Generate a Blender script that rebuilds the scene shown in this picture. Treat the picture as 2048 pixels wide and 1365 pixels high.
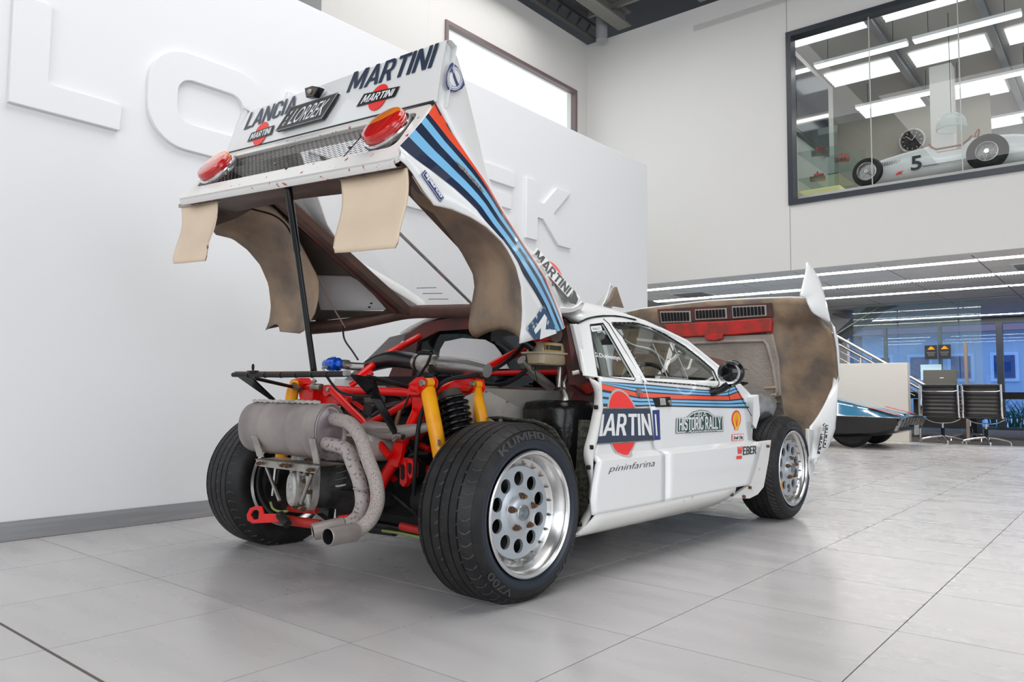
import bpy, bmesh, math, random
import numpy as np
from mathutils import Vector, Matrix
random.seed(7)
for o in list(bpy.data.objects): bpy.data.objects.remove(o)
C = bpy.context.scene.collection
SC = bpy.context.scene
PI = math.pi
# ---------------------------------------------------------------- camera, world, exposure
cam = bpy.data.cameras.new('camera'); camo = bpy.data.objects.new('camera', cam); C.objects.link(camo)
cam.sensor_width = 36; cam.lens = 1525.2/2048*36; cam.clip_end = 300
YAW, PIT, ROL = -.6904, .06995, .00838
_f = Vector((math.sin(YAW)*math.cos(PIT), math.cos(YAW)*math.cos(PIT), math.sin(PIT)))
_r = Vector((math.cos(YAW), -math.sin(YAW), 0)); _u = _r.cross(_f)
_r2 = _r*math.cos(ROL)+_u*math.sin(ROL); _u2 = -_r*math.sin(ROL)+_u*math.cos(ROL)
_m = Matrix((_r2, _u2, -_f)).transposed().to_4x4(); _m.translation = (0, 0, .722)
camo.matrix_world = _m
SC.camera = camo
W = bpy.data.worlds.new('world'); SC.world = W; W.use_nodes = True
_bg = W.node_tree.nodes['Background']
_bg.inputs[0].default_value = (.86, .93, 1.0, 1); _bg.inputs[1].default_value = .6
SC.view_settings.view_transform = 'Standard'; SC.view_settings.look = 'None'
SC.view_settings.gamma = 1; SC.view_settings.use_curve_mapping = False
SC.view_settings.exposure = -.13
def area(name, loc, rot, sx, sy, power, col=(1, 1, 1)):
    l = bpy.data.lights.new(name, 'AREA'); l.shape = 'RECTANGLE'; l.size = sx; l.size_y = sy; l.energy = power; l.color = col
    o = bpy.data.objects.new(name, l); C.objects.link(o); o.location = loc; o.rotation_euler = rot
    return o
# showroom ceiling lamps over the cars and daylight from the glazed front behind the photographer
area('ceiling_lamp', (-1.2, 3.2, 6.9), (0, 0, 0), 5.5, 6.0, 440, (1, .985, .97))
area('ceiling_lamp', (-5.8, 7.5, 6.9), (0, 0, 0), 3.0, 4.0, 110, (1, .985, .97))
area('front_glazing_light', (2.5, -6.0, 3.2), (math.radians(82), 0, math.radians(18)), 9, 4.5, 470, (.93, .965, 1))
area('side_glazing_light', (8.0, 3.0, 2.6), (math.radians(85), 0, math.radians(90)), 8, 4.0, 250, (.93, .965, 1))
area('street_fill_light', (-6, 30, 12), (math.radians(-12), 0, 0), 30, 14, 4200, (.9, .95, 1))  # added lamp, brightens the houses outside the blue glazing
# ---------------------------------------------------------------- helpers
def link(o, parent=None):
    C.objects.link(o)
    if parent is not None: o.parent = parent
    return o
def tag(o, label=None, cat=None, group=None, kind=None):
    if label: o['label'] = label
    if cat: o['category'] = cat
    if group: o['group'] = group
    if kind: o['kind'] = kind
    return o
def empty(name, loc=(0, 0, 0), rz=0, label=None, cat=None, group=None):
    o = bpy.data.objects.new(name, None); C.objects.link(o); o.location = loc; o.rotation_euler = (0, 0, rz)
    o.empty_display_size = .1
    return tag(o, label, cat, group)
def copy_tree(o, parent=None):
    c = o.copy(); C.objects.link(c)
    if parent is not None: c.parent = parent
    for ch in list(o.children): copy_tree(ch, c)
    return c
def V(*a): return Vector(a if len(a) > 1 else a[0])
def lerp(a, b, t): return [x+(y-x)*t for x, y in zip(a, b)]
def resample(pts, n):
    p = [np.array(q, float) for q in pts]
    d = [0]
    for a, b in zip(p, p[1:]): d.append(d[-1]+np.linalg.norm(b-a))
    out = []
    for s in np.linspace(0, d[-1], n):
        out.append(tuple(float(np.interp(s, d, [q[k] for q in p])) for k in range(3)))
    return out
def smooth(pts, n=6):
    """Catmull-Rom through the points"""
    P = [np.array(p, float) for p in pts]; P = [2*P[0]-P[1]]+P+[2*P[-1]-P[-2]]
    out = []
    for i in range(1, len(P)-2):
        a, b, c, d = P[i-1:i+3]
        for k in range(n):
            t = k/n
            out.append(tuple(.5*((2*b)+(c-a)*t+(2*a-5*b+4*c-d)*t*t+(-a+3*b-3*c+d)*t**3)))
    out.append(tuple(P[-2])); return out
class B:
    def __init__(s): s.v = []; s.f = []; s.mi = []; s.uv = {}
    def add(s, v, f, mi=0):
        k = len(s.v); s.v += [tuple(x) for x in v]
        for q in f: s.f.append(tuple(i+k for i in q)); s.mi.append(mi)
        return k
    def box(s, c, d, rz=0, mi=0, R=None):
        v = []
        for x in (-.5, .5):
            for y in (-.5, .5):
                for z in (-.5, .5):
                    p = Vector((x*d[0], y*d[1], z*d[2]))
                    if rz: p = Matrix.Rotation(rz, 3, 'Z') @ p
                    if R is not None: p = R @ p
                    v.append(p+Vector(c))
        s.add(v, [(0, 1, 3, 2), (4, 6, 7, 5), (0, 4, 5, 1), (2, 3, 7, 6), (0, 2, 6, 4), (1, 5, 7, 3)], mi); return s
    def tube(s, path, r, n=10, cap=True, mi=0, flat=None, up=None):
        P = [Vector(p) for p in path]
        rr = list(r) if isinstance(r, (list, tuple)) else [r]*len(P)
        if len(rr) != len(P): rr = [float(np.interp(i/(len(P)-1)*(len(rr)-1), range(len(rr)), rr)) for i in range(len(P))]
        T = []
        for i in range(len(P)):
            a = P[max(i-1, 0)]; b = P[min(i+1, len(P)-1)]; t = (b-a); T.append(t.normalized() if t.length > 0 else Vector((0, 0, 1)))
        t0 = T[0]; n0 = Vector(up) if up else (Vector((0, 0, 1)) if abs(t0.z) < .9 else Vector((1, 0, 0)))
        n0 = (n0-t0*n0.dot(t0)).normalized()
        rows = []
        for i, (p, t) in enumerate(zip(P, T)):
            n0 = (n0-t*n0.dot(t)); n0 = n0.normalized() if n0.length > 1e-6 else Vector((1, 0, 0))
            b = t.cross(n0); fl = flat or (1, 1)
            rows.append([p+(n0*math.cos(a)*fl[0]+b*math.sin(a)*fl[1])*rr[i] for a in (2*PI*k/n for k in range(n))])
        s.loft(rows, closed=True, cap=cap, mi=mi); return s
    def loft(s, rows, closed=False, cap=False, mi=0, mis=None):
        n = len(rows[0]); v = [p for r in rows for p in r]; f = []; ms = []
        for i in range(len(rows)-1):
            for j in range(n if closed else n-1):
                a = i*n+j; b = i*n+(j+1) % n
                f.append((a, b, b+n, a+n)); ms.append(mis[j] if mis else mi)
        k = s.add(v, f, mi)
        for q in range(len(f)): s.mi[len(s.mi)-len(f)+q] = ms[q]
        if cap:
            s.f.append(tuple(k+i for i in range(n))[::-1]); s.mi.append(mi)
            s.f.append(tuple(k+(len(rows)-1)*n+i for i in range(n))); s.mi.append(mi)
        return s
    def lathe(s, prof, o=(0, 0, 0), ax='X', n=48, mi=0, cap=False):
        """prof: (radius, offset along the axis)"""
        rows = []
        for r, x in prof:
            row = []
            for k in range(n):
                a = 2*PI*k/n; c, d = r*math.cos(a), r*math.sin(a)
                p = {'X': (x, c, d), 'Y': (d, x, c), 'Z': (c, d, x)}[ax]
                row.append((p[0]+o[0], p[1]+o[1], p[2]+o[2]))
            rows.append(row)
        s.loft(rows, closed=True, cap=cap, mi=mi); return s
    def cyl(s, a, b, r, n=14, mi=0, r2=None):
        s.tube([a, b], [r, r2 if r2 is not None else r], n, True, mi); return s
    def prism(s, poly, d, mi=0):
        """extrude a 3D polygon by vector d"""
        n = len(poly); d = Vector(d); v = [Vector(p) for p in poly]+[Vector(p)+d for p in poly]
        f = [tuple(range(n))[::-1], tuple(range(n, 2*n))]+[(i, (i+1) % n, (i+1) % n+n, i+n) for i in range(n)]
        s.add(v, f, mi); return s
    def sphere(s, c, r, n=12, sc=(1, 1, 1), mi=0):
        rows = []
        for i in range(n//2+1):
            a = PI*i/(n//2); rr = max(math.sin(a), 1e-4)
            rows.append([(c[0]+r*sc[0]*rr*math.cos(2*PI*k/n), c[1]+r*sc[1]*rr*math.sin(2*PI*k/n), c[2]+r*sc[2]*math.cos(a)) for k in range(n)])
        s.loft(rows, closed=True, mi=mi); return s
    def build(s, name, mat, parent=None, ang=35, bevel=0, solid=0, sub=0, weld=False):
        me = bpy.data.meshes.new(name); me.from_pydata([tuple(p) for p in s.v], [], s.f)
        mats = mat if isinstance(mat, (list, tuple)) else [mat]
        for m in mats: me.materials.append(m)
        for p, i in zip(me.polygons, s.mi): p.material_index = i
        bm = bmesh.new(); bm.from_mesh(me)
        if weld: bmesh.ops.remove_doubles(bm, verts=bm.verts, dist=1e-5)
        bmesh.ops.recalc_face_normals(bm, faces=bm.faces); bm.to_mesh(me); bm.free()
        if ang:
            me.shade_smooth(); me.set_sharp_from_angle(angle=math.radians(ang))
        o = link(bpy.data.objects.new(name, me), parent)
        if solid:
            md = o.modifiers.new('s', 'SOLIDIFY'); md.thickness = abs(solid); md.offset = -1 if solid > 0 else 1
        if bevel:
            md = o.modifiers.new('b', 'BEVEL'); md.width = bevel; md.segments = 2; md.limit_method = 'ANGLE'
        return o
def curve_mesh(splines, depth=0):
    cu = bpy.data.curves.new('tmp', 'CURVE'); cu.dimensions = '2D'; cu.fill_mode = 'BOTH'; cu.extrude = depth
    for pts in splines:
        sp = cu.splines.new('POLY'); sp.points.add(len(pts)-1); sp.use_cyclic_u = True
        for q, p in zip(sp.points, pts): q.co = (p[0], p[1], 0, 1)
    o = bpy.data.objects.new('tmp', cu); C.objects.link(o)
    dg = bpy.context.evaluated_depsgraph_get(); me = o.evaluated_get(dg).to_mesh()
    v = [tuple(q.co) for q in me.vertices]; f = [tuple(p.vertices) for p in me.polygons]
    o.evaluated_get(dg).to_mesh_clear(); bpy.data.objects.remove(o); bpy.data.curves.remove(cu)
    return v, f
def plate(name, splines, fn, depth, mat, parent=None, ang=35, bevel=0):
    """flat plate with holes: splines in 2D, mapped to 3D by fn(u, v, w)"""
    v, f = curve_mesh(splines, depth/2)
    b = B(); b.add([fn(*p) for p in v], f); return b.build(name, mat, parent, ang=ang, bevel=bevel, weld=True)
def circ(c, r, n=24, ry=None):
    ry = ry or r
    return [(c[0]+r*math.cos(2*PI*k/n), c[1]+ry*math.sin(2*PI*k/n)) for k in range(n)]
_tc = {}
# heavy block capitals drawn as outlines (height 1), used for the livery lettering
BT = .17
GL = {'I': [[(0, 0), (BT, 0), (BT, 1), (0, 1)]],
 'T': [[(.21, 0), (.38, 0), (.38, .85), (.59, .85), (.59, 1), (0, 1), (0, .85), (.21, .85)]],
 'L': [[(0, 0), (.50, 0), (.50, .15), (BT, .15), (BT, 1), (0, 1)]],
 'N': [[(0, 0), (.16, 0), (.16, .62), (.46, 0), (.63, 0), (.63, 1), (.47, 1), (.47, .38), (.17, 1), (0, 1)]],
 'M': [[(0, 0), (.16, 0), (.16, .66), (.34, .12), (.48, .12), (.66, .66), (.66, 0), (.82, 0), (.82, 1), (.60, 1), (.41, .42), (.22, 1), (0, 1)]],
 'A': [[(0, 0), (.17, 0), (.225, .22), (.475, .22), (.53, 0), (.70, 0), (.44, 1), (.26, 1)], [(.265, .36), (.435, .36), (.35, .76)]],
 'R': [[(0, 0), (BT, 0), (BT, .38), (.27, .38), (.42, 0), (.61, 0), (.44, .42), (.56, .52), (.59, .70), (.55, .90), (.42, 1), (0, 1)], [(BT, .53), (.34, .53), (.41, .60), (.41, .78), (.34, .86), (BT, .86)]],
 'B': [[(0, 0), (.42, 0), (.57, .10), (.60, .28), (.50, .51), (.57, .62), (.57, .86), (.42, 1), (0, 1)], [(BT, .14), (.36, .14), (.42, .22), (.42, .35), (.36, .43), (BT, .43)], [(BT, .58), (.34, .58), (.40, .65), (.40, .79), (.34, .86), (BT, .86)]],
 'C': [[(.15, 0), (.43, 0), (.58, .13), (.58, .36), (.42, .36), (.42, .20), (.36, .14), (.23, .14), (BT, .20), (BT, .80), (.23, .86), (.36, .86), (.42, .80), (.42, .66), (.58, .66), (.58, .87), (.43, 1), (.15, 1), (0, .87), (0, .13)]],
 'O': [[(.15, 0), (.46, 0), (.61, .13), (.61, .87), (.46, 1), (.15, 1), (0, .87), (0, .13)], [(.23, .14), (BT, .20), (BT, .80), (.23, .86), (.38, .86), (.44, .80), (.44, .20), (.38, .14)]],
 'U': [[(.15, 0), (.46, 0), (.61, .13), (.61, 1), (.44, 1), (.44, .20), (.38, .14), (.23, .14), (BT, .20), (BT, 1), (0, 1), (0, .13)]],
 'H': [[(0, 0), (BT, 0), (BT, .42), (.44, .42), (.44, 0), (.61, 0), (.61, 1), (.44, 1), (.44, .57), (BT, .57), (BT, 1), (0, 1)]],
 'K': [[(0, 0), (BT, 0), (BT, .32), (.24, .42), (.43, 0), (.63, 0), (.36, .56), (.61, 1), (.42, 1), (BT, .58), (BT, 1), (0, 1)]],
 'E': [[(0, 0), (.53, 0), (.53, .15), (BT, .15), (BT, .43), (.47, .43), (.47, .57), (BT, .57), (BT, .85), (.53, .85), (.53, 1), (0, 1)]],
 'Y': [[(.23, 0), (.40, 0), (.40, .40), (.63, 1), (.45, 1), (.315, .58), (.18, 1), (0, 1), (.23, .40)]],
 'S': [[(.14, 0), (.42, 0), (.56, .12), (.56, .44), (.44, .57), (.17, .64), (.17, .82), (.22, .87), (.34, .87), (.39, .82), (.39, .70), (.55, .70), (.55, .88), (.42, 1), (.14, 1), (0, .88), (0, .58), (.12, .46), (.39, .38), (.39, .18), (.34, .13), (.22, .13), (.17, .18), (.17, .30), (0, .30), (0, .12)]],
 'F': [[(0, 0), (BT, 0), (BT, .42), (.45, .42), (.45, .56), (BT, .56), (BT, .85), (.52, .85), (.52, 1), (0, 1)]],
 'W': [[(.15, 0), (.34, 0), (.43, .52), (.52, 0), (.71, 0), (.86, 1), (.69, 1), (.60, .34), (.50, 1), (.36, 1), (.26, .34), (.17, 1), (0, 1)]],
 'V': [[(.24, 0), (.44, 0), (.68, 1), (.49, 1), (.34, .32), (.19, 1), (0, 1)]]}
def block_geo(body):
    sp = []; x = 0
    for ch in body:
        if ch == ' ': x += .30; continue
        g = GL[ch]; w = max(p[0] for p in g[0])
        sp += [[(p[0]+x, p[1]) for p in q] for q in g]; x += w+(.075 if ch not in 'AVTL' else .035)
    v, f = curve_mesh(sp); x1 = max(p[0] for p in v)
    return [(p[0]/x1, p[1]) for p in v], f
def text_geo(body, bold=.02, shear=0, font_sp=1.0):
    key = (body, bold, shear, font_sp)
    if key in _tc: return _tc[key]
    if shear == 0 and body not in ('HRA', 'LORBEK') and all(ch in GL or ch == ' ' for ch in body):
        _tc[key] = block_geo(body); return _tc[key]
    cu = bpy.data.curves.new('tmp', 'FONT'); cu.body = body; cu.size = 1; cu.offset = bold; cu.resolution_u = 3
    cu.shear = shear; cu.space_character = font_sp; cu.fill_mode = 'FRONT'
    o = bpy.data.objects.new('tmp', cu); C.objects.link(o)
    dg = bpy.context.evaluated_depsgraph_get(); me = o.evaluated_get(dg).to_mesh()
    v = [tuple(q.co) for q in me.vertices]; f = [tuple(p.vertices) for p in me.polygons]
    o.evaluated_get(dg).to_mesh_clear(); bpy.data.objects.remove(o); bpy.data.curves.remove(cu)
    x0 = min(p[0] for p in v); x1 = max(p[0] for p in v); y0 = min(p[1] for p in v); y1 = max(p[1] for p in v)
    v = [((p[0]-x0)/(x1-x0), (p[1]-y0)/(y1-y0)) for p in v]
    _tc[key] = (v, f); return v, f
def quadmap(q, off=0.0, flip=1):
    """bilinear map onto a quad bottom-left, bottom-right, top-right, top-left, lifted off its surface"""
    a, b, c, d = [Vector(p) for p in q]
    n = (b-a).cross(d-a).normalized()*off*flip
    return lambda u, v, w=0: tuple(a*(1-u)*(1-v)+b*u*(1-v)+c*u*v+d*(1-u)*v+n+n.normalized()*w if off else a*(1-u)*(1-v)+b*u*(1-v)+c*u*v+d*(1-u)*v)
def text(body, q, mat, parent, name='lettering', bold=.02, shear=0, off=.0015, box=(0, 0, 1, 1), sp=1.0, label=None):
    v, f = text_geo(body, bold, shear, sp); m = q if callable(q) else quadmap(q, off)
    b = B(); b.add([m(box[0]+p[0]*(box[2]-box[0]), box[1]+p[1]*(box[3]-box[1])) for p in v], f)
    o = b.build(name, mat, parent, ang=0)
    return tag(o, label)
def decal(polys, q, mat, parent, name='decal', off=.001, label=None):
    m = q if callable(q) else quadmap(q, off)
    v, f = curve_mesh(polys); b = B(); b.add([m(p[0], p[1]) for p in v], f)
    return tag(b.build(name, mat, parent, ang=0), label)
# ---------------------------------------------------------------- materials
def mat(name, col, rough=.5, metal=0, coat=0, col2=None, scale=8, lo=.4, hi=.6, bump=0, bscale=60, detail=4, spec=.5, stretch=None, emit=None, estr=0, rvar=0):
    m = bpy.data.materials.new(name); m.use_nodes = True; nt = m.node_tree; N = nt.nodes; L = nt.links
    p = N['Principled BSDF']; p.inputs['Base Color'].default_value = (*col, 1); p.inputs['Roughness'].default_value = rough
    p.inputs['Metallic'].default_value = metal; p.inputs['Coat Weight'].default_value = coat; p.inputs['Coat Roughness'].default_value = .05
    p.inputs['Specular IOR Level'].default_value = spec
    if emit: p.inputs['Emission Color'].default_value = (*emit, 1); p.inputs['Emission Strength'].default_value = estr
    if col2 or bump or rvar:
        tc = N.new('ShaderNodeTexCoord'); mp = N.new('ShaderNodeMapping'); L.new(tc.outputs['Object'], mp.inputs[0])
        if stretch: mp.inputs['Scale'].default_value = stretch
    if col2:
        ns = N.new('ShaderNodeTexNoise'); ns.inputs['Scale'].default_value = scale; ns.inputs['Detail'].default_value = detail
        L.new(mp.outputs[0], ns.inputs[0]); cr = N.new('ShaderNodeValToRGB')
        cr.color_ramp.elements[0].position = lo; cr.color_ramp.elements[1].position = hi
        cr.color_ramp.elements[0].color = (*col, 1); cr.color_ramp.elements[1].color = (*col2, 1)
        L.new(ns.outputs[0], cr.inputs[0]); L.new(cr.outputs[0], p.inputs['Base Color'])
    if rvar:
        ns = N.new('ShaderNodeTexNoise'); ns.inputs['Scale'].default_value = scale; L.new(mp.outputs[0], ns.inputs[0])
        mr = N.new('ShaderNodeMapRange'); mr.inputs[3].default_value = max(rough-rvar, 0); mr.inputs[4].default_value = rough+rvar
        L.new(ns.outputs[0], mr.inputs[0]); L.new(mr.outputs[0], p.inputs['Roughness'])
    if bump:
        nb = N.new('ShaderNodeTexNoise'); nb.inputs['Scale'].default_value = bscale; nb.inputs['Detail'].default_value = 6
        L.new(mp.outputs[0], nb.inputs[0]); bp = N.new('ShaderNodeBump'); bp.inputs['Strength'].default_value = bump; bp.inputs['Distance'].default_value = .01
        L.new(nb.outputs[0], bp.inputs['Height']); L.new(bp.outputs[0], p.inputs['Normal'])
    return m
def glass(name, tint=(1, 1, 1), refl=1.0, rough=.0, haze=0, hcol=(.8, .82, .85), ior=1.45):
    m = bpy.data.materials.new(name); m.use_nodes = True; nt = m.node_tree; N = nt.nodes; L = nt.links
    N.remove(N['Principled BSDF']); out = N['Material Output']
    t = N.new('ShaderNodeBsdfTransparent'); t.inputs[0].default_value = (*tint, 1)
    g = N.new('ShaderNodeBsdfGlossy'); g.inputs['Roughness'].default_value = rough; g.inputs[0].default_value = (refl, refl, refl, 1)
    fr = N.new('ShaderNodeFresnel'); fr.inputs[0].default_value = ior
    ge = N.new('ShaderNodeNewGeometry'); sb = N.new('ShaderNodeMath'); sb.operation = 'SUBTRACT'; sb.use_clamp = True
    L.new(fr.outputs[0], sb.inputs[0]); L.new(ge.outputs['Backfacing'], sb.inputs[1])   # reflection only at the front of each sheet
    mx = N.new('ShaderNodeMixShader'); L.new(sb.outputs[0], mx.inputs[0]); L.new(t.outputs[0], mx.inputs[1]); L.new(g.outputs[0], mx.inputs[2])
    last = mx
    if haze:
        d = N.new('ShaderNodeBsdfDiffuse'); d.inputs[0].default_value = (*hcol, 1)
        m2 = N.new('ShaderNodeMixShader'); m2.inputs[0].default_value = haze; L.new(mx.outputs[0], m2.inputs[1]); L.new(d.outputs[0], m2.inputs[2]); last = m2
    L.new(last.outputs[0], out.inputs[0]); return m
def emis(name, col, s):
    return mat(name, (.8, .8, .8), emit=col, estr=s)
K = {}
K['white'] = mat('white_paint', (.80, .80, .79), .28, coat=.6)
K['wornwhite'] = mat('worn_white_paint', (.74, .73, .70), .45, col2=(.35, .27, .20), scale=26, lo=.66, hi=.74, detail=8)
K['chip'] = mat('chipped_white_paint', (.76, .74, .71), .35, coat=.3, col2=(.42, .07, .04), scale=34, lo=.655, hi=.675, detail=7, stretch=(1, 1, 1))
K['red'] = mat('red_frame_paint', (.80, .006, .004), .3, coat=.15, spec=.35, col2=(.62, .005, .004), scale=5)
K['redmatt'] = mat('red_primer', (.55, .02, .015), .5, col2=(.3, .03, .02), scale=14)
K['maroon'] = mat('dirty_maroon', (.13, .03, .025), .6, col2=(.06, .03, .025), scale=9)
K['yellow'] = mat('yellow_shock_paint', (.93, .40, .003), .38, coat=.1, spec=.35, col2=(.84, .31, .003), scale=12)
K['black'] = mat('black_satin', (.008, .008, .009), .4, spec=.2)
K['gloss'] = mat('black_gloss', (.006, .006, .007), .15, spec=.35, coat=.1)
K['rubber'] = mat('rubber', (.010, .010, .011), .6, spec=.3, bump=.12, bscale=180)
K['tyre'] = mat('tyre_rubber', (.011, .011, .012), .5, spec=.32, col2=(.019, .0185, .0185), scale=18, bump=.1, bscale=220)
K['tyreblue'] = mat('tyre_sidewall_band', (.009, .014, .027), .33)
K['tyretext'] = mat('tyre_lettering', (.04, .04, .042), .5)
K['steel'] = mat('steel', (.42, .40, .37), .38, metal=1, col2=(.25, .22, .19), scale=20, lo=.45, hi=.75)
K['bright'] = mat('polished_aluminium', (.74, .73, .72), .27, metal=1, rvar=.08, scale=9)
K['alu'] = mat('painted_alloy', (.50, .54, .58), .34, metal=.55, coat=.3)
K['castalu'] = mat('cast_aluminium', (.48, .465, .44), .5, metal=.25, col2=(.27, .245, .22), scale=16, lo=.45, hi=.7, bump=.25, bscale=90)
K['castdark'] = mat('dark_casting', (.045, .042, .04), .5, metal=.4, spec=.3, col2=(.014, .014, .014), scale=12, bump=.2, bscale=80)
K['muff'] = mat('muffler_skin', (.35, .305, .285), .45, metal=.4, col2=(.26, .222, .212), scale=5, rvar=.1)
K['pipe'] = mat('speckled_exhaust', (.40, .345, .315), .6, col2=(.09, .07, .075), scale=300, lo=.57, hi=.66, detail=2, bump=.2, bscale=200)
K['pipe2'] = mat('flaked_exhaust', (.40, .35, .33), .6, col2=(.15, .12, .125), scale=75, lo=.56, hi=.64, detail=6, bump=.2, bscale=200)
K['sootshade'] = mat('soot_and_shade_black', (.006, .006, .006), .8)  # soot in the tail pipes; elsewhere black standing in for shade
K['rust'] = mat('rusty_bolt', (.16, .09, .05), .6, metal=.5)
K['bronze'] = mat('bronze_nut', (.22, .13, .08), .4, metal=.8)
K['fibre'] = mat('raw_fibreglass', (.34, .235, .15), .55, col2=(.15, .115, .09), scale=5, lo=.36, hi=.64, detail=12, bump=.35, bscale=25)
K['fibrelight'] = mat('pale_fibreglass', (.52, .41, .32), .55, col2=(.32, .24, .17), scale=5, lo=.4, hi=.7, detail=8, bump=.3, bscale=30)
K['fibredark'] = mat('dark_brown_fibreglass', (.05, .04, .032), .6, col2=(.09, .06, .045), scale=6, bump=.3, bscale=30)  # dark brown with random paler patches
K['fibregrey'] = mat('greyish_fibreglass', (.34, .29, .25), .6, col2=(.24, .20, .17), scale=6, lo=.35, hi=.7, detail=10, bump=.5, bscale=70)
K['brownbeam'] = mat('brown_primer_beam', (.11, .05, .035), .55, col2=(.07, .04, .03), scale=10, bump=.2, bscale=30)
K['flap'] = mat('tan_rubber_flap', (.80, .64, .47), .5, col2=(.72, .56, .42), scale=4, lo=.4, hi=.75, spec=.3)
K['orange'] = mat('orange_stripe', (.88, .085, .03), .3, coat=.5)
K['navy'] = mat('navy_stripe', (.012, .022, .055), .3, coat=.5)
K['lblue'] = mat('light_blue_stripe', (.20, .50, .78), .3, coat=.5)
K['navyink'] = mat('navy_print', (.03, .045, .08), .35)
K['blackink'] = mat('black_print', (.012, .012, .014), .35)
K['whiteink'] = mat('white_print', (.82, .82, .82), .35)
K['redink'] = mat('red_print', (.85, .035, .03), .35)
K['blueink'] = mat('blue_print', (.02, .035, .19), .35)
K['worn'] = mat('worn_navy_print', (.03, .08, .16), .4, col2=(.6, .62, .64), scale=40, lo=.55, hi=.62, detail=8)
K['greenink'] = mat('green_print', (.015, .06, .05), .35)
K['yellowink'] = mat('yellow_print', (.9, .55, .0), .35)
K['lensred'] = mat('red_lens', (.55, .008, .006), .12, coat=1)
K['lensorange'] = mat('orange_lens', (.90, .22, .01), .12, coat=1)
K['blue'] = mat('blue_anodised', (.0, .10, .62), .22, metal=.5, coat=.4)
K['hose'] = mat('black_silicone_hose', (.010, .011, .013), .22, spec=.45, coat=.1)
K['plastic'] = mat('yellowed_tank_plastic', (.42, .34, .22), .35, coat=.2, spec=.6)
K['tankblack'] = mat('black_fuel_tank', (.006, .006, .0065), .22, spec=.3, bump=.6, bscale=14)
K['carbon'] = mat('black_felt', (.03, .03, .027), .9, col2=(.09, .085, .06), scale=60, bump=.8, bscale=70)
K['perspex'] = glass('clear_perspex', (.985, .985, .985), .5, haze=.12, hcol=(.9, .9, .9), ior=1.3)
K['carglass'] = glass('car_window_glass', (.86, .90, .90), .55, ior=1.4)
K['mirror'] = mat('mirror_glass', (.9, .9, .9), .02, metal=1)
K['seat'] = mat('cream_cloth', (.72, .69, .60), .7)
K['sipe'] = mat('tread_cut_edge', (.055, .055, .055), .5)
K['grey'] = mat('grey_plastic', (.25, .25, .25), .5)
K['green'] = mat('green_hose', (.25, .33, .10), .5)
# ================================================================ the room
def tile_mat():
    m = mat('floor_tile_stone', (.40, .385, .38), .3, spec=.45); N = m.node_tree.nodes; L = m.node_tree.links; p = N['Principled BSDF']
    tc = N.new('ShaderNodeTexCoord'); oi = N.new('ShaderNodeObjectInfo'); ad = N.new('ShaderNodeVectorMath'); ad.operation = 'ADD'
    ge = N.new('ShaderNodeNewGeometry')
    sc = N.new('ShaderNodeVectorMath'); sc.operation = 'SCALE'; sc.inputs[3].default_value = 37
    cx = N.new('ShaderNodeCombineXYZ'); L.new(oi.outputs['Random'], cx.inputs[0]); L.new(oi.outputs['Random'], cx.inputs[1]); L.new(cx.outputs[0], sc.inputs[0])
    L.new(ge.outputs['Position'], ad.inputs[0]); L.new(sc.outputs[0], ad.inputs[1])
    mp = N.new('ShaderNodeMapping'); mp.inputs['Scale'].default_value = (1.1, 4.5, 1); mp.inputs['Rotation'].default_value = (0, 0, .25); L.new(ad.outputs[0], mp.inputs[0])
    ns = N.new('ShaderNodeTexNoise'); ns.inputs['Scale'].default_value = 1.6; ns.inputs['Detail'].default_value = 5; ns.inputs['Roughness'].default_value = .45; ns.inputs['Distortion'].default_value = .3; L.new(mp.outputs[0], ns.inputs[0])
    cr = N.new('ShaderNodeValToRGB'); e = cr.color_ramp.elements
    e[0].position = .25; e[0].color = (.445, .430, .430, 1); e[1].position = .75; e[1].color = (.525, .510, .507, 1); L.new(ns.outputs[0], cr.inputs[0])
    L.new(cr.outputs[0], p.inputs['Base Color'])
    mr = N.new('ShaderNodeMapRange'); mr.inputs[3].default_value = .20; mr.inputs[4].default_value = .36; L.new(ns.outputs[0], mr.inputs[0]); L.new(mr.outputs[0], p.inputs['Roughness'])
    n2 = N.new('ShaderNodeTexNoise'); n2.inputs['Scale'].default_value = 60; L.new(ge.outputs['Position'], n2.inputs[0]); bp = N.new('ShaderNodeBump'); bp.inputs['Strength'].default_value = .02; bp.inputs['Distance'].default_value = .004
    L.new(n2.outputs[0], bp.inputs['Height']); L.new(bp.outputs[0], p.inputs['Normal'])
    return m
K['tile'] = tile_mat()
K['grout'] = mat('grout', (.12, .10, .09), .9)
K['wall'] = mat('white_wall_paint', (.80, .80, .81), .6, spec=.25, bump=.02, bscale=120)
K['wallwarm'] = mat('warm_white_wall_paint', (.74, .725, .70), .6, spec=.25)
K['skirt'] = mat('brushed_skirting', (.36, .36, .37), .45, metal=.3, stretch=(1, .05, 1), col2=(.30, .30, .31), scale=30)
K['frame'] = mat('dark_window_frame', (.035, .042, .055), .35)
K['brownframe'] = mat('brown_window_frame', (.17, .12, .12), .4)
K['ceil'] = mat('ceiling_board', (.72, .68, .65), .8)
K['ceilgrid'] = mat('ceiling_grid', (.22, .21, .22), .5)
K['darkceil'] = mat('dark_roof_steel', (.028, .034, .042), .6)
K['roofsheet'] = mat('corrugated_roof_sheet', (.075, .072, .07), .6)
K['beam'] = mat('grey_roof_beam', (.19, .185, .165), .6)
K['lamp'] = emis('fluorescent_panel', (1, .97, .93), 26.0)
K['lamp2'] = emis('batten_lamp', (1, .97, .93), 7.0)
K['sheet'] = emis('translucent_roof_sheet', (.93, .97, 1), 1.05)
K['carpet'] = mat('dark_carpet', (.045, .038, .034), .95, col2=(.06, .052, .047), scale=90)
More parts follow.
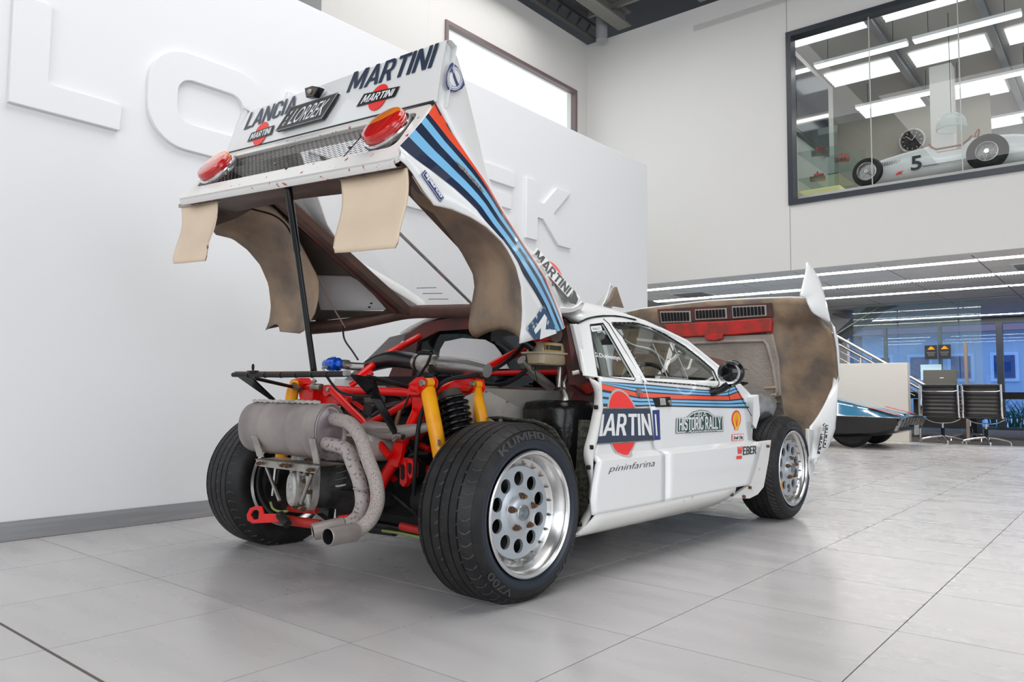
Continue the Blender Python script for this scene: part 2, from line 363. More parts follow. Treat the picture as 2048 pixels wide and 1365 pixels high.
K['stone'] = mat('terrazzo_stone', (.60, .56, .51), .5, col2=(.45, .38, .34), scale=24, lo=.66, hi=.76)
K['winglass'] = glass('window_glass', (.96, .98, .98), .8, ior=1.5)
K['bluetint'] = glass('blue_tinted_glazing', (.46, .66, 1.0), .9, ior=1.6)
K['chrome'] = mat('chrome', (.75, .75, .76), .12, metal=1)
K['chrome2'] = mat('brushed_stainless', (.55, .54, .52), .25, metal=1)
K['leather'] = mat('black_leather', (.018, .016, .016), .45)
# floor: grout bed, every tile that shows its edges as an object, the far rest as one
T = .590; TX0 = -.617; TY0 = .860
b = B(); b.box((0, 2.4, -.056), (24, 23, .1)); fl = b.build('floor', K['grout'], ang=0); tag(fl, kind='structure')
b = B(); b.box((0, 0, -.005), (T-.0035, T-.0035, .01)); tme = b.build('floor_tile', K['tile'], fl, ang=0); tme.location = (TX0-6.5*T+7*T, TY0-.5*T, 0)
first = True
far = B()
for i in range(-8, 3):
    for j in range(-2, 22):
        cx = TX0+(i+.5)*T; cy = TY0+(j+.5)*T
        if i < -7 and j < 12: continue
        if j > 15 and i > 1: continue
        if first: o = tme; first = False
        else: o = tme.copy(); C.objects.link(o)
        o.location = (cx, cy, 0)
for i in range(-20, 20):
    for j in range(-16, 22):
        if -8 <= i < 3 and -2 <= j < 22 and not (i < -7 and j < 12) and not (j > 15 and i > 1): continue
        far.box((TX0+(i+.5)*T, TY0+(j+.5)*T, -.005), (T-.0035, T-.0035, .01))
o = far.build('far_floor_tiles', K['tile'], fl, ang=0); tag(o, kind='stuff')
b = B(); b.box((0, TY0, -.003), (14, .009, .0068)); b.build('expansion_joint', K['grout'], fl, ang=0)
b = B(); b.box((-2, 17.6, -.05), (16, 7.5, .104)); o = b.build('floor', K['carpet'], ang=0); o.name = 'floor_carpet'; tag(o, kind='structure')
# left partition with skirting and raised lettering
b = B(); b.box((-4.30, .74, 1.66), (.16, 13.48, 3.32)); tag(b.build('wall_left', K['wall'], ang=0, bevel=.004), kind='structure')
b = B(); b.box((-4.212, .74, .048), (.014, 13.46, .092)); tag(b.build('baseboard_left', K['skirt'], ang=0), kind='structure')
def rrect(x0, y0, x1, y1, r, n=8):
    out = []
    for cx, cy, a0 in ((x1-r, y0+r, -90), (x1-r, y1-r, 0), (x0+r, y1-r, 90), (x0+r, y0+r, 180)):
        for k in range(n+1):
            a = math.radians(a0+90*k/n); out.append((cx+r*math.cos(a), cy+r*math.sin(a)))
    return out
z0, z1 = 2.122, 2.672; s = .165; zm = (z0+z1)/2
sign = empty('wall_sign', (-4.22, 3.6, 2.1), label='raised white block lettering along the white partition wall', cat='sign')
LT = [
 ('L', [[(1.222, z0), (1.746, z0), (1.750, z0+.14), (1.389, z0+.14), (1.389, z1), (1.222, z1)]]),
 ('O', [rrect(1.888, z0-.01, 2.640, z1+.01, .225), rrect(2.055, z0+.145, 2.473, z1-.145, .09)]),
 ('R', [[(2.78, z0), (2.945, z0), (2.945, z0+.19), (3.12, z0+.19), (3.30, z0), (3.50, z0), (3.30, z0+.21), (3.40, z0+.25), (3.45, z0+.33), (3.45, z0+.42), (3.38, z1-.02), (3.25, z1), (2.78, z1)],
        [(2.945, z0+.32), (3.22, z0+.32), (3.28, z0+.37), (3.22, z1-.13), (2.945, z1-.13)]]),
 ('B', [[(3.64, z0), (4.16, z0), (4.29, z0+.05), (4.32, z0+.17), (4.22, zm), (4.29, zm+.1), (4.27, z1-.05), (4.14, z1), (3.64, z1)],
        [(3.80, z0+.12), (4.10, z0+.12), (4.14, z0+.17), (4.10, z0+.22), (3.80, z0+.22)], [(3.80, zm+.06), (4.08, zm+.06), (4.12, zm+.11), (4.08, z1-.12), (3.80, z1-.12)]]),
 ('E', [[(4.50, z0), (5.10, z0), (5.10, z0+.135), (4.665, z0+.135), (4.665, z0+.213), (5.055, z0+.213), (5.055, z0+.335), (4.665, z0+.335), (4.665, z1-.135), (5.10, z1-.135), (5.10, z1), (4.50, z1)]]),
 ('K', [[(5.265, z0), (5.428, z0), (5.428, z0+.213), (5.513, z0+.213), (5.756, z0+.005), (5.969, z0+.005), (5.675, z0+.297), (5.949, z1), (5.725, z1), (5.519, z0+.36), (5.428, z0+.36), (5.428, z1), (5.265, z1)]])]
for ch, sp in LT:
    plate('letter', sp, lambda u, v, w: (.015+w, u-3.6, v-2.1), .03, K['wall'], sign, bevel=.003)
# tall wall behind with its bright window, corner to the mezzanine wall
XB = -7.6; YM = 11.3; ZC = 7.12
wb = B(); Y0, Y1, Z0, Z1 = 7.61, 10.94, 3.4, 6.14
for c, d in (((XB-.1, (5.6+Y0)/2, ZC/2), (.2, Y0-5.6, ZC)), ((XB-.1, (Y1+YM+.2)/2, ZC/2), (.2, YM+.2-Y1, ZC)), ((XB-.1, (Y0+Y1)/2, Z0/2), (.2, Y1-Y0, Z0)), ((XB-.1, (Y0+Y1)/2, (Z1+ZC)/2), (.2, Y1-Y0, ZC-Z1))): wb.box(c, d)
wb.box((XB+.0005, 7.28, 5), (.003, .006, 4.2))
tag(wb.build('wall_back', K['wallwarm'], ang=0), kind='structure')
b = B(); b.box((-9.7, 5.5, 2.82), (4.4, .2, 5.65)); tag(b.build('wall_end', K['wallwarm'], ang=0), kind='structure')
w1 = empty('window_1', (XB, (Y0+Y1)/2, Z0)); tag(w1, kind='structure')
def inwin(bb, name, m, par, org): 
    bb.v = [(p[0]-org[0], p[1]-org[1], p[2]-org[2]) for p in bb.v]; return bb.build(name, m, par, ang=0)
org = (XB, (Y0+Y1)/2, Z0)
b = B(); t = .06
b.box((XB-.02, Y0+t/2, (Z0+Z1)/2), (.1, t, Z1-Z0-2*t)); b.box((XB-.02, Y1-t/2, (Z0+Z1)/2), (.1, t, Z1-Z0-2*t)); b.box((XB-.02, (Y0+Y1)/2, Z1-t/2), (.1, Y1-Y0, t)); b.box((XB-.02, (Y0+Y1)/2, Z0+t/2), (.1, Y1-Y0, t))
inwin(b, 'window_frame', K['brownframe'], w1, org)
b = B(); b.box((XB-.03, (Y0+Y1)/2, (Z0+Z1)/2), (.01, Y1-Y0, Z1-Z0)); inwin(b, 'pane', K['winglass'], w1, org)
K['blind'] = emis('daylit_sheer_curtain', (.93, .97, 1.0), .93)
b = B(); b.loft([[(XB-.30+.012*math.sin(y*42), y, z) for y in np.linspace(Y0-.3, Y1+.3, 150)] for z in (Z0-.2, Z1+.2)]); inwin(b, 'sheer_curtain', K['blind'], w1, org)
# mezzanine wall with the big interior window
MX0, MX1, MZ0, MZ1 = -3.97, 2.2, 3.572, 6.23
b = B()
b.box(((XB+MX0)/2-.1, YM+.1, (2.6+ZC)/2), (MX0-XB+.2, .2, ZC-2.6)); b.box(((MX0+MX1)/2, YM+.1, (2.6+MZ0)/2), (MX1-MX0, .2, MZ0-2.6)); b.box(((MX0+MX1)/2, YM+.1, (MZ1+ZC)/2), (MX1-MX0, .2, ZC-MZ1)); b.box(((9+MX1)/2, YM+.1, (2.6+ZC)/2), (9-MX1, .2, ZC-2.6))
tag(b.build('wall_mezzanine', K['wallwarm'], ang=0), kind='structure')
b = B(); b.box((MX0+.005, YM-.0015, 6.68), (.006, .003, .9)); b.box((MX0+.005, YM-.0015, 3.08), (.006, .003, .96)); tag(b.build('trim_1', K['ceilgrid'], ang=0), kind='structure')
w2 = empty('window_2', (MX0, YM, MZ0)); tag(w2, kind='structure'); org = (MX0, YM, MZ0)
b = B(); t = .075
b.box((MX0+t/2, YM+.05, (MZ0+MZ1)/2), (t, .2, MZ1-MZ0-2*t)); b.box((MX1-t/2, YM+.05, (MZ0+MZ1)/2), (t, .2, MZ1-MZ0-2*t)); b.box(((MX0+MX1)/2, YM+.05, MZ1-t/2), (MX1-MX0, .2, t)); b.box(((MX0+MX1)/2, YM+.05, MZ0+t/2), (MX1-MX0, .2, t))
inwin(b, 'window_frame', K['frame'], w2, org)
px = [MX0+.08, -2.825, -1.715, -.6, .5, MX1-.08]
for a, c in zip(px, px[1:]):
    b = B(); b.box(((a+c)/2, YM+.07, (MZ0+MZ1)/2), (c-a-.012, .012, MZ1-MZ0-.1)); inwin(b, 'pane', K['winglass'], w2, org)
K['edge'] = mat('glass_edge', (.55, .58, .56), .3)
for x in px[1:-1]:
    b = B(); b.box((x, YM+.07, (MZ0+MZ1)/2), (.012, .014, MZ1-MZ0-.1)); inwin(b, 'pane_joint', K['edge'], w2, org)
# upper room behind the window
UZ = 3.75
b = B(); b.box((-1, 16, UZ-.08), (8, 9, .16)); tag(b.build('floor_upper', K['ceil'], ang=0), kind='structure')
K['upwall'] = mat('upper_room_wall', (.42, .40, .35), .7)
b = B(); b.box((-4.22, 12.85, 5.05), (.14, 2.6, 2.6)); tag(b.build('wall_upper_left', K['wallwarm'], ang=0), kind='structure')
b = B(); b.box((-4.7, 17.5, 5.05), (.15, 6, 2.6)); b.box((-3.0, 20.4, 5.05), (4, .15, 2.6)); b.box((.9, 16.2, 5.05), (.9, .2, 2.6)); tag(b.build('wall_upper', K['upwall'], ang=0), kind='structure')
b = B(); b.box((-2.35, 13.9, 4.9), (.32, .30, 2.5)); tag(b.build('wall_upper_pier', K['wallwarm'], ang=0), kind='structure')
K['skyglass'] = emis('upper_daylit_glazing', (.60, .70, .90), .62)
b = B(); b.box((.2, 20.3, 5.4), (4.5, .02, 2.2)); tag(b.build('window_3', K['skyglass'], ang=0), kind='structure')
b = B(); b.box((-1, 16, 6.78), (9, 9.4, .1)); tag(b.build('ceiling_upper', mat('upper_ceiling', (.50, .48, .46), .8), ang=0), kind='structure')
sk = []
for r, yy in enumerate((12.15, 14.3, 16.6, 18.8)):
    for k in range(5):
        b = B(); x0 = -4.35+k*1.42
        rows = [[(x0+(1.15)*i/40, y, 6.70+.018*math.cos(i*PI/2.5)) for i in range(41)] for y in (yy, yy+.72)]
        b = B(); b.loft([[(x0+1.15*t, yy+.72*i/24, 6.69+.015*math.cos(i*PI/2)) for t in (0, 1)] for i in range(25)])
        b.v = [(p[0]-x0-.575, p[1]-yy-.36, p[2]-6.70) for p in b.v]
        o = b.build('roof_light_panel', K['sheet'], ang=0); o.location = (x0+.575, yy+.36, 6.70); sk.append(o)
        tag(o, 'translucent roof sheet over the upper room, %s row, %s from the left' % (['nearest', 'second', 'third', 'farthest'][r], ['first', 'second', 'third', 'fourth', 'fifth'][k]), 'roof light', 'translucent roof sheets above the upper room')
for k in range(5):
    x = -3.05+k*1.42; b = B()
    for dy in (0,): b.box((0, 0, 0), (.10, 9, .02)); b.box((0, 0, .07), (.02, 9, .14)); b.box((0, 0, .14), (.10, 9, .02))
    o = b.build('steel_purlin', mat('purlin', (.30, .31, .32), .4) if k == 0 else K_p, ang=0) if k == 0 else b.build('steel_purlin', K_p, ang=0)
    if k == 0: K_p = o.data.materials[0]
    o.location = (x, 16, 6.52); tag(o, 'grey steel roof beam over the upper room, %s from the left' % ['first', 'second', 'third', 'fourth', 'fifth'][k], 'beam', 'roof beams of the upper room')
lg = []
ORD = ['first', 'second', 'third', 'fourth', 'fifth', 'sixth', 'seventh']; RWS = [12.9, 15.3, 17.6]
for yy, z in ((12.9, 6.28), (15.3, 6.28), (17.6, 6.28)):
    for k in range(4):
        x = -3.35+k*1.5
        r_ = empty('strip_light', (x, yy, z), label='white batten light in the upper room, %s row, %s from the left' % (['nearest', 'middle', 'farthest'][RWS.index(yy)], ORD[k]), cat='light', group='upper room strip lights')
        b = B(); b.box((0, 0, .03), (1.42, .16, .05)); b.build('housing', K['whiteink'], r_, ang=0)
        b = B(); b.box((0, 0, 0), (1.40, .15, .02)); b.build('diffuser', K['lamp2'], r_, ang=0)
        for s_ in (-.5, .5):
            b = B(); b.cyl((s_, 0, .05), (s_, 0, 6.74-z), .004, 5); b.build('suspension_wire', K['black'], r_)
# ceilings
b = B(); b.box((-2, 3.5, ZC+.45), (22, 20, .1)); tag(b.build('ceiling', K['darkceil'], ang=0), kind='structure')
b = B()
for k in range(14):
    x = -8.6+k*.62*2
    b.loft([[(x+.10*i/1.0*.25*4/4+0, y, ZC+.33+.02*math.cos(i*PI/1.5)) for i in range(11)] for y in (0, 11.2)])
tag(b.build('ceiling_sheet', K['roofsheet'], ang=0), kind='structure')
for k, x in enumerate((-6.75, -5.2, -3.65)):
    b = B(); b.box((0, 0, 0), (.26, 12, .03)); b.box((0, 0, .12), (.03, 12, .24)); b.box((0, 0, .24), (.26, 12, .03)); o = b.build('roof_beam', K['beam'], ang=0); o.location = (x, 5.2, ZC+.03)
    tag(o, ['pale grey roof beam nearest the back corner, above the hall', 'grey roof beam in the middle above the hall', 'third grey roof beam above the hall, farthest from the corner'][k], 'beam')
for k, yy in enumerate((10.75, 9.2)):
    b = B(); b.box((0, 0, 0), (4.6, .06, .10)); o = b.build('roof_purlin', K['beam'], ang=0); o.location = (-4.9, yy, ZC+.22); tag(o, ['slim grey purlin crossing the roof beams close to the mezzanine wall', 'slim grey purlin crossing the roof beams further from the mezzanine wall'][k], 'beam')
b = B(); b.cyl((0, 0, 0), (0, 0, .5), .10, 20); b.cyl((0, 0, .48), (0, 0, .5), .13, 20); o = b.build('roof_column', mat('column_grey', (.33, .33, .35), .6)); o.location = (-6.98, 10.82, 6.95)
o.location = (-7.1, 11.0, 6.95); tag(o, 'short grey round column at the roof in the back corner', 'column')
b = B()
for k in range(40): b.cyl((0, -6+k*.30, 0), (0, -6+k*.30+.16, .22), .022, 6)
b.box((0, 0, .24), (.08, 12, .05)); b.box((0, 0, 0), (.08, 12, .04)); o = b.build('lattice_truss', mat('truss', (.09, .085, .08), .6), ang=0); o.location = (-7.45, 5.3, ZC+.06); tag(o, 'dark lattice truss running along the top of the back wall', 'truss')
# suspended ceiling under the mezzanine
G = 1.158; GX = -1.665
b = B(); b.box((-2, 16.1, 2.66), (14, 9.2, .1)); tag(b.build('ceiling_lower', K['ceilgrid'], ang=0), kind='structure')
cl = C.objects['ceiling_lower']
rows = [(11.32, 11.86), (12.06, 12.75), (12.76, 13.38), (13.62, 14.2), (14.21, 14.88), (15.08, 15.8), (15.81, 16.4), (16.6, 17.3), (17.31, 18.0), (18.01, 18.6), (18.61, 19.25), (19.26, 19.9), (20.1, 20.5)]
bb = B(); bb.box((0, 0, 0), (G-.02, 1, .012)); t0 = bb.build('ceiling_board', K['ceil'], cl, ang=0); k0 = True
for y0, y1 in rows:
    for k in range(-5, 3):
        o = t0 if k0 else t0.copy()
        if not k0: C.objects.link(o)
        k0 = False; o.location = (GX+(k+.5)*G, (y0+y1)/2, 2.604); o.scale = (1, y1-y0-.008, 1)
n = 0
ll = mat('louvre', (.7, .7, .68), .4)
for yy, typ in ((11.96, 0), (13.50, 1), (14.98, 0), (20.0, 0)):
    for k in range(-5, 1):
        r_ = empty('ceiling_light', (GX+(k+.5)*G, yy, 2.6)); tag(r_, '%s strip light, %s row of the lower ceiling, %s from the partition' % (['flush white', 'louvred'][typ], {11.96: 'nearest', 13.5: 'second', 14.98: 'third', 20.0: 'farthest'}[yy], ORD[k+5]), 'light', ['flush strip lights of the lower ceiling', 'louvred strip lights of the lower ceiling'][typ])
        b = B(); b.box((0, 0, .005), (G-.04, .18, .012)); b.build('diffuser', K['lamp'], r_, ang=0)
        if typ:
            b = B()
            for i in range(26): b.box((-G/2+.04+i*.0431, 0, -.008), (.012, .17, .02))
            b.build('louvre', ll, r_, ang=0)
vent = mat('vent_grey', (.20, .20, .20), .5)
for i, (x, y, rz) in enumerate(((-6.35, 12.95, 0), (-1.05, 12.9, 0), (-1.05, 14.5, 0))):
    r_ = empty('ceiling_vent', (x, y, 2.598)); tag(r_, ['square ceiling vent near the end of the white partition', 'square ceiling vent at the right between the first strip light rows', 'square ceiling vent at the right behind the louvred strip lights'][i], 'vent')
    b = B()
    for k in range(7): b.box((0, -.25+k*.083, -.01), (.55, .02, .03), R=Matrix.Rotation(.5, 3, 'X'))
    b.build('slat', vent, r_, ang=0)
    b = B(); b.box((0, -.3, -.004), (.62, .03, .012)); b.box((0, .3, -.004), (.62, .03, .012)); b.box((-.3, 0, -.004), (.03, .62, .012)); b.box((.3, 0, -.004), (.03, .62, .012)); b.build('vent_frame', K['whiteink'], r_, ang=0)
for x, y, lb in ((-3.9, 12.55, 'round ceiling speaker left of centre in the lower ceiling'), (-2.25, 14.05, 'round ceiling speaker right of centre in the lower ceiling')):
    b = B(); b.lathe([(.001, -.012), (.09, -.012), (.11, 0), (.11, .01)], ax='Z', n=24); o = b.build('ceiling_speaker', ll); o.location = (x, y, 2.6); tag(o, lb, 'speaker')
# back glazing of the lower storey and the street behind it
YW = 20.7
b = B(); b.box((-2, YW+.1, 2.56), (14, .3, .20)); b.box((-2, YW+.1, .02), (14, .3, .08)); tag(b.build('wall_glazed', K['frame'], ang=0), kind='structure')
b = B(); b.box((-10.2, 19.2, 1.3), (9.6, .2, 2.6)); tag(b.build('wall_stair', K['wallwarm'], ang=0), kind='structure')
mx = [-7.4, -6.15, -4.93, -3.72, -2.50, -1.28, -.06, 1.16]
for i, x in enumerate(mx):
    b = B(); b.box((0, 0, 0), (.07 if i != 4 else .13, .14, 2.46)); o = b.build('trim_%d' % (i+2), K['frame'], ang=0); o.location = (x, YW, 1.27); tag(o, kind='structure')
for i, (a, c) in enumerate(zip(mx, mx[1:])):
    b = B(); b.box((0, 0, 0), (c-a-.07, .012, 2.44)); o = b.build('window_%d' % (i+4), K['bluetint'], ang=0); o.location = ((a+c)/2, YW, 1.27); tag(o, kind='structure')
K['pave'] = mat('pavement', (.5, .5, .5), .8); K['housewall'] = mat('pale_house_wall', (.62, .62, .62), .8); K['houseroof'] = mat('red_tile_roof', (.42, .17, .13), .8)
b = B(); b.box((-6, 34, -.1), (50, 26, .1)); tag(b.build('ground_street', K['pave'], ang=0), kind='structure')
K['housewin'] = mat('house_window', (.05, .09, .2), .2)
def house(x, y, w, d, h, lb, red=True, nwin=4):
    r_ = empty('house', (x, y, 0), label=lb, cat='house')
    b = B(); b.box((0, 0, h/2), (w, d, h)); b.build('wall', K['housewall'], r_, ang=0)
    b = B(); b.add([(-w/2-.3, -d/2-.3, h), (w/2+.3, -d/2-.3, h), (w/2+.3, d/2+.3, h), (-w/2-.3, d/2+.3, h), (-w/2+.8, 0, h+1.1), (w/2-.8, 0, h+1.1)], [(0, 1, 5, 4), (2, 3, 4, 5), (1, 2, 5), (3, 0, 4), (0, 3, 2, 1)]); b.build('roof', K['houseroof'] if red else K['ceilgrid'], r_, ang=0)
    for k in range(nwin):
        f = B(); wx = -w/2+(k+.5)*w/nwin; f.box((wx, -d/2-.02, h*.58), (.95, .06, 1.15)); fo = f.build('window_surround', K['whiteink'], r_, ang=0)
        g = B(); g.box((wx, -d/2-.06, h*.58), (.7, .02, .9)); g.build('pane', K['housewin'], fo, ang=0)
house(-14.2, 40, 7, 5, 3.6, 'pale house with a red roof behind the left panes of the glazing')
house(-6.4, 38, 6, 5, 3.4, 'pale house with a red roof behind the dark mullion of the glazing')
house(-1.0, 44, 5, 5, 3.4, 'grey roofed house at the right edge of the glazing', red=False)
b = B()
for k in range(160):
    x = random.uniform(-.9, .9); y = random.uniform(-.3, .3); h = random.uniform(.4, .75)
    b.tube([(x, y, 0), (x+random.uniform(-.1, .1), y, h*.6), (x+random.uniform(-.35, .35), y+random.uniform(-.1, .1), h)], [.012, .01, .002], 4)
o = b.build('grass_shrub', mat('grass_leaf', (.10, .22, .06), .6), ang=0); o.location = (-2.0, 21.7, 0); tag(o, 'spiky green grass planting outside the blue glazing', 'plant')
# ================================================================ the rally car (x right, y forward, z up, origin under the rear axle)
car = empty('rally_car', (-2.5542, 2.1669, 0), -.0312, 'white rally car with open front and rear clamshells and blue, navy and red stripes', 'car')
# ---------------------------------------------------------------- wheels
def wheel(name, R0, w, xc, y, z, side, tread, txt, hide_detail=False):
    """tyre (part) with rim, disc, bolts and nuts (sub-parts); built about its own axle, outer face towards +x"""
    hw = w/2; lip = hw+.004; rl = .2185
    prof = [(rl-.004, -hw+.01), (rl+.012, -hw-.004), (rl+.05, -hw-.006), (R0-.035, -hw+.006), (R0-.012, -hw+.022), (R0-.002, -hw+.045)]
    gw = .004 if tread == 'r' else .008
    for gx in tread_g[tread]:
        x = gx*hw; prof += [(R0, x-gw), (R0-.006, x-gw*.6), (R0-.006, x+gw*.6), (R0, x+gw)]
    prof += [(R0-.002, hw-.045), (R0-.012, hw-.022), (R0-.024, hw-.008), (R0-.027, hw-.010), (R0-.045, hw+.004), (R0-.060, hw+.008)]
    b = B(); b.lathe(prof, n=96)
    k = len(b.f)
    b.lathe([(R0-.060, hw+.008), (R0-.068, hw+.0095), (rl+.020, hw+.0075), (rl+.004, hw-.004), (rl-.004, hw-.012)], n=96, mi=1)
    t = b.build(name, [K['tyre'], K['tyreblue']], car, ang=50)
    t.location = (xc, y, z); t.rotation_euler = (0, 0, PI if side < 0 else 0)
    # curved sipes as fine strips on the tread, paler than the rubber
    sb = B(); nn = 46 if tread == 'r' else 64
    for q, gx in enumerate(sipe_g[tread]):
        for k in range(nn):
            a0 = 2*PI*(k+.5*(q % 2))/nn; pts = []
            for i in range(5):
                u = i/4; x = (gx+(-.13+.26*u)*(1 if q % 2 else 1))*hw; a = a0+(.035*(1-(2*u-1)**2) if tread == 'r' else .10*u)*(1 if tread == 'r' else (1 if gx > 0 else -1))
                rr = float(np.interp(abs(x), [0, hw-.045, hw-.022, hw-.008], [R0, R0-.002, R0-.012, R0-.024]))+.0003; pts.append((x, rr*math.cos(a), rr*math.sin(a)))
            wd = .0030 if tread == 'r' else .004
            sb.loft([[(p[0]-wd*(tread == 'r')*.5, p[1], p[2]) for p in pts], [(p[0]+wd*.5, p[1]*math.cos(wd/R0*1.2)-p[2]*math.sin(wd/R0*1.2), p[2]*math.cos(wd/R0*1.2)+p[1]*math.sin(wd/R0*1.2)) for p in pts]])
    o = sb.build('tread_cuts', K['sipe'], t, ang=0); tag(o, kind='stuff')
    # raised lettering round the sidewall
    for body, a0, a1 in txt:
        v, f = text_geo(body, .02); r0, r1 = R0-.056, R0-.030
        b = B(); P = []
        for u, vv in v:
            a = math.radians(a0+(a1-a0)*u); r = r0+(r1-r0)*vv; P.append((hw+.0068-(r-r0)/(r1-r0)*.0085+.0016, r*math.cos(a), r*math.sin(a)))
        # angle measured from the top (z), clockwise seen from outside
        P = [(x, -r_[1], r_[0]) for x, *r_ in P]
        b.add(P, f); b.build('sidewall_lettering', K['tyretext'], t, ang=0)
    b = B()
    dish = .062 if tread == 'r' else .032
    b.lathe([(rl-.012, -hw), (rl, -hw+.004), (rl-.012, -hw+.012), (rl-.03, -hw+.03), (rl-.04, hw-dish-.012), (.150, hw-dish-.014), (.150, hw-dish-.010), (rl-.047, hw-dish), (rl-.040, hw-dish+.006), (rl-.030, hw-.05), (rl-.022, hw-.028), (rl-.016, hw-.016), (rl-.004, hw-.008), (rl+.002, hw-.002), (rl+.003, lip), (rl-.002, lip+.003), (rl-.010, lip), (rl-.013, lip-.008)], n=96)
    b.build('rim', K['bright'], t, ang=30)
    # disc with ten holes: polar grid so it can be dished
    dx = hw-dish; Ro = rl-.056; nh = 10
    def dz(r): return dx-.004+(.024*math.exp(-((r-.055)/.03)**2) if r > .0 else 0)-(0 if r > .04 else .012)
    outer = circ((0, 0), Ro, 80); holes = [circ((.119*math.cos(2*PI*(k+.5)/nh), .119*math.sin(2*PI*(k+.5)/nh)), .0255, 22) for k in range(nh)]
    plate('hub_disc', [outer]+holes, lambda u, v, w: (dx-.006+w+.004, u, v), .012, K['alu'], t, bevel=0)
    b = B(); b.lathe([(.0, dx-.045), (.165, dx-.045)], n=32); b.build('hole_shade_disc', K['sootshade'], t, ang=0)  # black disc stands in for the shade behind the holes
    b = B(); b.lathe([(.094, dx+.004), (.082, dx+.008), (.070, dx+.010), (.060, dx+.020), (.046, dx+.026), (.030, dx+.026), (.027, dx+.030), (.022, dx+.030), (.021, dx+.022), (.021, dx-.03)], n=48); b.build('hub_dome', K['alu'], t)
    b = B(); b.lathe([(.0275, dx+.024), (.0275, dx+.034), (.0225, dx+.034), (.0215, dx+.02)], n=32); b.build('centre_ring', K['steel'], t)
    if hide_detail: return t
    for k in range(5):
        a = 2*PI*k/5+.35; c, d = .058*math.cos(a), .058*math.sin(a)
        b = B(); b.cyl((dx+.014, c, d), (dx+.024, c, d), .0125, 12); b.cyl((dx+.024, c, d), (dx+.034, c, d), .0105, 6); b.cyl((dx+.034, c, d), (dx+.043, c, d), .0066, 10, r2=.006)
        b.build('wheel_nut', K['bronze'], t)
    for k in range(20):
        a = 2*PI*(k+.5)/20; c, d = (rl-.047)*math.cos(a), (rl-.047)*math.sin(a)
        b = B(); b.cyl((dx-.002, c, d), (dx+.010, c, d), .0052, 6); b.cyl((dx+.010, c, d), (dx+.017, c, d), .0028, 8); b.build('rim_bolt', K['steel'], t)
    return t
tread_g = {'r': [-.62, -.30, .02, .34, .62], 'f': [-.45, -.12, .22, .52]}
sipe_g = {'r': [-.78, -.46, -.14, .18, .50, .80], 'f': [-.72, -.28, .05, .37, .74]}
rt = [('KUMHO', 20, -28), ('V700', -122, -160), ('ECSTA', 160, 122)]
rt = [('KUMHO', 38, -14), ('ECSTA', -112, -150), ('V700', 158, 128)]
wr = wheel('rear_wheel', .318, .272, .745, 0, .3034, 1, 'r', rt)
tag(wr, 'rear wheel beside the door, with a deep dish')
wl = wheel('rear_wheel', .318, .272, -.745, 0, .3034, -1, 'r', [], True)
wf = wheel('front_wheel', .306, .225, .752, 2.44, .300, 1, 'f', [('KUMHO', 20, -24)])
o = wheel('front_wheel', .306, .225, -.752, 2.44, .300, -1, 'f', [], True)
b = B(); b.tube([(.105, -.19, -.045), (.108, -.182, -.075), (.110, -.165, -.105)], [.006, .011, .006], 8, flat=(1, .4)); b.build('balance_weight_tape', K['yellow'], wf)
# ---------------------------------------------------------------- body side skins
SZ = [(.10, .78), (.19, .82), (.262, .90), (.450, .886), (.462, .885), (.484, .852), (.66, .845), (.785, .815), (.80, .808), (1.075, .60), (1.12, .55), (1.3, .3)]
def sideX(z): return float(np.interp(z, [a for a, _ in SZ], [c for _, c in SZ]))
def onside(y, z, off=0): return (sideX(z)+off, y, z)
def yz(pts): 
    """interpolator y(z) of a traced edge"""
    p = sorted([(q[2], q[1]) for q in pts]); return lambda z: float(np.interp(z, [a for a, _ in p], [c for _, c in p]))
rear_e = yz([(0.8189,0.5186,0.769),(0.8428,0.4946,0.669),(0.8502,0.4455,0.5301),(0.8518,0.4158,0.4901),(0.8942,0.3461,0.3398),(0.8886,0.3476,0.2517)])
shut = yz([(0.8137,0.8568,0.7877),(0.8497,0.8715,0.5429),(0.8519,0.8884,0.4852),(0.8679,0.9213,0.4734),(0.8929,0.9072,0.3576),(0.8997,0.8901,0.2665)])
front_e = yz([(0.8131,1.771,0.789),(0.8451,1.889,0.6579),(0.852,1.907,0.4848),(0.8689,1.958,0.4727),(0.8928,1.867,0.3583),(0.8966,1.761,0.259)])
ZS = [.262, .275, .32, .38, .43, .45, .462, .468, .474, .479, .484, .495, .54, .60, .66, .72, .76, .785, .80]
def skin(name, e0, e1, m, ny=14, g0=0, g1=0, parent=car, zs=ZS):
    b = B(); b.loft([[onside(y, z) for y in np.linspace(e0(z)+g0, e1(z)-g1, ny)] for z in zs]); return b.build(name, m, parent, ang=28, solid=.012)
q_panel = skin('quarter_panel', rear_e, shut, K['white'], g1=.002); tag(q_panel, 'white panel between the rear wheel and the door')
door = skin('door', shut, front_e, K['white'], g0=.002); tag(door, 'white door with dark plastic window and stickers')
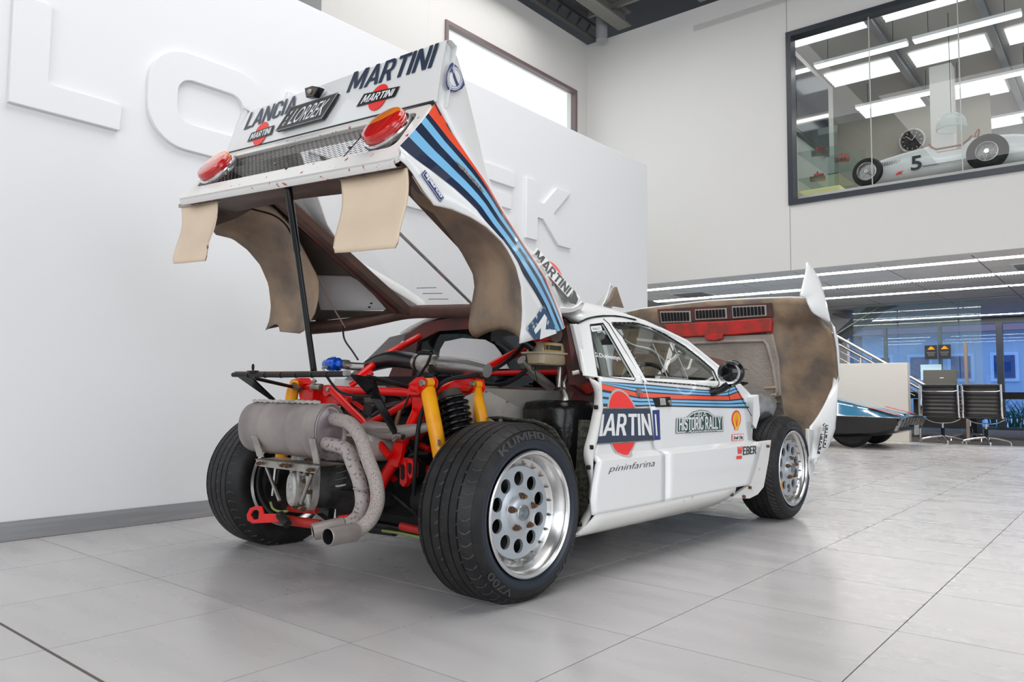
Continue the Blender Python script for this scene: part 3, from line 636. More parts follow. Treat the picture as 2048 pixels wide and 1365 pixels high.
# perforated return flange behind the rear wheel arch
inner = resample([(0.835,0.4114,0.7872),(0.835,0.4495,0.7376),(0.835,0.4461,0.6813),(0.835,0.4119,0.5842),(0.835,0.375,0.5069),(0.835,0.3751,0.4776),(0.835,0.409,0.3795),(0.835,0.3991,0.2807),(0.835,0.3108,0.1835)], 28)
outer_ = resample([(0.87,0.4447,0.7676),(0.87,0.4552,0.6698),(0.87,0.4378,0.6006),(0.87,0.4172,0.5323),(0.87,0.3967,0.5),(0.87,0.3867,0.4112),(0.87,0.3802,0.3344),(0.87,0.3737,0.2467),(0.87,0.3051,0.1943)], 28)
b = B(); b.loft([inner, [tuple((np.array(p)+np.array(q))/2+np.array((.006, -.004, 0))) for p, q in zip(inner, outer_)], outer_])
fo = b.build('arch_flange', K['wornwhite'], car, ang=60, solid=.006)
for p in [(0.862,0.4285,0.6739),(0.862,0.3979,0.5171),(0.862,0.3778,0.4403),(0.862,0.3915,0.3075),(0.862,0.3224,0.227)]:
    b = B(); b.cyl((p[0]-.004, p[1]-.012, p[2]), (p[0]+.004, p[1]-.002, p[2]), .009, 14); b.cyl((p[0]-.002, p[1]-.014, p[2]), (p[0]+.004, p[1]-.006, p[2]), .004, 10); b.build('flange_bolt', K['black'], fo)
# sill
s0 = [(0.86,0.2867,0.188),(0.86,0.4524,0.1877),(0.86,0.7895,0.1918),(0.86,1.047,0.2002),(0.86,1.609,0.208)]
s1 = [onside(y, .262, -.001) for y in (.37, .60, .92, 1.25, 1.60)]
s0r = resample(s0, 12); s1r = resample([(p[0], p[1], p[2]) for p in s1], 12)
s2r = [(p[0]-.10, p[1], .15) for p in s0r]
b = B(); b.loft([s1r, [tuple(np.array(p)*.45+np.array(q)*.55+np.array((.012, 0, 0))) for p, q in zip(s1r, s0r)], s0r, s2r, [(p[0]-.3, p[1], .15) for p in s0r]])
b.build('sill', K['wornwhite'], car, ang=40, solid=.006)
# bracket panel behind the front wheel
fa = [(0.88,1.887,0.4762),(0.88,2.093,0.4788),(0.88,2.055,0.373),(0.88,1.983,0.2284),(0.88,1.904,0.1953),(0.88,1.802,0.1837),(0.88,1.578,0.2077),(0.88,1.786,0.2529),(0.88,1.877,0.3435)]
b = B(); b.prism(fa, (-.02, 0, 0)); fb = b.build('front_arch_bracket', K['wornwhite'], car, ang=0, bevel=.004)
b = B(); b.prism([(0.886,1.779,0.254),(0.886,1.87,0.3576),(0.886,1.906,0.4757),(0.886,1.938,0.4744),(0.886,1.914,0.3281),(0.886,1.827,0.2238)], (-.03, 0, 0)); b.build('bracket_lip', K['wornwhite'], fb, ang=0)
for p in [(0.89,1.788,0.2432),(0.89,1.714,0.2034),(0.89,1.574,0.2265),(0.89,2.027,0.449)]:
    b = B(); b.cyl((p[0]-.008, p[1], p[2]), (p[0]+.004, p[1], p[2]), .008, 12); b.build('rivet', K['rust'], fb)
# ---------------------------------------------------------------- stripes, stickers on the side
T0 = [(q[1], q[2]) for q in [(0.8165,0.5042,0.779),(0.8172,0.6817,0.7759),(0.818,0.8707,0.7724),(0.82,1.098,0.7642),(0.8222,1.339,0.755),(0.8234,1.579,0.7499),(0.816,1.77,0.781),(0.8161,1.926,0.7805)]]
OT = [(q[1], q[2]) for q in [(0.8188,0.5223,0.769),(0.8239,0.6714,0.748),(0.8268,0.7655,0.736),(0.8276,0.8843,0.7324),(0.829,1.082,0.7268),(0.8303,1.454,0.7212),(0.8301,1.661,0.722),(0.8249,1.793,0.7438)]]
OB = [(q[1], q[2]) for q in [(0.8243,0.5144,0.7463),(0.8285,0.6643,0.7288),(0.832,0.7937,0.7144),(0.8322,0.8766,0.7135),(0.8334,1.073,0.7082),(0.8345,1.445,0.7037),(0.8348,1.651,0.7025),(0.8326,1.831,0.7119)]]
BB = [(q[1], q[2]) for q in [(0.8414,0.4897,0.6751),(0.8419,0.6435,0.6729),(0.8418,0.7775,0.6732),(0.8414,0.8609,0.6749),(0.8423,1.058,0.6714),(0.844,1.425,0.6641),(0.8448,1.629,0.661),(0.8451,1.883,0.658)]]
def li(P, y): return float(np.interp(y, [a for a, _ in P], [c for _, c in P]))
NV, LB, OR = K['navy'], K['lblue'], K['orange']
def stripeset(e0, e1, g, parent):
    up = [(0, .13, 0), (.13, .33, 1), (.33, .46, 0), (.46, .70, 1), (.70, .82, 0), (.82, 1.0, 1)]
    up = [(0, .16, 0), (.16, .42, 1), (.42, .56, 0), (.56, .84, 1), (.84, 1.0, 0)]
    lo = [(0, .16, 0), (.16, .42, 1), (.42, .56, 0), (.56, .82, 1), (.82, 1.0, 0)]
    bands = [(T0, OT, a, c, m) for a, c, m in up]+[(OT, OB, 0, 1, 2)]+[(OB, BB, a, c, m) for a, c, m in lo]
    for P, Q, a, c, m in bands:
        rows = []
        for t in (a, c):
            ya = e0(.74)+g; yb = e1(.74)-g
            for it in range(4):
                za = li(P, ya)*(1-t)+li(Q, ya)*t; ya = e0(za)+g; zb = li(P, yb)*(1-t)+li(Q, yb)*t; yb = e1(zb)-g
            rows.append([onside(y, min(li(P, y)*(1-t)+li(Q, y)*t, .798), .0016) for y in np.linspace(ya, yb, 26)])
        b = B(); b.loft(rows); b.build('stripe', [NV, LB, OR][m], parent, ang=0)
stripeset(rear_e, shut, .004, q_panel); stripeset(shut, front_e, .004, door)
def sq(pts, off=.0024): 
    """bilinear quad mapping in y,z pushed onto the side skin"""
    a, b_, c, d = [np.array(p[1:]) for p in pts]
    def m(u, v, w=0):
        p = a*(1-u)*(1-v)+b_*u*(1-v)+c*u*v+d*(1-u)*v
        return onside(p[0], p[1], off+w)
    return m
# round sponsor mark with dark bar and white capitals
mq = [(0.8502,0.4385,0.5284),(0.8503,0.8787,0.5262),(0.8441,0.8565,0.664),(0.8433,0.4939,0.667)]
ell = []
cz = [(0.826,0.6605,0.7394),(0.866,0.6096,0.4746),(0.8457,0.5335,0.6422),(0.8492,0.7488,0.5536)]
cy_ = (cz[0][1]+cz[1][1])/2; czz = (cz[0][2]+cz[1][2])/2; rz_ = (cz[0][2]-cz[1][2])/2
ry_ = abs((0.8482,0.7506,0.5792)[1]-(0.848,0.5301,0.5853)[1])/2
disc = [(cy_+ry_*math.cos(a), czz+rz_*math.sin(a)) for a in np.linspace(0, 2*PI, 49)[:-1]]
b = B(); ring = [(cy_+(ry_+.010)*math.cos(a), czz+(rz_+.010)*math.sin(a)) for a in np.linspace(0, 2*PI, 49)[:-1]]
def fan(poly, off, m, name, parent, n=8):
    # concentric rings so the disc follows the skin
    b = B(); c = np.mean(np.array(poly), axis=0)
    rows = [[onside(*(c+(np.array(p)-c)*t), off) for p in poly] for t in np.linspace(.02, 1, n)]
    b.loft(rows, closed=True); b.f.append(tuple(range(len(poly)))); b.mi.append(0); return b.build(name, m, parent, ang=0)
fan(ring, .0019, mat('grey_outline', (.45, .45, .44), .4), 'disc_outline', q_panel, 30); fan(disc, .0027, K['redink'], 'red_disc', q_panel, 30)
def grid_on(quad, off, m, name, parent, n=12):
    f = sq(quad, off); b = B(); b.loft([[f(u, v) for u in np.linspace(0, 1, n)] for v in np.linspace(0, 1, n)]); return b.build(name, m, parent, ang=0)
grid_on(mq, .0033, K['navyink'], 'dark_bar', q_panel)
grid_on([(0.8504,0.4417,0.5244),(0.8504,0.8785,0.5229),(0.8503,0.8788,0.5273),(0.8502,0.442,0.5293)], .0034, K['steel'], 'bar_edge', q_panel, 4); grid_on([(0.8433,0.4939,0.667),(0.8441,0.8565,0.664),(0.8433,0.8578,0.6672),(0.8426,0.495,0.67)], .0034, K['steel'], 'bar_edge', q_panel, 4)
text('ARTIN', sq([(0.849,0.4786,0.5587),(0.8495,0.8634,0.5475),(0.8457,0.8494,0.6421),(0.8455,0.5121,0.6466)], .0042), K['whiteink'], q_panel, bold=.035)
grid_on([(0.8491,0.454,0.5576),(0.8491,0.4785,0.5567),(0.8456,0.4977,0.6448),(0.8456,0.4835,0.645)], .0042, K['whiteink'], 'letter_stem', q_panel, 3)
grid_on([(0.8504,0.8829,0.5249),(0.8504,0.9345,0.5251),(0.8451,0.9362,0.6588),(0.8451,0.8758,0.6572)], .0024, K['blueink'], 'dark_bar', door, 6)
grid_on([(0.8496,0.8971,0.5442),(0.8496,0.91,0.5437),(0.8458,0.9044,0.6391),(0.8458,0.8915,0.6393)], .0032, K['whiteink'], 'letter_stem', door, 3)
text('pininfarina', sq([(0.8891,0.4658,0.4088),(0.889,0.8169,0.4091),(0.8864,0.8259,0.4449),(0.8866,0.4765,0.4414)]), K['blackink'], q_panel, bold=-.012, shear=.25)
# historic rally plate
hq = [(0.8493,1.08,0.5516),(0.8495,1.554,0.5466),(0.846,1.558,0.6352),(0.8461,1.092,0.6319)]
hp = [(0, 0), (1, 0), (1, .80), (.80, .83), (.66, 1.12), (.5, 1.2), (.34, 1.12), (.2, .83), (0, .80)]
def sc2(P, k, ky): return [(.5+(x-.5)*k, .55+(y-.55)*ky) for x, y in P]
decal([sc2(hp, 1.03, 1.10)], sq(hq, .0022), K['grey'], door, 'plate_outline'); decal([hp], sq(hq, .003), K['whiteink'], door, 'plate_white'); decal([sc2(hp, .965, .90)], sq(hq, .0038), K['greenink'], door, 'plate_green')
text('HRA', sq([(0.8468,1.249,0.6153),(0.8467,1.387,0.6177),(0.8456,1.385,0.6447),(0.8457,1.262,0.6414)], .0046), K['whiteink'], door, bold=-.01, sp=.85)
text('HISTORIC RALLY', sq([(0.849,1.1,0.5602),(0.8491,1.533,0.5573),(0.8466,1.534,0.6203),(0.8466,1.109,0.6201)], .0046), K['whiteink'], door, bold=.03, sp=.95)
decal([[(0, 0), (1, 0), (1, 1), (0, 1)]], sq([(0.8495,1.169,0.5464),(0.8496,1.482,0.545),(0.849,1.483,0.5587),(0.849,1.171,0.5592)], .005), K['greenink'], door, 'plate_green')
text('Association', sq([(0.8495,1.174,0.5474),(0.8495,1.477,0.5464),(0.849,1.483,0.5587),(0.849,1.18,0.5601)], .0056), K['whiteink'], door, bold=.01, shear=.3)
# shell sticker
shq = [(0.8496,1.657,0.5435),(0.8497,1.764,0.5429),(0.8454,1.776,0.6509),(0.8454,1.668,0.6493)]
def shell(k): 
    P = []
    for i in range(15):
        a = math.radians(-35+250*i/14); r = 1+.03*(i % 2); P.append((.5+.5*k*r*math.cos(a), .56+.42*k*r*math.sin(a)))
    return P+[(.5-.22*k, .13+.06*(1-k)), (.5-.22*k, .02+.05*(1-k)), (.5+.22*k, .02+.05*(1-k)), (.5+.22*k, .13+.06*(1-k))]
decal([shell(1.0)], sq(shq, .0024), K['redink'], door, 'shell_outline'); decal([shell(.78)], sq(shq, .0032), K['yellowink'], door, 'shell_body')
for a in (-48, -30, -12, 12, 30, 48):
    ca, sa = math.sin(math.radians(a)), math.cos(math.radians(a)); w_ = .012
    decal([[(.5-w_, .16), (.5+w_, .16), (.5+.34*ca+w_, .20+.72*sa*.95), (.5+.34*ca-w_, .20+.72*sa*.95)]], sq(shq, .0038), K['redink'], door, 'shell_rib')
decal([[(0, 0), (1, 0), (1, 1), (0, 1)]], sq([(0.8517,1.651,0.491),(0.8517,1.794,0.4906),(0.8504,1.798,0.5234),(0.8504,1.655,0.5243)], .0022), K['redink'], door, 'label_border'); decal([[(.04, .08), (.96, .08), (.96, .92), (.04, .92)]], sq([(0.8517,1.651,0.491),(0.8517,1.794,0.4906),(0.8504,1.798,0.5234),(0.8504,1.655,0.5243)], .003), K['whiteink'], door, 'label_ground')
text('Shell Oils', sq([(0.8514,1.669,0.498),(0.8515,1.78,0.4964),(0.8508,1.782,0.5147),(0.8508,1.671,0.5147)], .0038), K['blackink'], door, bold=.03)
text('W', sq([(0.8878,1.636,0.4258),(0.8879,1.695,0.424),(0.8836,1.712,0.4629),(0.8832,1.647,0.4632)], .0024), K['redink'], door, bold=.09); decal([[(0, 0), (1, 0), (1, 1), (0, 1)]], sq([(0.8896,1.62,0.4014),(0.8898,1.684,0.399),(0.8886,1.69,0.4153),(0.8884,1.629,0.4173)], .0024), K['redink'], door, 'red_bar')
text('EBER', sq([(0.8884,1.7,0.4173),(0.8885,1.866,0.4164),(0.8853,1.875,0.4583),(0.8851,1.714,0.4603)], .0024), K['blackink'], door, bold=.05)
# crest sticker, door handle
fan([(c[1], c[2]) for c in [(0.8226,0.7804,0.7535),(0.8225,0.8092,0.7538),(0.8267,0.8271,0.7364),(0.8319,0.8184,0.7144),(0.833,0.792,0.71),(0.8294,0.7735,0.7252),(0.8257,0.7713,0.7403)]], .004, K['steel'], 'crest', q_panel, 4); fan([(c[1], c[2]) for c in [(0.8273,0.7891,0.734),(0.8277,0.8129,0.7319),(0.8309,0.816,0.7188),(0.8325,0.7928,0.7122)]], .005, K['redink'], 'crest_mark', q_panel, 3)
hq2 = [(0.8426,0.9101,0.6702),(0.8423,1.048,0.6715),(0.8312,1.054,0.7174),(0.8324,0.8975,0.7124)]
f_ = sq(hq2, .006); b = B(); b.prism([f_(u, v) for u, v in ((0, 0), (1, 0), (1, 1), (0, 1))], (-.012, 0, 0)); hd = b.build('door_handle', K['black'], door, ang=0, bevel=.003)
f_ = sq([(0.8405,0.9442,0.6789),(0.8405,0.9927,0.6786),(0.8329,0.9972,0.7104),(0.8329,0.9529,0.7103)], .010); b = B(); b.prism([f_(u, v) for u, v in ((0, 0), (1, 0), (1, 1), (0, 1))], (-.008, 0, 0)); b.build('pull_flap', K['bright'], hd, ang=0, bevel=.002)
p = f_(1.7, .35); b = B(); b.cyl((p[0]-.004, p[1], p[2]), (p[0]+.006, p[1], p[2]), .012, 16); b.build('lock', K['steel'], hd)
# ---------------------------------------------------------------- glasshouse
gl_out = [(q[1], q[2]) for q in [(0.8081,0.4283,0.7998),(0.7063,0.5259,0.9345),(0.6357,0.5851,1.028),(0.6005,0.7545,1.074),(0.5709,0.9737,1.101),(0.5763,1.161,1.096),(0.6072,1.35,1.065),(0.6469,1.539,1.013),(0.7601,1.722,0.8633),(0.813,1.783,0.7892),(0.8229,1.535,0.752),(0.8221,1.37,0.7554),(0.8199,1.126,0.7646),(0.817,0.864,0.7767),(0.8152,0.6655,0.7841)]]
qt = [(q[1], q[2]) for q in [(0.6285,0.7074,1.037),(0.616,0.828,1.054),(0.6378,0.8285,1.025),(0.8112,0.7947,0.7932),(0.8144,0.7773,0.7862),(0.8066,0.5148,0.8019)]]
dg_ = [(q[1], q[2]) for q in [(0.6091,0.9124,1.063),(0.5931,1.139,1.081),(0.6063,1.258,1.067),(0.6285,1.368,1.037),(0.6714,1.493,0.9806),(0.7172,1.574,0.92),(0.7642,1.633,0.858),(0.812,1.597,0.7914),(0.8179,1.573,0.773),(0.8193,1.526,0.7672),(0.8171,1.277,0.7762),(0.8145,0.8851,0.786),(0.7755,0.8938,0.843),(0.664,0.9217,0.9903),(0.6208,0.9033,1.048)]]
gh = plate('door_window_frame', [gl_out, qt, dg_], lambda u, v, w: (sideX(v)-.008+w, u, v), .016, K['white'], car, bevel=.003)
tag(gh, 'white window surround with rivets')
plate('quarter_window', [qt], lambda u, v, w: (sideX(v)-.012+w, u, v), .003, K['carglass'], gh)
dgo = plate('door_window', [dg_], lambda u, v, w: (sideX(v)-.012+w, u, v), .003, K['carglass'], gh)
def rim_line(P, off, r, m, name, parent):
    b = B(); P3 = [(sideX(v)+off, u, v) for u, v in P]; b.tube(P3+[P3[0]], r, 6, False); return b.build(name, m, parent)
rim_line(dg_, -.001, .004, K['black'], 'window_seal', gh); rim_line(qt, -.001, .003, K['black'], 'window_seal', gh)
P3 = resample([(sideX(v)+.002, u, v) for u, v in dg_+[dg_[0]]], 46)
for p in P3[:-1]:
    b = B(); b.cyl((p[0]-.002, p[1], p[2]), (p[0]+.003, p[1], p[2]), .004, 8); b.build('rivet', K['steel'], gh)
# shutline between quarter and door on the surround, gutter
g_ = [(sideX(q[2])+.002, q[1], q[2]) for q in [(0.5964,0.8564,1.078),(0.6151,0.8743,1.055),(0.816,0.8531,0.781)]]
b = B(); b.tube(g_, .002, 6); b.build('shut_line', K['black'], gh)
gut = [(sideX(q[2])+.004, q[1], q[2]) for q in [(0.6293,0.6047,1.036),(0.5991,0.7564,1.076),(0.5675,0.9787,1.104),(0.5728,1.167,1.099),(0.6049,1.354,1.069),(0.6446,1.543,1.016),(0.758,1.726,0.8662)]]
b = B(); b.tube(smooth(gut, 5), .0045, 6); b.build('roof_gutter', K['black'], gh)
# sliding vent frame in the clear plastic, sticker, driver's name
b = B(); w_ = [(sideX(q[2])+.001, q[1], q[2]) for q in [(0.664,1.039,0.9903),(0.6643,1.376,0.99)]]; b.tube(w_, .006, 6, flat=(1, .4)); b.build('vent_rail', K['perspex'], dgo)
w_ = [(sideX(q[2])+.001, q[1], q[2]) for q in [(0.6753,1.167,0.9754),(0.7997,1.088,0.811)]]; b = B(); b.tube(w_, .003, 6); b.build('vent_edge', K['grey'], dgo); w_ = [(sideX(q[2])+.001, q[1], q[2]) for q in [(0.6643,1.376,0.99),(0.8019,1.281,0.808)]]; b = B(); b.tube(w_, .003, 6); b.build('vent_edge', K['grey'], dgo)
w_ = [(sideX(q[2])+.001, q[1], q[2]) for q in [(0.8017,0.976,0.8084),(0.8076,1.276,0.8006)]]; b = B(); b.tube(w_, .006, 6, flat=(1, .4)); b.build('vent_rail', K['perspex'], dgo)
text('G.Duyvestyn', sq([(0.7469,0.5854,0.8808),(0.7544,0.7784,0.8708),(0.7333,0.7947,0.8988),(0.7281,0.6049,0.9057)], -.006), K['whiteink'], gh, bold=.01)
decal([[(0, 0), (1, 0), (1, 1), (0, 1)]], sq([(0.6538,0.6988,1.004),(0.6434,0.7921,1.018),(0.6245,0.8076,1.043),(0.6341,0.7035,1.03)], -.006), K['whiteink'], gh, 'paper_sticker')
text('RALLY', sq([(0.6476,0.7153,1.012),(0.6402,0.7847,1.022),(0.6309,0.7902,1.034),(0.6387,0.7163,1.024)], -.005), K['grey'], gh, bold=0)
# left side mirrored skins seen through the cabin
b = B(); b.loft([[(-sideX(z), y, z) for y in np.linspace(.37, 1.75, 6)] for z in (.262, .45, .462, .484, .66, .80)]); b.build('left_door', K['white'], car, ang=28, solid=-.012)
glm = [(u, v) for u, v in gl_out]
lgf = plate('left_window_frame', [glm, qt, dg_], lambda u, v, w: (-sideX(v)+.008-w, u, v), .016, K['white'], car, bevel=.003)
plate('left_door_window', [dg_], lambda u, v, w: (-sideX(v)+.012-w, u, v), .003, K['carglass'], lgf)
# ---------------------------------------------------------------- roof, screen, scuttle
gy = sorted([(p[1], p[2]) for p in gut])
def gz(y): return float(np.interp(y, [a for a, _ in gy], [c for _, c in gy]))
crown = [(.50, .075), (.64, .10), (.95, .115), (1.30, .115), (1.55, .115), (2.1, .13)]
def roofrow(y, n=17):
    z = gz(y); X = sideX(z)+.004; cr = float(np.interp(y, [a for a, _ in crown], [c for _, c in crown])); out = []
    for i in range(n):
        s_ = -1+2*i/(n-1); out.append((X*s_, y-(0 if y > .8 else .0)+.03*(1-s_*s_)*(1 if y > 1.3 else 0), z+.006+cr*(1-abs(s_)**2.6)))
    return out
b = B(); b.loft([roofrow(y) for y in np.linspace(.66, 1.42, 10)]); b.build('roof', K['white'], car, ang=50, solid=.02)
b = B(); b.loft([roofrow(y) for y in np.linspace(1.42, 2.08, 10)]); b.build('windscreen', K['carglass'], car, ang=60)
for s_ in (-1, 1):
    b = B(); b.tube([(s_*p[0], p[1], p[2]-.012) for p in gut[3:]], .018, 8); b.build('screen_pillar', K['white'], car)
b = B(); b.loft([[(x, 1.98+.1*(1-(x/.8)**2), .80+.05*(1-(x/.8)**2)) for x in np.linspace(-.8, .8, 13)], [(x*.8, 2.12, .77+.06*(1-(x/.8)**2)) for x in np.linspace(-.8, .8, 13)]]); b.build('scuttle', K['black'], car, solid=.01)
# front edge of the body behind the door and the crumpled metal duct
b = B(); b.prism([(0.8,1.798,0.7841),(0.8,1.885,0.7909),(0.8,2.019,0.7314),(0.8,2.042,0.6195),(0.8,2.024,0.4779),(0.8,1.99,0.6563)], (-.03, 0, 0)); b.build('front_post', K['white'], car, ang=0, bevel=.004)
du = [[(.66+.10*math.cos(a)*k, 2.28+dy+.02*math.sin(3*a), .66+.10*math.sin(a)*k) for a in np.linspace(0, 2*PI, 13)[:-1]] for dy, k in ((-.06, .75), (0, 1.0), (.10, 1.06), (.2, .95), (.27, .6))]
b = B(); b.loft(du, closed=True, cap=True); b.build('air_duct', mat('crumpled_foil', (.40, .40, .40), .3, metal=.8, bump=.9, bscale=14), car, ang=60)
b = B(); b.prism([(0.84,1.954,0.7176),(0.84,2.021,0.7317),(0.84,2.037,0.6205),(0.84,1.981,0.5444),(0.84,1.943,0.5673)], (-.05, .01, 0)); b.build('bracket', K['whiteink'], car, ang=0)
# door mirror
b = B(); mp = (0.93,1.483,0.8387)
b.sphere((mp[0], mp[1]+.015, mp[2]), .066, 24, sc=(1, .62, .98)); 
mo = b.build('door_mirror', K['gloss'], car, ang=60)
b = B(); b.lathe([(.001, 0), (.98, 0), (1.0, .08)], ax='Y', n=28); b.v = [(mp[0]-.004+p[0]*.060, mp[1]-.014+p[1]*.06, mp[2]+p[2]*.058) for p in b.v]; b.build('mirror_glass', K['mirror'], mo)
b = B(); b.tube([(mp[0]-.01, mp[1], mp[2]-.055), (mp[0]-.05, mp[1]+.0, mp[2]-.085), (mp[0]-.10, mp[1]+.0, mp[2]-.095)], [.02, .018, .024], 10); b.build('mirror_arm', K['gloss'], mo)
b = B(); b.tube([(0.9,1.586,0.8164),(0.9,1.539,0.7699),(0.9,1.521,0.7396),(0.9,1.537,0.7044)], .0015, 6); b.tube([(0.86,1.67,0.7821),(0.86,1.8,0.6775),(0.86,1.88,0.6179)], .002, 6); b.build('cable', K['black'], car)
# ---------------------------------------------------------------- cabin
b = B(); b.box((0, 1.3, .30), (1.5, 1.9, .04)); b.box((0, 2.1, .52), (1.5, .12, .42)); b.build('cabin_tub', K['black'], car, ang=0)
b = B(); b.box((0, 1.92, .70), (1.40, .26, .16)); b.tube([(-.3, 1.8, .76), (.3, 1.8, .80)], .03); b.build('dashboard', K['black'], car, bevel=.02)
for sx in (-.36, .34):
    b = B(); b.loft([[(sx+.24*math.cos(a)*w_, y0+.05*math.sin(a), z) for a in np.linspace(0, 2*PI, 17)[:-1]] for y0, z, w_ in ((1.12, .38, 1), (1.02, .55, 1.02), (.94, .72, 1.0), (.90, .86, .8), (.87, .98, .60), (.87, 1.02, .3))], closed=True, cap=True)
    b.box((sx, 1.32, .42), (.46, .42, .10)); so = b.build('seat', K['black'], car, ang=50)
    b = B(); b.tube([(sx-.20, .98, .80), (sx-.1, .93, .90), (sx-.06, .92, 1.0)], .02, 8, flat=(.4, 2)); b.tube([(sx+.20, .98, .80), (sx+.1, .93, .90), (sx+.06, .92, 1.0)], .02, 8, flat=(.4, 2)); b.build('seat_trim', K['seat'], so)
b = B()
for s_ in (-1, 1):
    b.tube(smooth([(s_*.66, .86, .35), (s_*.62, .84, .80), (s_*.50, .84, 1.08), (s_*.2, .84, 1.15), (0, .84, 1.155)], 5), .02, 8)
    b.tube(smooth([(s_*.50, .84, 1.08), (s_*.53, 1.2, 1.09), (s_*.56, 1.5, 1.03), (s_*.66, 1.95, .80), (s_*.68, 2.0, .5)], 5), .019, 8)
b.tube([(-.6, .85, .60), (.6, .85, 1.0)], .018, 8); b.build('roll_cage', K['seat'], car)
b = B(); b.tube([(.34+.17*math.cos(a), 1.62+.05*math.sin(a), .74+.16*math.sin(a)) for a in np.linspace(0, 2*PI, 33)], .013, 8, False); b.tube([(.34, 1.75, .70), (.34, 1.62, .74)], .02); b.box((.34, 1.63, .74), (.3, .01, .03)); b.build('steering_wheel', K['black'], car)
b = B(); b.box((.1, 1.55, 1.04), (.2, .02, .06)); b.build('rear_view_mirror', K['black'], car, bevel=.01)
b = B(); b.box((0, 1.04, 1.085), (1.0, .66, .02)); b.build('headliner', K['black'], car, ang=0, bevel=.01)
for pts, w_ in (([(-0.1,2.015,1.116),(-0.1,2.192,1.055),(-0.1,2.417,1.033),(-0.1,2.575,0.9781),(-0.1,2.63,0.9453)], .022), ([(0.1,2.314,0.8648),(0.1,2.308,0.9233),(0.1,2.413,0.9732),(0.1,2.494,1.03),(0.1,2.522,1.059)], .016), ([(0.1,2.52,0.9037),(0.1,2.589,0.9058),(0.1,2.632,0.9618),(0.1,2.675,1.005)], .010)):
    b = B(); b.tube(smooth(pts, 5), [w_*.5, w_, w_*.6], 8, flat=(.5, 1)); b.build('cream_pad', K['seat'], car)
# bulkhead and rear screen, seen from behind through the engine bay
bw = [(-.66, .40), (.66, .40), (.70, .78), (.56, 1.04), (.42, 1.10), (0, 1.13), (-.42, 1.10), (-.56, 1.04), (-.70, .78)]
bo = [(-.50, .74), (.50, .74), (.46, 1.00), (.30, 1.05), (-.30, 1.05), (-.46, 1.00)]
blk = plate('rear_bulkhead', [bw, bo], lambda u, v, w: (u, .62+w+(v-.4)*.06, v), .02, K['maroon'], car)
plate('rear_screen', [bo], lambda u, v, w: (u, .63+w+(v-.4)*.06, v), .004, glass('rear_glass_cabin_shade', (.22, .23, .24), .6, ior=1.4), blk)  # dark tint stands in for the dim cabin and its dark lining
sp_ = [(-0.2604,0.62,0.8407),(-0.2329,0.62,0.9483),(-0.2004,0.62,0.9883),(-0.0745,0.62,1.001),(0.0701,0.62,0.9874),(0.1302,0.62,0.9608),(0.173,0.62,0.9208),(0.2282,0.62,0.8433)]
b = B(); b.prism([(p[0], .60, p[2]) for p in sp_], (0, .015, 0)); so = b.build('white_firewall_panel', K['whiteink'], blk, ang=0)
# ================================================================ rear clamshell, propped open (built in its own symmetric frame, then leaned 4.4 degrees)
RHO = math.radians(4.4)
def seg(*parts):
    out = []
    for pts, n in parts:
        r = resample(pts, n+1); out += r if not out else r[1:]
    return out
U = seg(([(0.71,-0.3697,1.762),(0.73,-0.2996,1.671),(0.755,-0.2315,1.595),(0.77,-0.1569,1.526),(0.79,-0.0893,1.442),(0.81,0.0252,1.329)], 16), ([(0.81,0.0252,1.329),(0.815,0.0832,1.281),(0.82,0.1338,1.237),(0.825,0.2061,1.14),(0.83,0.2708,1.048)], 10))
L_ = seg(([(0.75,-0.5435,1.524),(0.76,-0.5087,1.504),(0.78,-0.4608,1.44),(0.79,-0.4157,1.397)], 6), ([(0.79,-0.4157,1.397),(0.8,-0.3504,1.396),(0.83,-0.2797,1.378),(0.86,-0.2353,1.351)], 6), ([(0.86,-0.2353,1.351),(0.88,-0.1652,1.303),(0.89,-0.1104,1.238),(0.89,-0.0727,1.169)], 7), ([(0.89,-0.0727,1.169),(0.88,-0.045,1.091),(0.87,-0.0313,1.037),(0.865,-0.029,0.9692)], 7))
Sb = seg(([(0.745,-0.5391,1.568),(0.76,-0.471,1.534),(0.775,-0.4235,1.512),(0.785,-0.37,1.488)], 6), ([(0.785,-0.37,1.488),(0.8,-0.3316,1.466),(0.83,-0.2665,1.416),(0.855,-0.2183,1.358)], 6), ([(0.855,-0.2183,1.358),(0.87,-0.1644,1.313),(0.875,-0.0997,1.263),(0.87,-0.0435,1.217)], 7), ([(0.87,-0.0435,1.217),(0.86,0.0415,1.159),(0.855,0.0922,1.119),(0.845,0.1836,1.023)], 7))
fr = [[0, .26, .35, .48, .64, .80, 1], [0, .10, .26, .44, .62, .82, 1], [0, .12, .26, .45, .62, .82, 1]]
def frac(i, k):
    t = i/26; return fr[0][k]+(fr[1][k]-fr[0][k])*min(t/.25, 1) if t < .6 else fr[1][k]+(fr[2][k]-fr[1][k])*(t-.6)/.4
def mix(a, b, t, bulge=0): return (a[0]+(b[0]-a[0])*t+bulge*4*t*(1-t), a[1]+(b[1]-a[1])*t, a[2]+(b[2]-a[2])*t)
rows = []
for t in (0, .12, .3, .5, .7, .88): rows.append([mix(a, b_, t, .012) for a, b_ in zip(L_, Sb)])
white_rows = rows+[Sb]
b = B(); b.loft(white_rows)
kp = len(b.v); order = [4, 3, 2, 3, 2, 1]
order = [NV, LB, NV, LB, NV, OR]   # from the lower edge of the band upwards
bands = []
for k in range(6):
    f0, f1 = 6-k, 5-k
    r0 = [mix(u, s_, frac(i, f0), .010) for i, (u, s_) in enumerate(zip(U, Sb))]; r1 = [mix(u, s_, frac(i, f1), .010) for i, (u, s_) in enumerate(zip(U, Sb))]
    bands.append((r0, r1, [NV, LB, NV, LB, NV, OR][k]))
allw = white_rows+[bb[1] for bb in bands]
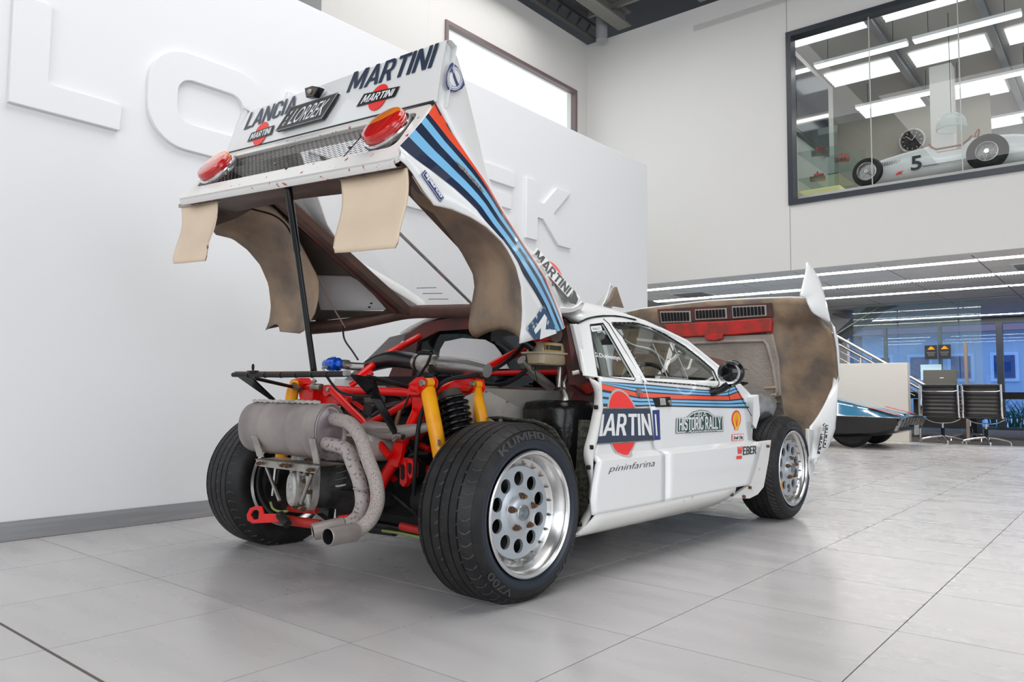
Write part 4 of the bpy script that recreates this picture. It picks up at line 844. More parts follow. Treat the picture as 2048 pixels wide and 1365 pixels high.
def mir(rows): return [[(-p[0], p[1], p[2]) for p in r] for r in rows]
b = B(); b.loft(allw)
shellobj = b.build('rear_clamshell', [K['white'], K['fibre']], car, ang=50, solid=.006)
shellobj.modifiers['s'].material_offset = 1
_c, _s = math.cos(RHO), math.sin(RHO); piv = Vector((0, .7, 1.15))
shellobj.rotation_euler = (0, RHO, 0)
shellobj.location = piv-Vector((_c*piv.x+_s*piv.z, piv.y, -_s*piv.x+_c*piv.z))
tag(shellobj, 'open rear clamshell with spoiler, tail lamps and mud flaps')
cs = shellobj
Ll = seg(([(-.75, -.5415, 1.525)]+[(-0.8,-0.4772,1.513),(-0.83,-0.3764,1.487),(-0.855,-0.3259,1.417)], 12), ([(-0.855,-0.3259,1.417),(-0.855,-0.2308,1.41),(-0.855,-0.1451,1.367),(-0.855,-0.0717,1.302),(-0.855,-0.0195,1.209),(-0.855,0.0035,1.099),(-0.855,0.0037,1.025),(-0.855,-0.0149,0.9755)], 14))
lrow = [[mix(a, (-c[0], c[1], c[2]), t, -.012) for a, c in zip(Ll, U)] for t in (0, .1, .25, .5, .75, 1)]
b = B(); b.loft(lrow); b.build('left_side_skin', [K['fibre'], K['white']], cs, ang=50, solid=.006)
def nudge(r, d=.0028): return [(p[0]+d, p[1]-d*.3, p[2]-d*.2) for p in r]
for r0, r1, m in bands:
    mid = [mix(a, c, .5) for a, c in zip(r0, r1)]
    b = B(); b.loft([nudge(r0), nudge(mid), nudge(r1)]); b.build('stripe', m, cs, ang=0)
# worn patch on the navy stripe
def sdq(pts, off=.006): return quadmap([(p[0]+off, p[1], p[2]) for p in pts], 0)
rnd = random.Random(3)
wp = []
for i in range(26):
    a = 2*PI*i/26; wp.append((.5+.5*math.cos(a)*(1+.1*rnd.uniform(-1, 1)), .5+.42*math.sin(a)*(1+.45*rnd.uniform(-1, 1))))
decal([wp], sdq([(0.785,-0.3419,1.558),(0.8,-0.2116,1.476),(0.8,-0.1974,1.486),(0.785,-0.3288,1.568)], .008), mat('scuffed_stripe', (.33, .29, .25), .6, col2=(.10, .09, .09), scale=120, lo=.4, hi=.6, detail=6), cs, 'scuffed_patch')
# big cropped letter print at the front corner
dq = [(p[0]+.016, p[1], p[2]) for p in [(0.856,0.0411,0.9866),(0.846,0.1885,1.024),(0.856,0.0825,1.117),(0.862,-0.0119,1.025)]]
b = B(); b.prism(dq, (.0015, 0, 0)); b.build('letter_print', K['worn'], cs, ang=0)
b = B(); b.prism([(p[0]+.0185, p[1], p[2]) for p in [(0.857,0.0845,1.085),(0.857,0.1005,1.072),(0.854,0.0998,1.029),(0.849,0.1655,1.032),(0.848,0.1742,1.019),(0.853,0.073,0.9902),(0.856,0.0708,1.033),(0.857,0.0405,1.008),(0.858,0.0296,1.021)]], (.001, 0, 0)); b.build('letter_print', K['whiteink'], cs, ang=0)
# sponsor box on the tail corner
sb_ = [(0.782,-0.4795,1.484),(0.795,-0.4014,1.409),(0.795,-0.3851,1.427),(0.78,-0.4624,1.504)]
decal([[(0, 0), (1, 0), (1, 1), (0, 1)]], sdq(sb_, .008), K['blueink'], cs, 'sponsor_box'); decal([[(.03, .1), (.97, .1), (.97, .9), (.03, .9)]], sdq(sb_, .0095), K['whiteink'], cs, 'sponsor_box'); decal([[(.045, .16), (.955, .16), (.955, .84), (.045, .84)]], sdq(sb_, .011), K['blueink'], cs, 'sponsor_box')
text('sparco', sdq(sb_, .0125), K['whiteink'], cs, bold=.04, box=(.08, .2, .92, .82))
# buttress / deck fin, outer side of spoiler
Uf = seg((U[:17], 16), (U[16:], 8), ([(0.83,0.2708,1.048),(0.76,0.3339,1.081),(0.68,0.4269,1.114),(0.62,0.5777,1.129),(0.565,0.7159,1.156)], 8))
Vf = seg(([(0.682,-0.3196,1.998),(0.665,-0.2781,2.013),(0.655,-0.2273,1.972),(0.64,-0.1706,1.906),(0.63,-0.1056,1.799),(0.62,-0.0551,1.718),(0.62,0.0064,1.596),(0.61,0.124,1.478),(0.6,0.2708,1.382)], 16), ([(0.6,0.2708,1.382),(0.59,0.3462,1.36),(0.58,0.432,1.328)], 8), ([(0.58,0.432,1.328),(0.56,0.621,1.26),(0.55,0.7749,1.196)], 8))
Gf = [(.46, p[1]+.03, p[2]-.10) for p in Vf]
finr = [Uf]+[[mix(a, c, t, .003 if i < 16 else .004) for i, (a, c) in enumerate(zip(Uf, Vf))] for t in (.2, .4, .6, .8)]+[Vf, [mix(a, c, .3) for a, c in zip(Vf, Gf)], Gf]
for k_, rr in (('deck_fin', finr), ('deck_fin', mir(finr))):
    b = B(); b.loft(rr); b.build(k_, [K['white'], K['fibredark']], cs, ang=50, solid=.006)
def fnq(pts, off=.004): return quadmap([(p[0]+off, p[1]-off*.5, p[2]+off*.3) for p in pts], 0)
# car-maker's shield on the fin
def ring_(r0, r1, n=40): return [circ((.5, .5), r0, n), circ((.5, .5), r1, n)]
bq = [(0.6949,-0.3271,1.794),(0.6494,-0.1904,1.854),(0.6518,-0.2159,1.937),(0.6877,-0.3251,1.897)]
decal([[(.02, .36), (.12, .10), (.5, -.03), (.86, .06), (1.02, .20), (.95, .55), (.72, .90), (.38, 1.06), (.22, .95), (.04, .62)]], fnq(bq, .029), K['blueink'], cs, 'badge_shield')
decal([circ((.5, .47), .44, 40)], fnq(bq, .0305), K['whiteink'], cs, 'badge_disc')
for r0, r1 in ((.415, .395), (.33, .315)): decal([circ((.5, .47), r0, 40), circ((.5, .47), r1, 40)], fnq(bq, .032), K['blueink'], cs, 'badge_ring')
decal([[(.30, .74), (.42, .80), (.70, .20), (.58, .14)]], fnq(bq, .0323), K['blueink'], cs, 'badge_flag'); decal([[(.26, .66), (.40, .84), (.36, .86), (.22, .70)]], fnq(bq, .0323), K['blueink'], cs, 'badge_flag')
f0_ = fnq(bq, .034); f1_ = lambda u, v, w=0: f0_(.395+u*.26+v*.10, .74-u*.52+v*.04)
text('LANCIA', f1_, K['whiteink'], cs, bold=.03)
# roundel on the sail panel
rq = [(0.823,0.1115,1.14),(0.6139,0.6522,1.166),(0.5115,0.7005,1.29),(0.621,0.2513,1.361)]
def rm(off): return fnq(rq, off)
rq2 = [(0.6392,0.268,1.326),(0.6491,0.4966,1.195),(0.5729,0.6285,1.238),(0.56,0.394,1.377)]
rd = [(0.6627,0.2889,1.282),(0.674,0.3938,1.211),(0.5362,0.6265,1.292),(0.5272,0.5074,1.366)]
decal([circ((.5, .5), .5, 36)], fnq(rd, .008), K['redink'], cs, 'roundel_disc')
decal([[(-.05, -.08), (1.05, -.08), (1.05, 1.08), (-.05, 1.08)]], fnq(rq2, .010), K['whiteink'], cs, 'roundel_bar')
text('MARTINI', fnq(rq2, .012), K['blackink'], cs, bold=.05)
ra = [(0.6587,0.3659,1.248),(0.7032,0.4931,1.118),(0.5319,0.7649,1.227),(0.5115,0.7005,1.29)]
b = B(); b.add([(p[0]+.009, p[1]-.004, p[2]+.003) for p in [(0.6391,0.4172,1.25),(0.6677,0.4084,1.213),(0.6809,0.425,1.185),(0.6751,0.4908,1.16),(0.645,0.5736,1.161),(0.5991,0.6471,1.19),(0.5672,0.6673,1.226),(0.5626,0.6453,1.244),(0.5919,0.6167,1.216),(0.6347,0.5482,1.189),(0.6523,0.4889,1.194),(0.6485,0.4531,1.218),(0.6345,0.4479,1.241)]], [(0, 1, 11, 12), (1, 2, 10, 11), (2, 3, 9, 10), (3, 4, 9), (4, 5, 9), (5, 6, 8, 9), (6, 7, 8)]); b.build('number_ring', K['blackink'], cs, ang=0)
ml = [(0.664,0.2639,1.292),(0.7048,0.3193,1.205),(0.6568,0.4035,1.232),(0.615,0.3462,1.321)]
text('OLIO', fnq(ml, .009), K['blackink'], cs, bold=.03)
# ---------------------------------------------------------------- tail panel
lipv = np.array((-.551, 1.537)); blv = np.array((-.381, 1.758)); dv = blv-lipv; dl = np.linalg.norm(dv); nv = np.array((-dv[1], dv[0]))/dl
def tl(u, v, w=0):
    q = lipv+dv*v+nv*w; return (u, q[0], q[1])
# v is a fraction of the panel height; rounded outline with the grille opening
def sq_(x0, x1, v0, v1, rx, rv, n=6, x0b=None, x1b=None):
    out = []
    for cx, cy, a0 in ((x1-rx, v0+rv, -90), (x1-rx, v1-rv, 0), (x0+rx, v1-rv, 90), (x0+rx, v0+rv, 180)):
        for k in range(n+1):
            a = math.radians(a0+90*k/n); out.append((cx+rx*math.cos(a), cy+rv*math.sin(a)))
    return out
def taper(P): return [(x*(1-.05*max(v, 0)), v) for x, v in P]
tout = taper(sq_(-.752, .752, -.06, 1.0, .03, .1)); thole = taper(sq_(-.685, .70, .19, .88, .04, .14))
tp = plate('tail_panel', [tout, thole], lambda u, v, w: tl(u, v, w-.012), .024, K['chip'], cs, bevel=.005)
# return of the opening
b = B(); b.loft([[tl(u, v, w) for u, v in thole] for w in (-.004, -.05)], closed=True); b.build('opening_return', K['worn'] if 0 else K['wornwhite'], tp, ang=40)
b = B(); b.tube([tl(x, 1.02, .004) for x in np.linspace(-.715, .712, 20)]+[(.722, -.352, 1.722)], .0035, 6); b.build('rubber_seam', K['blackink'], tp)
# expanded metal grille, real openings; too fine to pick apart singly
b = B(); gw_ = .0042; ph = .0125; pw = .030; r_ = 0; v0, v1 = .17, .89
nrow = int((v1-v0)*dl/ph)
for i in range(nrow+1):
    v = v0+i*ph/dl; xoff = (i % 2)*pw/2; x = -.66+xoff
    while x < .66:
        pts = [(x-pw/2, -.5), (x-pw*.22, .0), (x+pw*.22, .0), (x+pw/2, -.5)]
        for (xa, da), (xb, db) in zip([(x-pw/2, .5), (x-pw*.2, 0), (x+pw*.2, 0)], [(x-pw*.2, 0), (x+pw*.2, 0), (x+pw/2, .5)]):
            va = v+da*ph/dl; vb = v+db*ph/dl; h = gw_/2/dl
            k = b.add([tl(xa, va-h, -.012), tl(xb, vb-h, -.012), tl(xb, vb+h, -.016), tl(xa, va+h, -.016)], [(0, 1, 2, 3)])
        x += pw
gr = b.build('grille_mesh', mat('grille_metal', (.20, .195, .20), .4, metal=.4), tp, ang=0); tag(gr, kind='stuff')
b = B(); b.prism([tl(.405, .19, -.004), tl(.412, .19, -.004), tl(.412, .88, -.004), tl(.405, .88, -.004)], (0, .004, .003)); b.build('grille_joint', K['black'], tp, ang=0)
for x, v in ((.39, .42), (-.1, .42), (-.55, .5), (.39, .75), (-.1, .8)):
    b = B(); q = Vector(tl(x, v, -.012)); b.cyl(q, q+Vector((0, nv[0], nv[1]))*.008, .006, 8); b.build('grille_screw', K['steel'], tp)
def lamp_(x, v):
    c = Vector(tl(x, v, -.02)); n = Vector((0, nv[0], nv[1])); e1 = Vector((1, 0, 0)); e2 = Vector((0, dv[0], dv[1]))/dl
    def P(r, a, h): return c+n*h+(e1*math.cos(a)+e2*math.sin(a))*r
    b = B(); b.loft([[P(r, 2*PI*k/40, h) for k in range(40)] for r, h in ((.070, .0), (.092, .006), (.096, .022), (.093, .030), (.086, .032))], closed=True); base = b.build('tail_lamp', K['chrome'], cs)
    for nm, a0, a1, m in (('red_lens', 190, 395, K['lensred']), ('orange_lens', 35, 190, K['lensorange'])):
        b = B(); ar = np.radians(np.linspace(a0, a1, 24)); 
        rr = [(.0845, .028), (.0845, .052), (.080, .061), (.07, .064), (.04, .066), (.001, .067)]
        b.loft([[P(r, a, h) for a in ar] for r, h in rr]); b.build(nm, m, base, ang=40)
    b = B()
    for h in (.040, .050): b.tube([P(.0852, a, h) for a in np.linspace(0, 2*PI, 40)], .0012, 5)
    b.build('lens_rib', K['lensred'], base)
lamp_(.575, .56); lamp_(-.60, .56)
# lip underside and brown inner box of the tail
lo = [tl(x*(1+.0), -.06, -.024) for x in np.linspace(-.745, .745, 25)]
def inn(x, dy, dz): return (x, -.548+dy, 1.508+dz)
b = B(); xs = np.linspace(-.74, .74, 25)
b.loft([[tl(x, -.04, -.004) for x in xs], [tl(x, -.08, -.014) for x in xs], [tl(x, -.085, -.034) for x in xs]]); b.build('tail_lip', K['chip'], tp, ang=60)
b = B(); b.loft([[tl(x, -.08, -.03) for x in xs], [(x, -.51, 1.512) for x in xs], [(x, -.46, 1.503) for x in xs], [(x, -.405+.05*min(abs(x)/.74, 1), 1.494) for x in xs]])
b.build('inner_tail_box', K['brownbeam'], cs, ang=40, solid=.004)
for s_ in (-1, 1):
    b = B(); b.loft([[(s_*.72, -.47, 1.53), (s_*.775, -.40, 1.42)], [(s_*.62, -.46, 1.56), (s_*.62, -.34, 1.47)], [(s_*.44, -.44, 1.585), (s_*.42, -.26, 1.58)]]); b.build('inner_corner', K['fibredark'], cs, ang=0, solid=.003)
# ---------------------------------------------------------------- spoiler with its prints
sw = np.array([p for p in [(-0.6914,-0.3846,1.743),(-0.5897,-0.3318,1.959),(0.68,-0.3224,1.998),(0.7126,-0.3801,1.762)]])
b = B()
topz = []
xs_ = np.linspace(0, 1.012, 21)
def spt(u, v, w=0, n=np.array((0, -.97138, .23752))):
    a, d, c, bb = sw; p = a*(1-u)*(1-v)+bb*u*(1-v)+c*u*v+d*(1-u)*v
    p = p+n*w; return tuple(p)
front = [[spt(u, v, .004*math.sin(PI*v)) for u in xs_] for v in (0, .25, .5, .75, .93, 1.0)]
back = [[(p[0], p[1]+.05+.0*v, p[2]-.006) for p in [spt(u, v) for u in xs_]] for v in (1.0, .6, .0)]
b.loft(front+[[(p[0], p[1]+.02, p[2]+.006) for p in front[-1]]]+back); b.build('spoiler', K['white'], cs, ang=50)
spo = list(cs.children)[-1]
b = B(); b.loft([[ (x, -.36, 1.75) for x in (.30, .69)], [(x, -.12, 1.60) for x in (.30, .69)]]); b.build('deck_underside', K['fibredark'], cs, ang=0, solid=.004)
def spq(pts, off=.0062): return quadmap([(p[0], p[1]-off, p[2]+off*.24) for p in pts], 0)
text('LANCIA', spq([(-0.5792,-0.3562,1.859),(-0.1805,-0.3496,1.886),(-0.1831,-0.3315,1.96),(-0.5617,-0.3358,1.943)]), K['navyink'], spo, bold=.01)
text('MARTINI', spq([(0.1711,-0.347,1.897),(0.6578,-0.3468,1.898),(0.6644,-0.3238,1.992),(0.1857,-0.3261,1.982)]), K['navyink'], spo, bold=.018)
for q4, cen, rx, ry in (([(-0.503,-0.3726,1.792),(-0.3135,-0.3709,1.799),(-0.3114,-0.3611,1.839),(-0.491,-0.3631,1.831)], [(-0.4088,-0.3662,1.818),(-0.3494,-0.3673,1.814),(-0.4209,-0.3554,1.863)], 0, 0), ([(0.275,-0.3655,1.821),(0.4912,-0.3659,1.82),(0.5043,-0.357,1.856),(0.3005,-0.3546,1.866)], [(0.393,-0.3614,1.838),(0.4496,-0.3619,1.836),(0.3826,-0.3501,1.884)], 0, 0)):
    c = Vector(cen[0]); ex = Vector(cen[1])-c; ez = Vector(cen[2])-c; rr = (ex.length+ez.length)/2
    rr = max(ex.length, ez.length)*.95
    b = B(); b.add([(c.x+rr*math.cos(a), c.y-.0062+rr*math.sin(a)*.2375*1.0, c.z+rr*math.sin(a)*.971) for a in np.linspace(0, 2*PI, 41)[:-1]], [tuple(range(40))]); b.build('red_disc', K['redink'], spo, ang=0)
    decal([[(-.02, -.04), (1.02, -.04), (1.02, 1.04), (-.02, 1.04)]], spq(q4, .0072), K['blackink'], spo, 'dark_bar')
    text('MARTINI', spq(q4, .0084), K['whiteink'], spo, bold=.05, box=(.07, .14, .93, .86))
pq = [(-0.2465,-0.3725,1.793),(0.0812,-0.3717,1.796),(0.1458,-0.3483,1.892),(-0.1763,-0.3494,1.887)]
f_ = spq(pq, .022); b = B(); b.prism([f_(u, v) for u, v in ((0, 0), (1, 0), (1, 1), (0, 1))], (0, .012, -.003)); npl = b.build('number_plate', K['blackink'], cs, ang=0, bevel=.003)
tag(npl, 'dark number plate with white capitals')
b = B(); b.tube([spq(pq, .0245)(u, v) for u, v in ((0, 0), (1, 0), (1, 1), (0, 1), (0, 0))], .0022, 6); b.build('plate_rim', K['steel'], npl)
f_ = spq(pq, .0236); K['plategrey'] = mat('plate_grey', (.055, .055, .058), .5)
decal([[(.01, .02), (.99, .02), (.99, .98), (.01, .98)]], f_, K['plategrey'], npl, 'plate_face')
text('LORBEK', spq(pq, .0248), K['whiteink'], npl, bold=.0, box=(.20, .16, .92, .84))
for ch, v in (('V', .66), ('I', .42), ('C', .18)): text(ch, spq(pq, .0248), K['whiteink'], npl, bold=.0, box=(.075, v, .075+(.05 if ch != 'I' else .02), v+.15))
lq = [(-0.0479,-0.346,1.901),(0.0286,-0.3479,1.893),(0.0383,-0.3388,1.931),(-0.0744,-0.3345,1.948)]
b = B(); f_ = spq(lq, .02); b.prism([f_(.1, 0), f_(.85, 0), f_(1, 1), f_(.5, 1.2), f_(0, 1)], (0, -.03, .0)); pl = b.build('plate_lamp', K['gloss'], cs, ang=0, bevel=.004); b = B(); q = Vector(f_(.45, .55)); b.sphere(q+Vector((0, -.03, 0)), .011, 12); b.build('bulb', K['plastic'], pl)
# ---------------------------------------------------------------- wheel arch liners
def liner(name, O_, I_, m, mid=.035):
    n = 30; o_ = resample(O_, n); i_ = resample(I_, n); rows = []
    for t in (0, .15, .35, .55, .75, .9, 1):
        rows.append([tuple(np.array(a)*(1-t)+np.array(c)*t+np.array((0, mid*.5*math.sin(PI*t), mid*math.sin(PI*t)))) for a, c in zip(o_, i_)])
    b = B(); b.loft(rows); return b.build(name, m, cs, ang=60, solid=.004)
liner('arch_liner', [(0.765,-0.4918,1.48),(0.782,-0.462,1.433),(0.79,-0.4161,1.402),(0.8,-0.3508,1.399),(0.83,-0.28,1.381),(0.86,-0.2356,1.355),(0.88,-0.1656,1.307),(0.888,-0.1085,1.242),(0.888,-0.0731,1.169),(0.878,-0.0454,1.091),(0.868,-0.0312,1.038),(0.862,-0.0249,0.9901)], [(0.58,-0.3385,1.497),(0.58,-0.3307,1.461),(0.58,-0.2935,1.44),(0.58,-0.2275,1.425),(0.58,-0.1569,1.375),(0.58,-0.0691,1.302),(0.58,-0.0008,1.231),(0.58,0.0144,1.182),(0.58,0.0023,1.092),(0.58,-0.007,1.018),(0.58,0.009,0.9941),(0.58,0.0402,0.9864)], [K['fibre'], K['fibre']])
liner('arch_liner', [(-0.85,-0.3547,1.497),(-0.85,-0.3281,1.411),(-0.85,-0.233,1.405),(-0.85,-0.1475,1.361),(-0.85,-0.0741,1.296),(-0.85,-0.0201,1.204),(-0.85,0.0033,1.099),(-0.85,0.0007,1.025),(-0.85,-0.0174,0.9704)], [(-0.6,-0.4622,1.515),(-0.52,-0.4221,1.54),(-0.52,-0.3085,1.557),(-0.52,-0.2146,1.531),(-0.52,-0.114,1.458),(-0.52,-0.0124,1.321),(-0.52,0.0512,1.235),(-0.52,0.0603,1.16),(-0.52,0.0477,1.071),(-0.56,0.0275,0.9888),(-0.62,0.0379,0.9632),(-0.74,-0.005,0.9668)], [K['fibre'], K['fibre']])
b = B(); lc = [(-0.53,-0.259,1.556),(-0.53,-0.211,1.53),(-0.53,-0.1439,1.477),(-0.53,-0.1347,1.462),(-0.53,-0.1863,1.481),(-0.53,-0.2311,1.524)]
# ---------------------------------------------------------------- deck frame: beams, clear lid, inner skins
def bar(a, c, wd, hg, name, m, n=1):
    a, c = Vector(a), Vector(c); t = (c-a).normalized(); s_ = t.cross(Vector((0, 0, 1))).normalized(); u_ = s_.cross(t)
    b = B(); P = [(-1, -1), (1, -1), (1, 1), (-1, 1)]; b.loft([[q+s_*x*wd/2+u_*z*hg/2 for x, z in P] for q in (a, c)], closed=True, cap=True); return b.build(name, m, cs, ang=0, bevel=.004)
BA0 = (-.42, -.27, 1.575); BA1 = (-.42, .535, 1.118)
bar(BA0, BA1, .055, .045, 'deck_beam', K['brownbeam']); bar((.42, BA0[1], BA0[2]), (.42, BA1[1], BA1[2]), .05, .04, 'deck_beam', K['brownbeam'])
bar((-.455, -.26, 1.56), (-.455, .50, 1.115), .03, .03, 'beam_flange', K['maroon'])
b = B(); b.cyl((0, -.33, 1.675), (0, .585, 1.168), .0075, 8); b.build('lid_strut', K['steel'], cs)
cb = [(-0.82,0.1607,0.9808),(-0.76,0.2409,1.001),(-0.7,0.3066,1.02),(-0.57,0.415,1.063),(-0.42,0.5298,1.106),(-0.2,0.565,1.128),(0,0.5915,1.147)]
cb = [(-.80, .21, 1.0), (-.70, .36, 1.03), (-.57, .47, 1.075), (-.42, .545, 1.115), (-.2, .575, 1.125), (0, .585, 1.13), (.2, .575, 1.125), (.42, .545, 1.115), (.57, .47, 1.075), (.70, .36, 1.03), (.80, .26, 1.02)]
b = B(); b.tube(smooth(cb, 4), .03, 8, flat=(1.15, .8)); b.build('front_crossmember', K['brownbeam'], cs, ang=60)
b = B(); b.add([(-.42, -.29, 1.60), (.42, -.29, 1.60), (.42, .54, 1.145), (-.42, .54, 1.145)], [(0, 1, 2, 3)]); lid = b.build('clear_engine_lid', K['perspex'], cs, ang=0)
for k in range(3):
    a = .39+k*.042; b = B(); yy = lambda y: 1.60-(y+.29)*.548-.003
    b.cyl((-.19+.0*k, a, yy(a)), (-.05, a, yy(a)), .0016, 5); b.build('vent_slit', K['blackink'], lid)
b = B(); b.prism([(.08, .50, 1.155), (.40, .50, 1.155), (.40, .56, 1.125), (.08, .56, 1.125)], (0, 0, .004)); b.build('lid_hinge_plate', K['maroon'], cs, ang=0)
for s_ in (-1, 1):
    A, Bq, Cq, D = [np.array(q) for q in ((.73, -.33, 1.70), (.80, .24, 1.04), (.44, .52, 1.12), (.44, -.25, 1.565))]
    fn = lambda u, v, w: tuple((A*(1-u)*(1-v)+Bq*u*(1-v)+Cq*u*v+D*(1-u)*v)*np.array((s_, 1, 1))+np.array((0, -.0, w)))
    hole = [(.66, .30), (.93, .12), (.985, .80), (.965, .86), (.72, .90), (.66, .82)]
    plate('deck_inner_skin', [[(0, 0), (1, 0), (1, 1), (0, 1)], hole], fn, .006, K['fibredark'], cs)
    plate('side_window', [hole], lambda u, v, w: fn(u, v, w+.003), .002, K['perspex'], cs)
    for u, v in ((.90, .76), (.93, .70)):
        b = B(); q = Vector(fn(u, v, -.004)); b.sphere(q, .008, 8, sc=(1.4, .6, .6)); b.build('vent_hole', K['sootshade'], cs)
# inner rib and pale edge of the left side
b = B(); b.tube([(-0.56,0.0844,1.235),(-0.6,0.1798,1.133),(-0.66,0.3256,1.015)], .004, 6); b.build('edge_trim', K['fibrelight'], cs)
# mud flaps on hinged strips
for (x0, x1, ys, lab, fx) in ((.385, .750, -.50, 'right flap', .0), (-.845, -.495, -.50, 'left flap', -.03)):
    rows = []
    for i in range(17):
        t = i/16; z = 1.505-.262*t; yy = ys+.012*math.sin(t*PI*1.6)-.006*t
        rows.append([(x0+(x1-x0)*s_+fx*(t-.3)*.8-(.015*math.sin(t*PI) if s_ == 1 and lab == 'left flap' else 0), yy+.008*math.sin(s_*PI*1.3+t), z-(.022 if s_ in (0, 1) and i == 16 else 0)*-1) for s_ in (0, .03, .2, .4, .6, .8, .97, 1)])
    b = B(); b.loft(rows); fp = b.build('mud_flap', K['flap'], cs, ang=60, solid=.005)
    b = B(); b.box(((x0+x1)/2, ys+.006, 1.512), (x1-x0+.02, .022, .016)); hs = b.build('hinge_strip', K['wornwhite'] if 0 else K['steel'], cs, ang=0)
    for k in range(5):
        b = B(); b.cyl((x0+.05+k*(x1-x0-.1)/4, ys-.012, 1.520), (x0+.05+k*(x1-x0-.1)/4+.03, ys-.012, 1.516), .006, 8); b.build('hinge_knuckle', K['steel'], hs)
    b = B(); b.box((x0+.035 if x0 > 0 else x1-.04, ys-.012, 1.542), (.018, .006, .075), R=Matrix.Rotation(-.5, 3, 'Y')); b.build('flap_bracket', K['steel'], cs, ang=0)
b = B(); b.tube(smooth([(-0.5,-0.4627,1.535),(-0.5,-0.4359,1.518),(-0.5,-0.3465,1.502),(-0.5,-0.2339,1.494),(-0.49,-0.173,1.462),(-0.5,-0.1289,1.419),(-0.5,-0.1066,1.376)], 5), .0045, 8); b.build('lamp_cable', K['black'], cs)
b = B(); b.cyl((-0.52,-0.4651,1.523), (-0.52,-0.4544,1.565), .006, 8); b.build('cable_connector', K['bronze'], cs)
b = B(); b.tube([(-0.4,-0.4615,1.593),(-0.45,-0.4908,1.555),(-0.5,-0.474,1.533)], .0035, 6); b.build('cable_stay', K['bronze'], cs)
# prop rod and trailing cable (fixed to the car)
pr0 = (0.0736,-0.36,0.8019); pr1 = (0.0956,-0.52,1.543)
b = B(); b.tube([pr0, lerp(pr0, pr1, .5), pr1], [.0125, .0115, .0115], 12); b.cyl(pr1, (pr1[0], pr1[1], pr1[2]+.03), .006, 8); prd = b.build('prop_rod', K['gloss'], car); tag(prd, 'black prop rod holding up the rear clamshell')
b = B(); b.cyl(lerp(pr0, pr1, .62), lerp(pr0, pr1, .97), .0145, 12); b.build('rod_sleeve', K['gloss'], prd)
b = B(); b.tube(smooth([(-0.3768,0.1,1.042),(-0.3709,0.1,0.9938),(-0.3501,0.1,0.9619),(-0.2983,0.1,0.9176),(-0.2551,0.1,0.8768)], 5), .0045, 7); b.build('loose_cable', K['black'], car)
# ================================================================ engine bay
def T_(name, pts, r, m, par=car, n=10, sm=0, flat=None):
    b = B(); b.tube(smooth(pts, sm) if sm else pts, r, n, flat=flat); return b.build(name, m, par, ang=50)
RD = K['red']; TR = .0155
fr_ = T_('space_frame', [(-0.1784,-0.1,0.738),(-0.0424,-0.1,0.734),(0.4155,-0.1,0.7237)], .0165, RD); tag(fr_, 'red tubular space frame of the engine bay')
T_('frame_tube', [(-0.4582,-0.1,0.7513),(-0.2914,-0.1,0.7445)], .013, RD, fr_); T_('frame_tube', [(-0.1004,-0.15,0.7291),(0.1091,-0.15,0.6103),(0.2893,-0.15,0.4741)], TR, RD, fr_)
T_('frame_tube', [(-0.1727,-0.04,0.7144),(0.0506,-0.04,0.6232)], .011, RD, fr_); T_('frame_tube', [(0.0754,-0.08,0.5996),(0.1903,-0.08,0.6395),(0.3442,-0.08,0.7018)], TR, RD, fr_)
T_('frame_tube', [(0.0116,0.05,0.5603),(0.1063,0.05,0.6104),(0.1974,0.05,0.6713)], .013, RD, fr_); T_('frame_tube', [(0.1909,0,0.4864),(0.2638,0,0.5348),(0.352,0,0.5984)], .016, RD, fr_)
T_('frame_tube', [(0.2291,0.02,0.5243),(0.3326,0.02,0.4972)], .013, RD, fr_); T_('frame_tube', [(0.1636,0.05,0.4013),(0.3316,0.05,0.4173)], .016, RD, fr_)
T_('frame_tube', [(-0.1378,-0.05,0.5403),(0.0552,-0.05,0.4648),(0.203,-0.05,0.3728)], .014, RD, fr_); T_('frame_tube', [(-0.2195,-0.1,0.6589),(-0.0408,-0.1,0.6937)], .013, RD, fr_)
T_('frame_tube', [(0.3999,-0.02,0.7261), (0.411,0.15,0.7868), (0.4593,0.45,0.9219), (0.5238,0.66,1.012)], .019, RD, fr_)
T_('frame_tube', [(-0.0584,-0.05,0.7883), (-0.2109,0.25,0.915), (-0.3964,0.6,1.021)], .017, RD, fr_)
T_('frame_tube', [(0.0781,0.6,0.8208),(0.5565,0.6,0.8241)], .013, RD, fr_); T_('frame_tube', [(-0.0431,-0.1,0.7531), (0.0056,-0.02,0.8121)], .012, RD, fr_)
b = B(); b.prism([(0.409,0.02,0.7363),(0.513,0.02,0.7327),(0.5346,0.02,0.7483),(0.4567,0.02,0.766)], (0, .03, .0)); b.build('gusset', RD, fr_, ang=0)
# right shock tower and its leg
b = B(); b.prism([(0.3547,-0.1,0.7175),(0.4185,-0.1,0.7179),(0.4225,-0.1,0.67),(0.3979,-0.1,0.6215),(0.3513,-0.1,0.624)], (0, .06, 0)); tw = b.build('shock_tower', RD, fr_, ang=0, bevel=.004)
T_('tower_leg', [(0.3968,-0.11,0.6562),(0.3521,-0.11,0.5855),(0.3124,-0.11,0.5218),(0.2721,-0.11,0.4571),(0.2186,-0.11,0.3984),(0.1676,-0.11,0.3248),(0.1154,-0.11,0.2599)], [.020, .020, .022, .024, .024, .024, .022], RD, fr_, 12)
b = B(); b.prism([(0.2906,-0.135,0.5335),(0.3472,-0.135,0.5323),(0.3341,-0.135,0.4759),(0.3145,-0.135,0.4343),(0.26,-0.135,0.4422),(0.2798,-0.135,0.4921)], (0, .02, 0)); b.build('leg_gusset', RD, fr_, ang=0, bevel=.003)
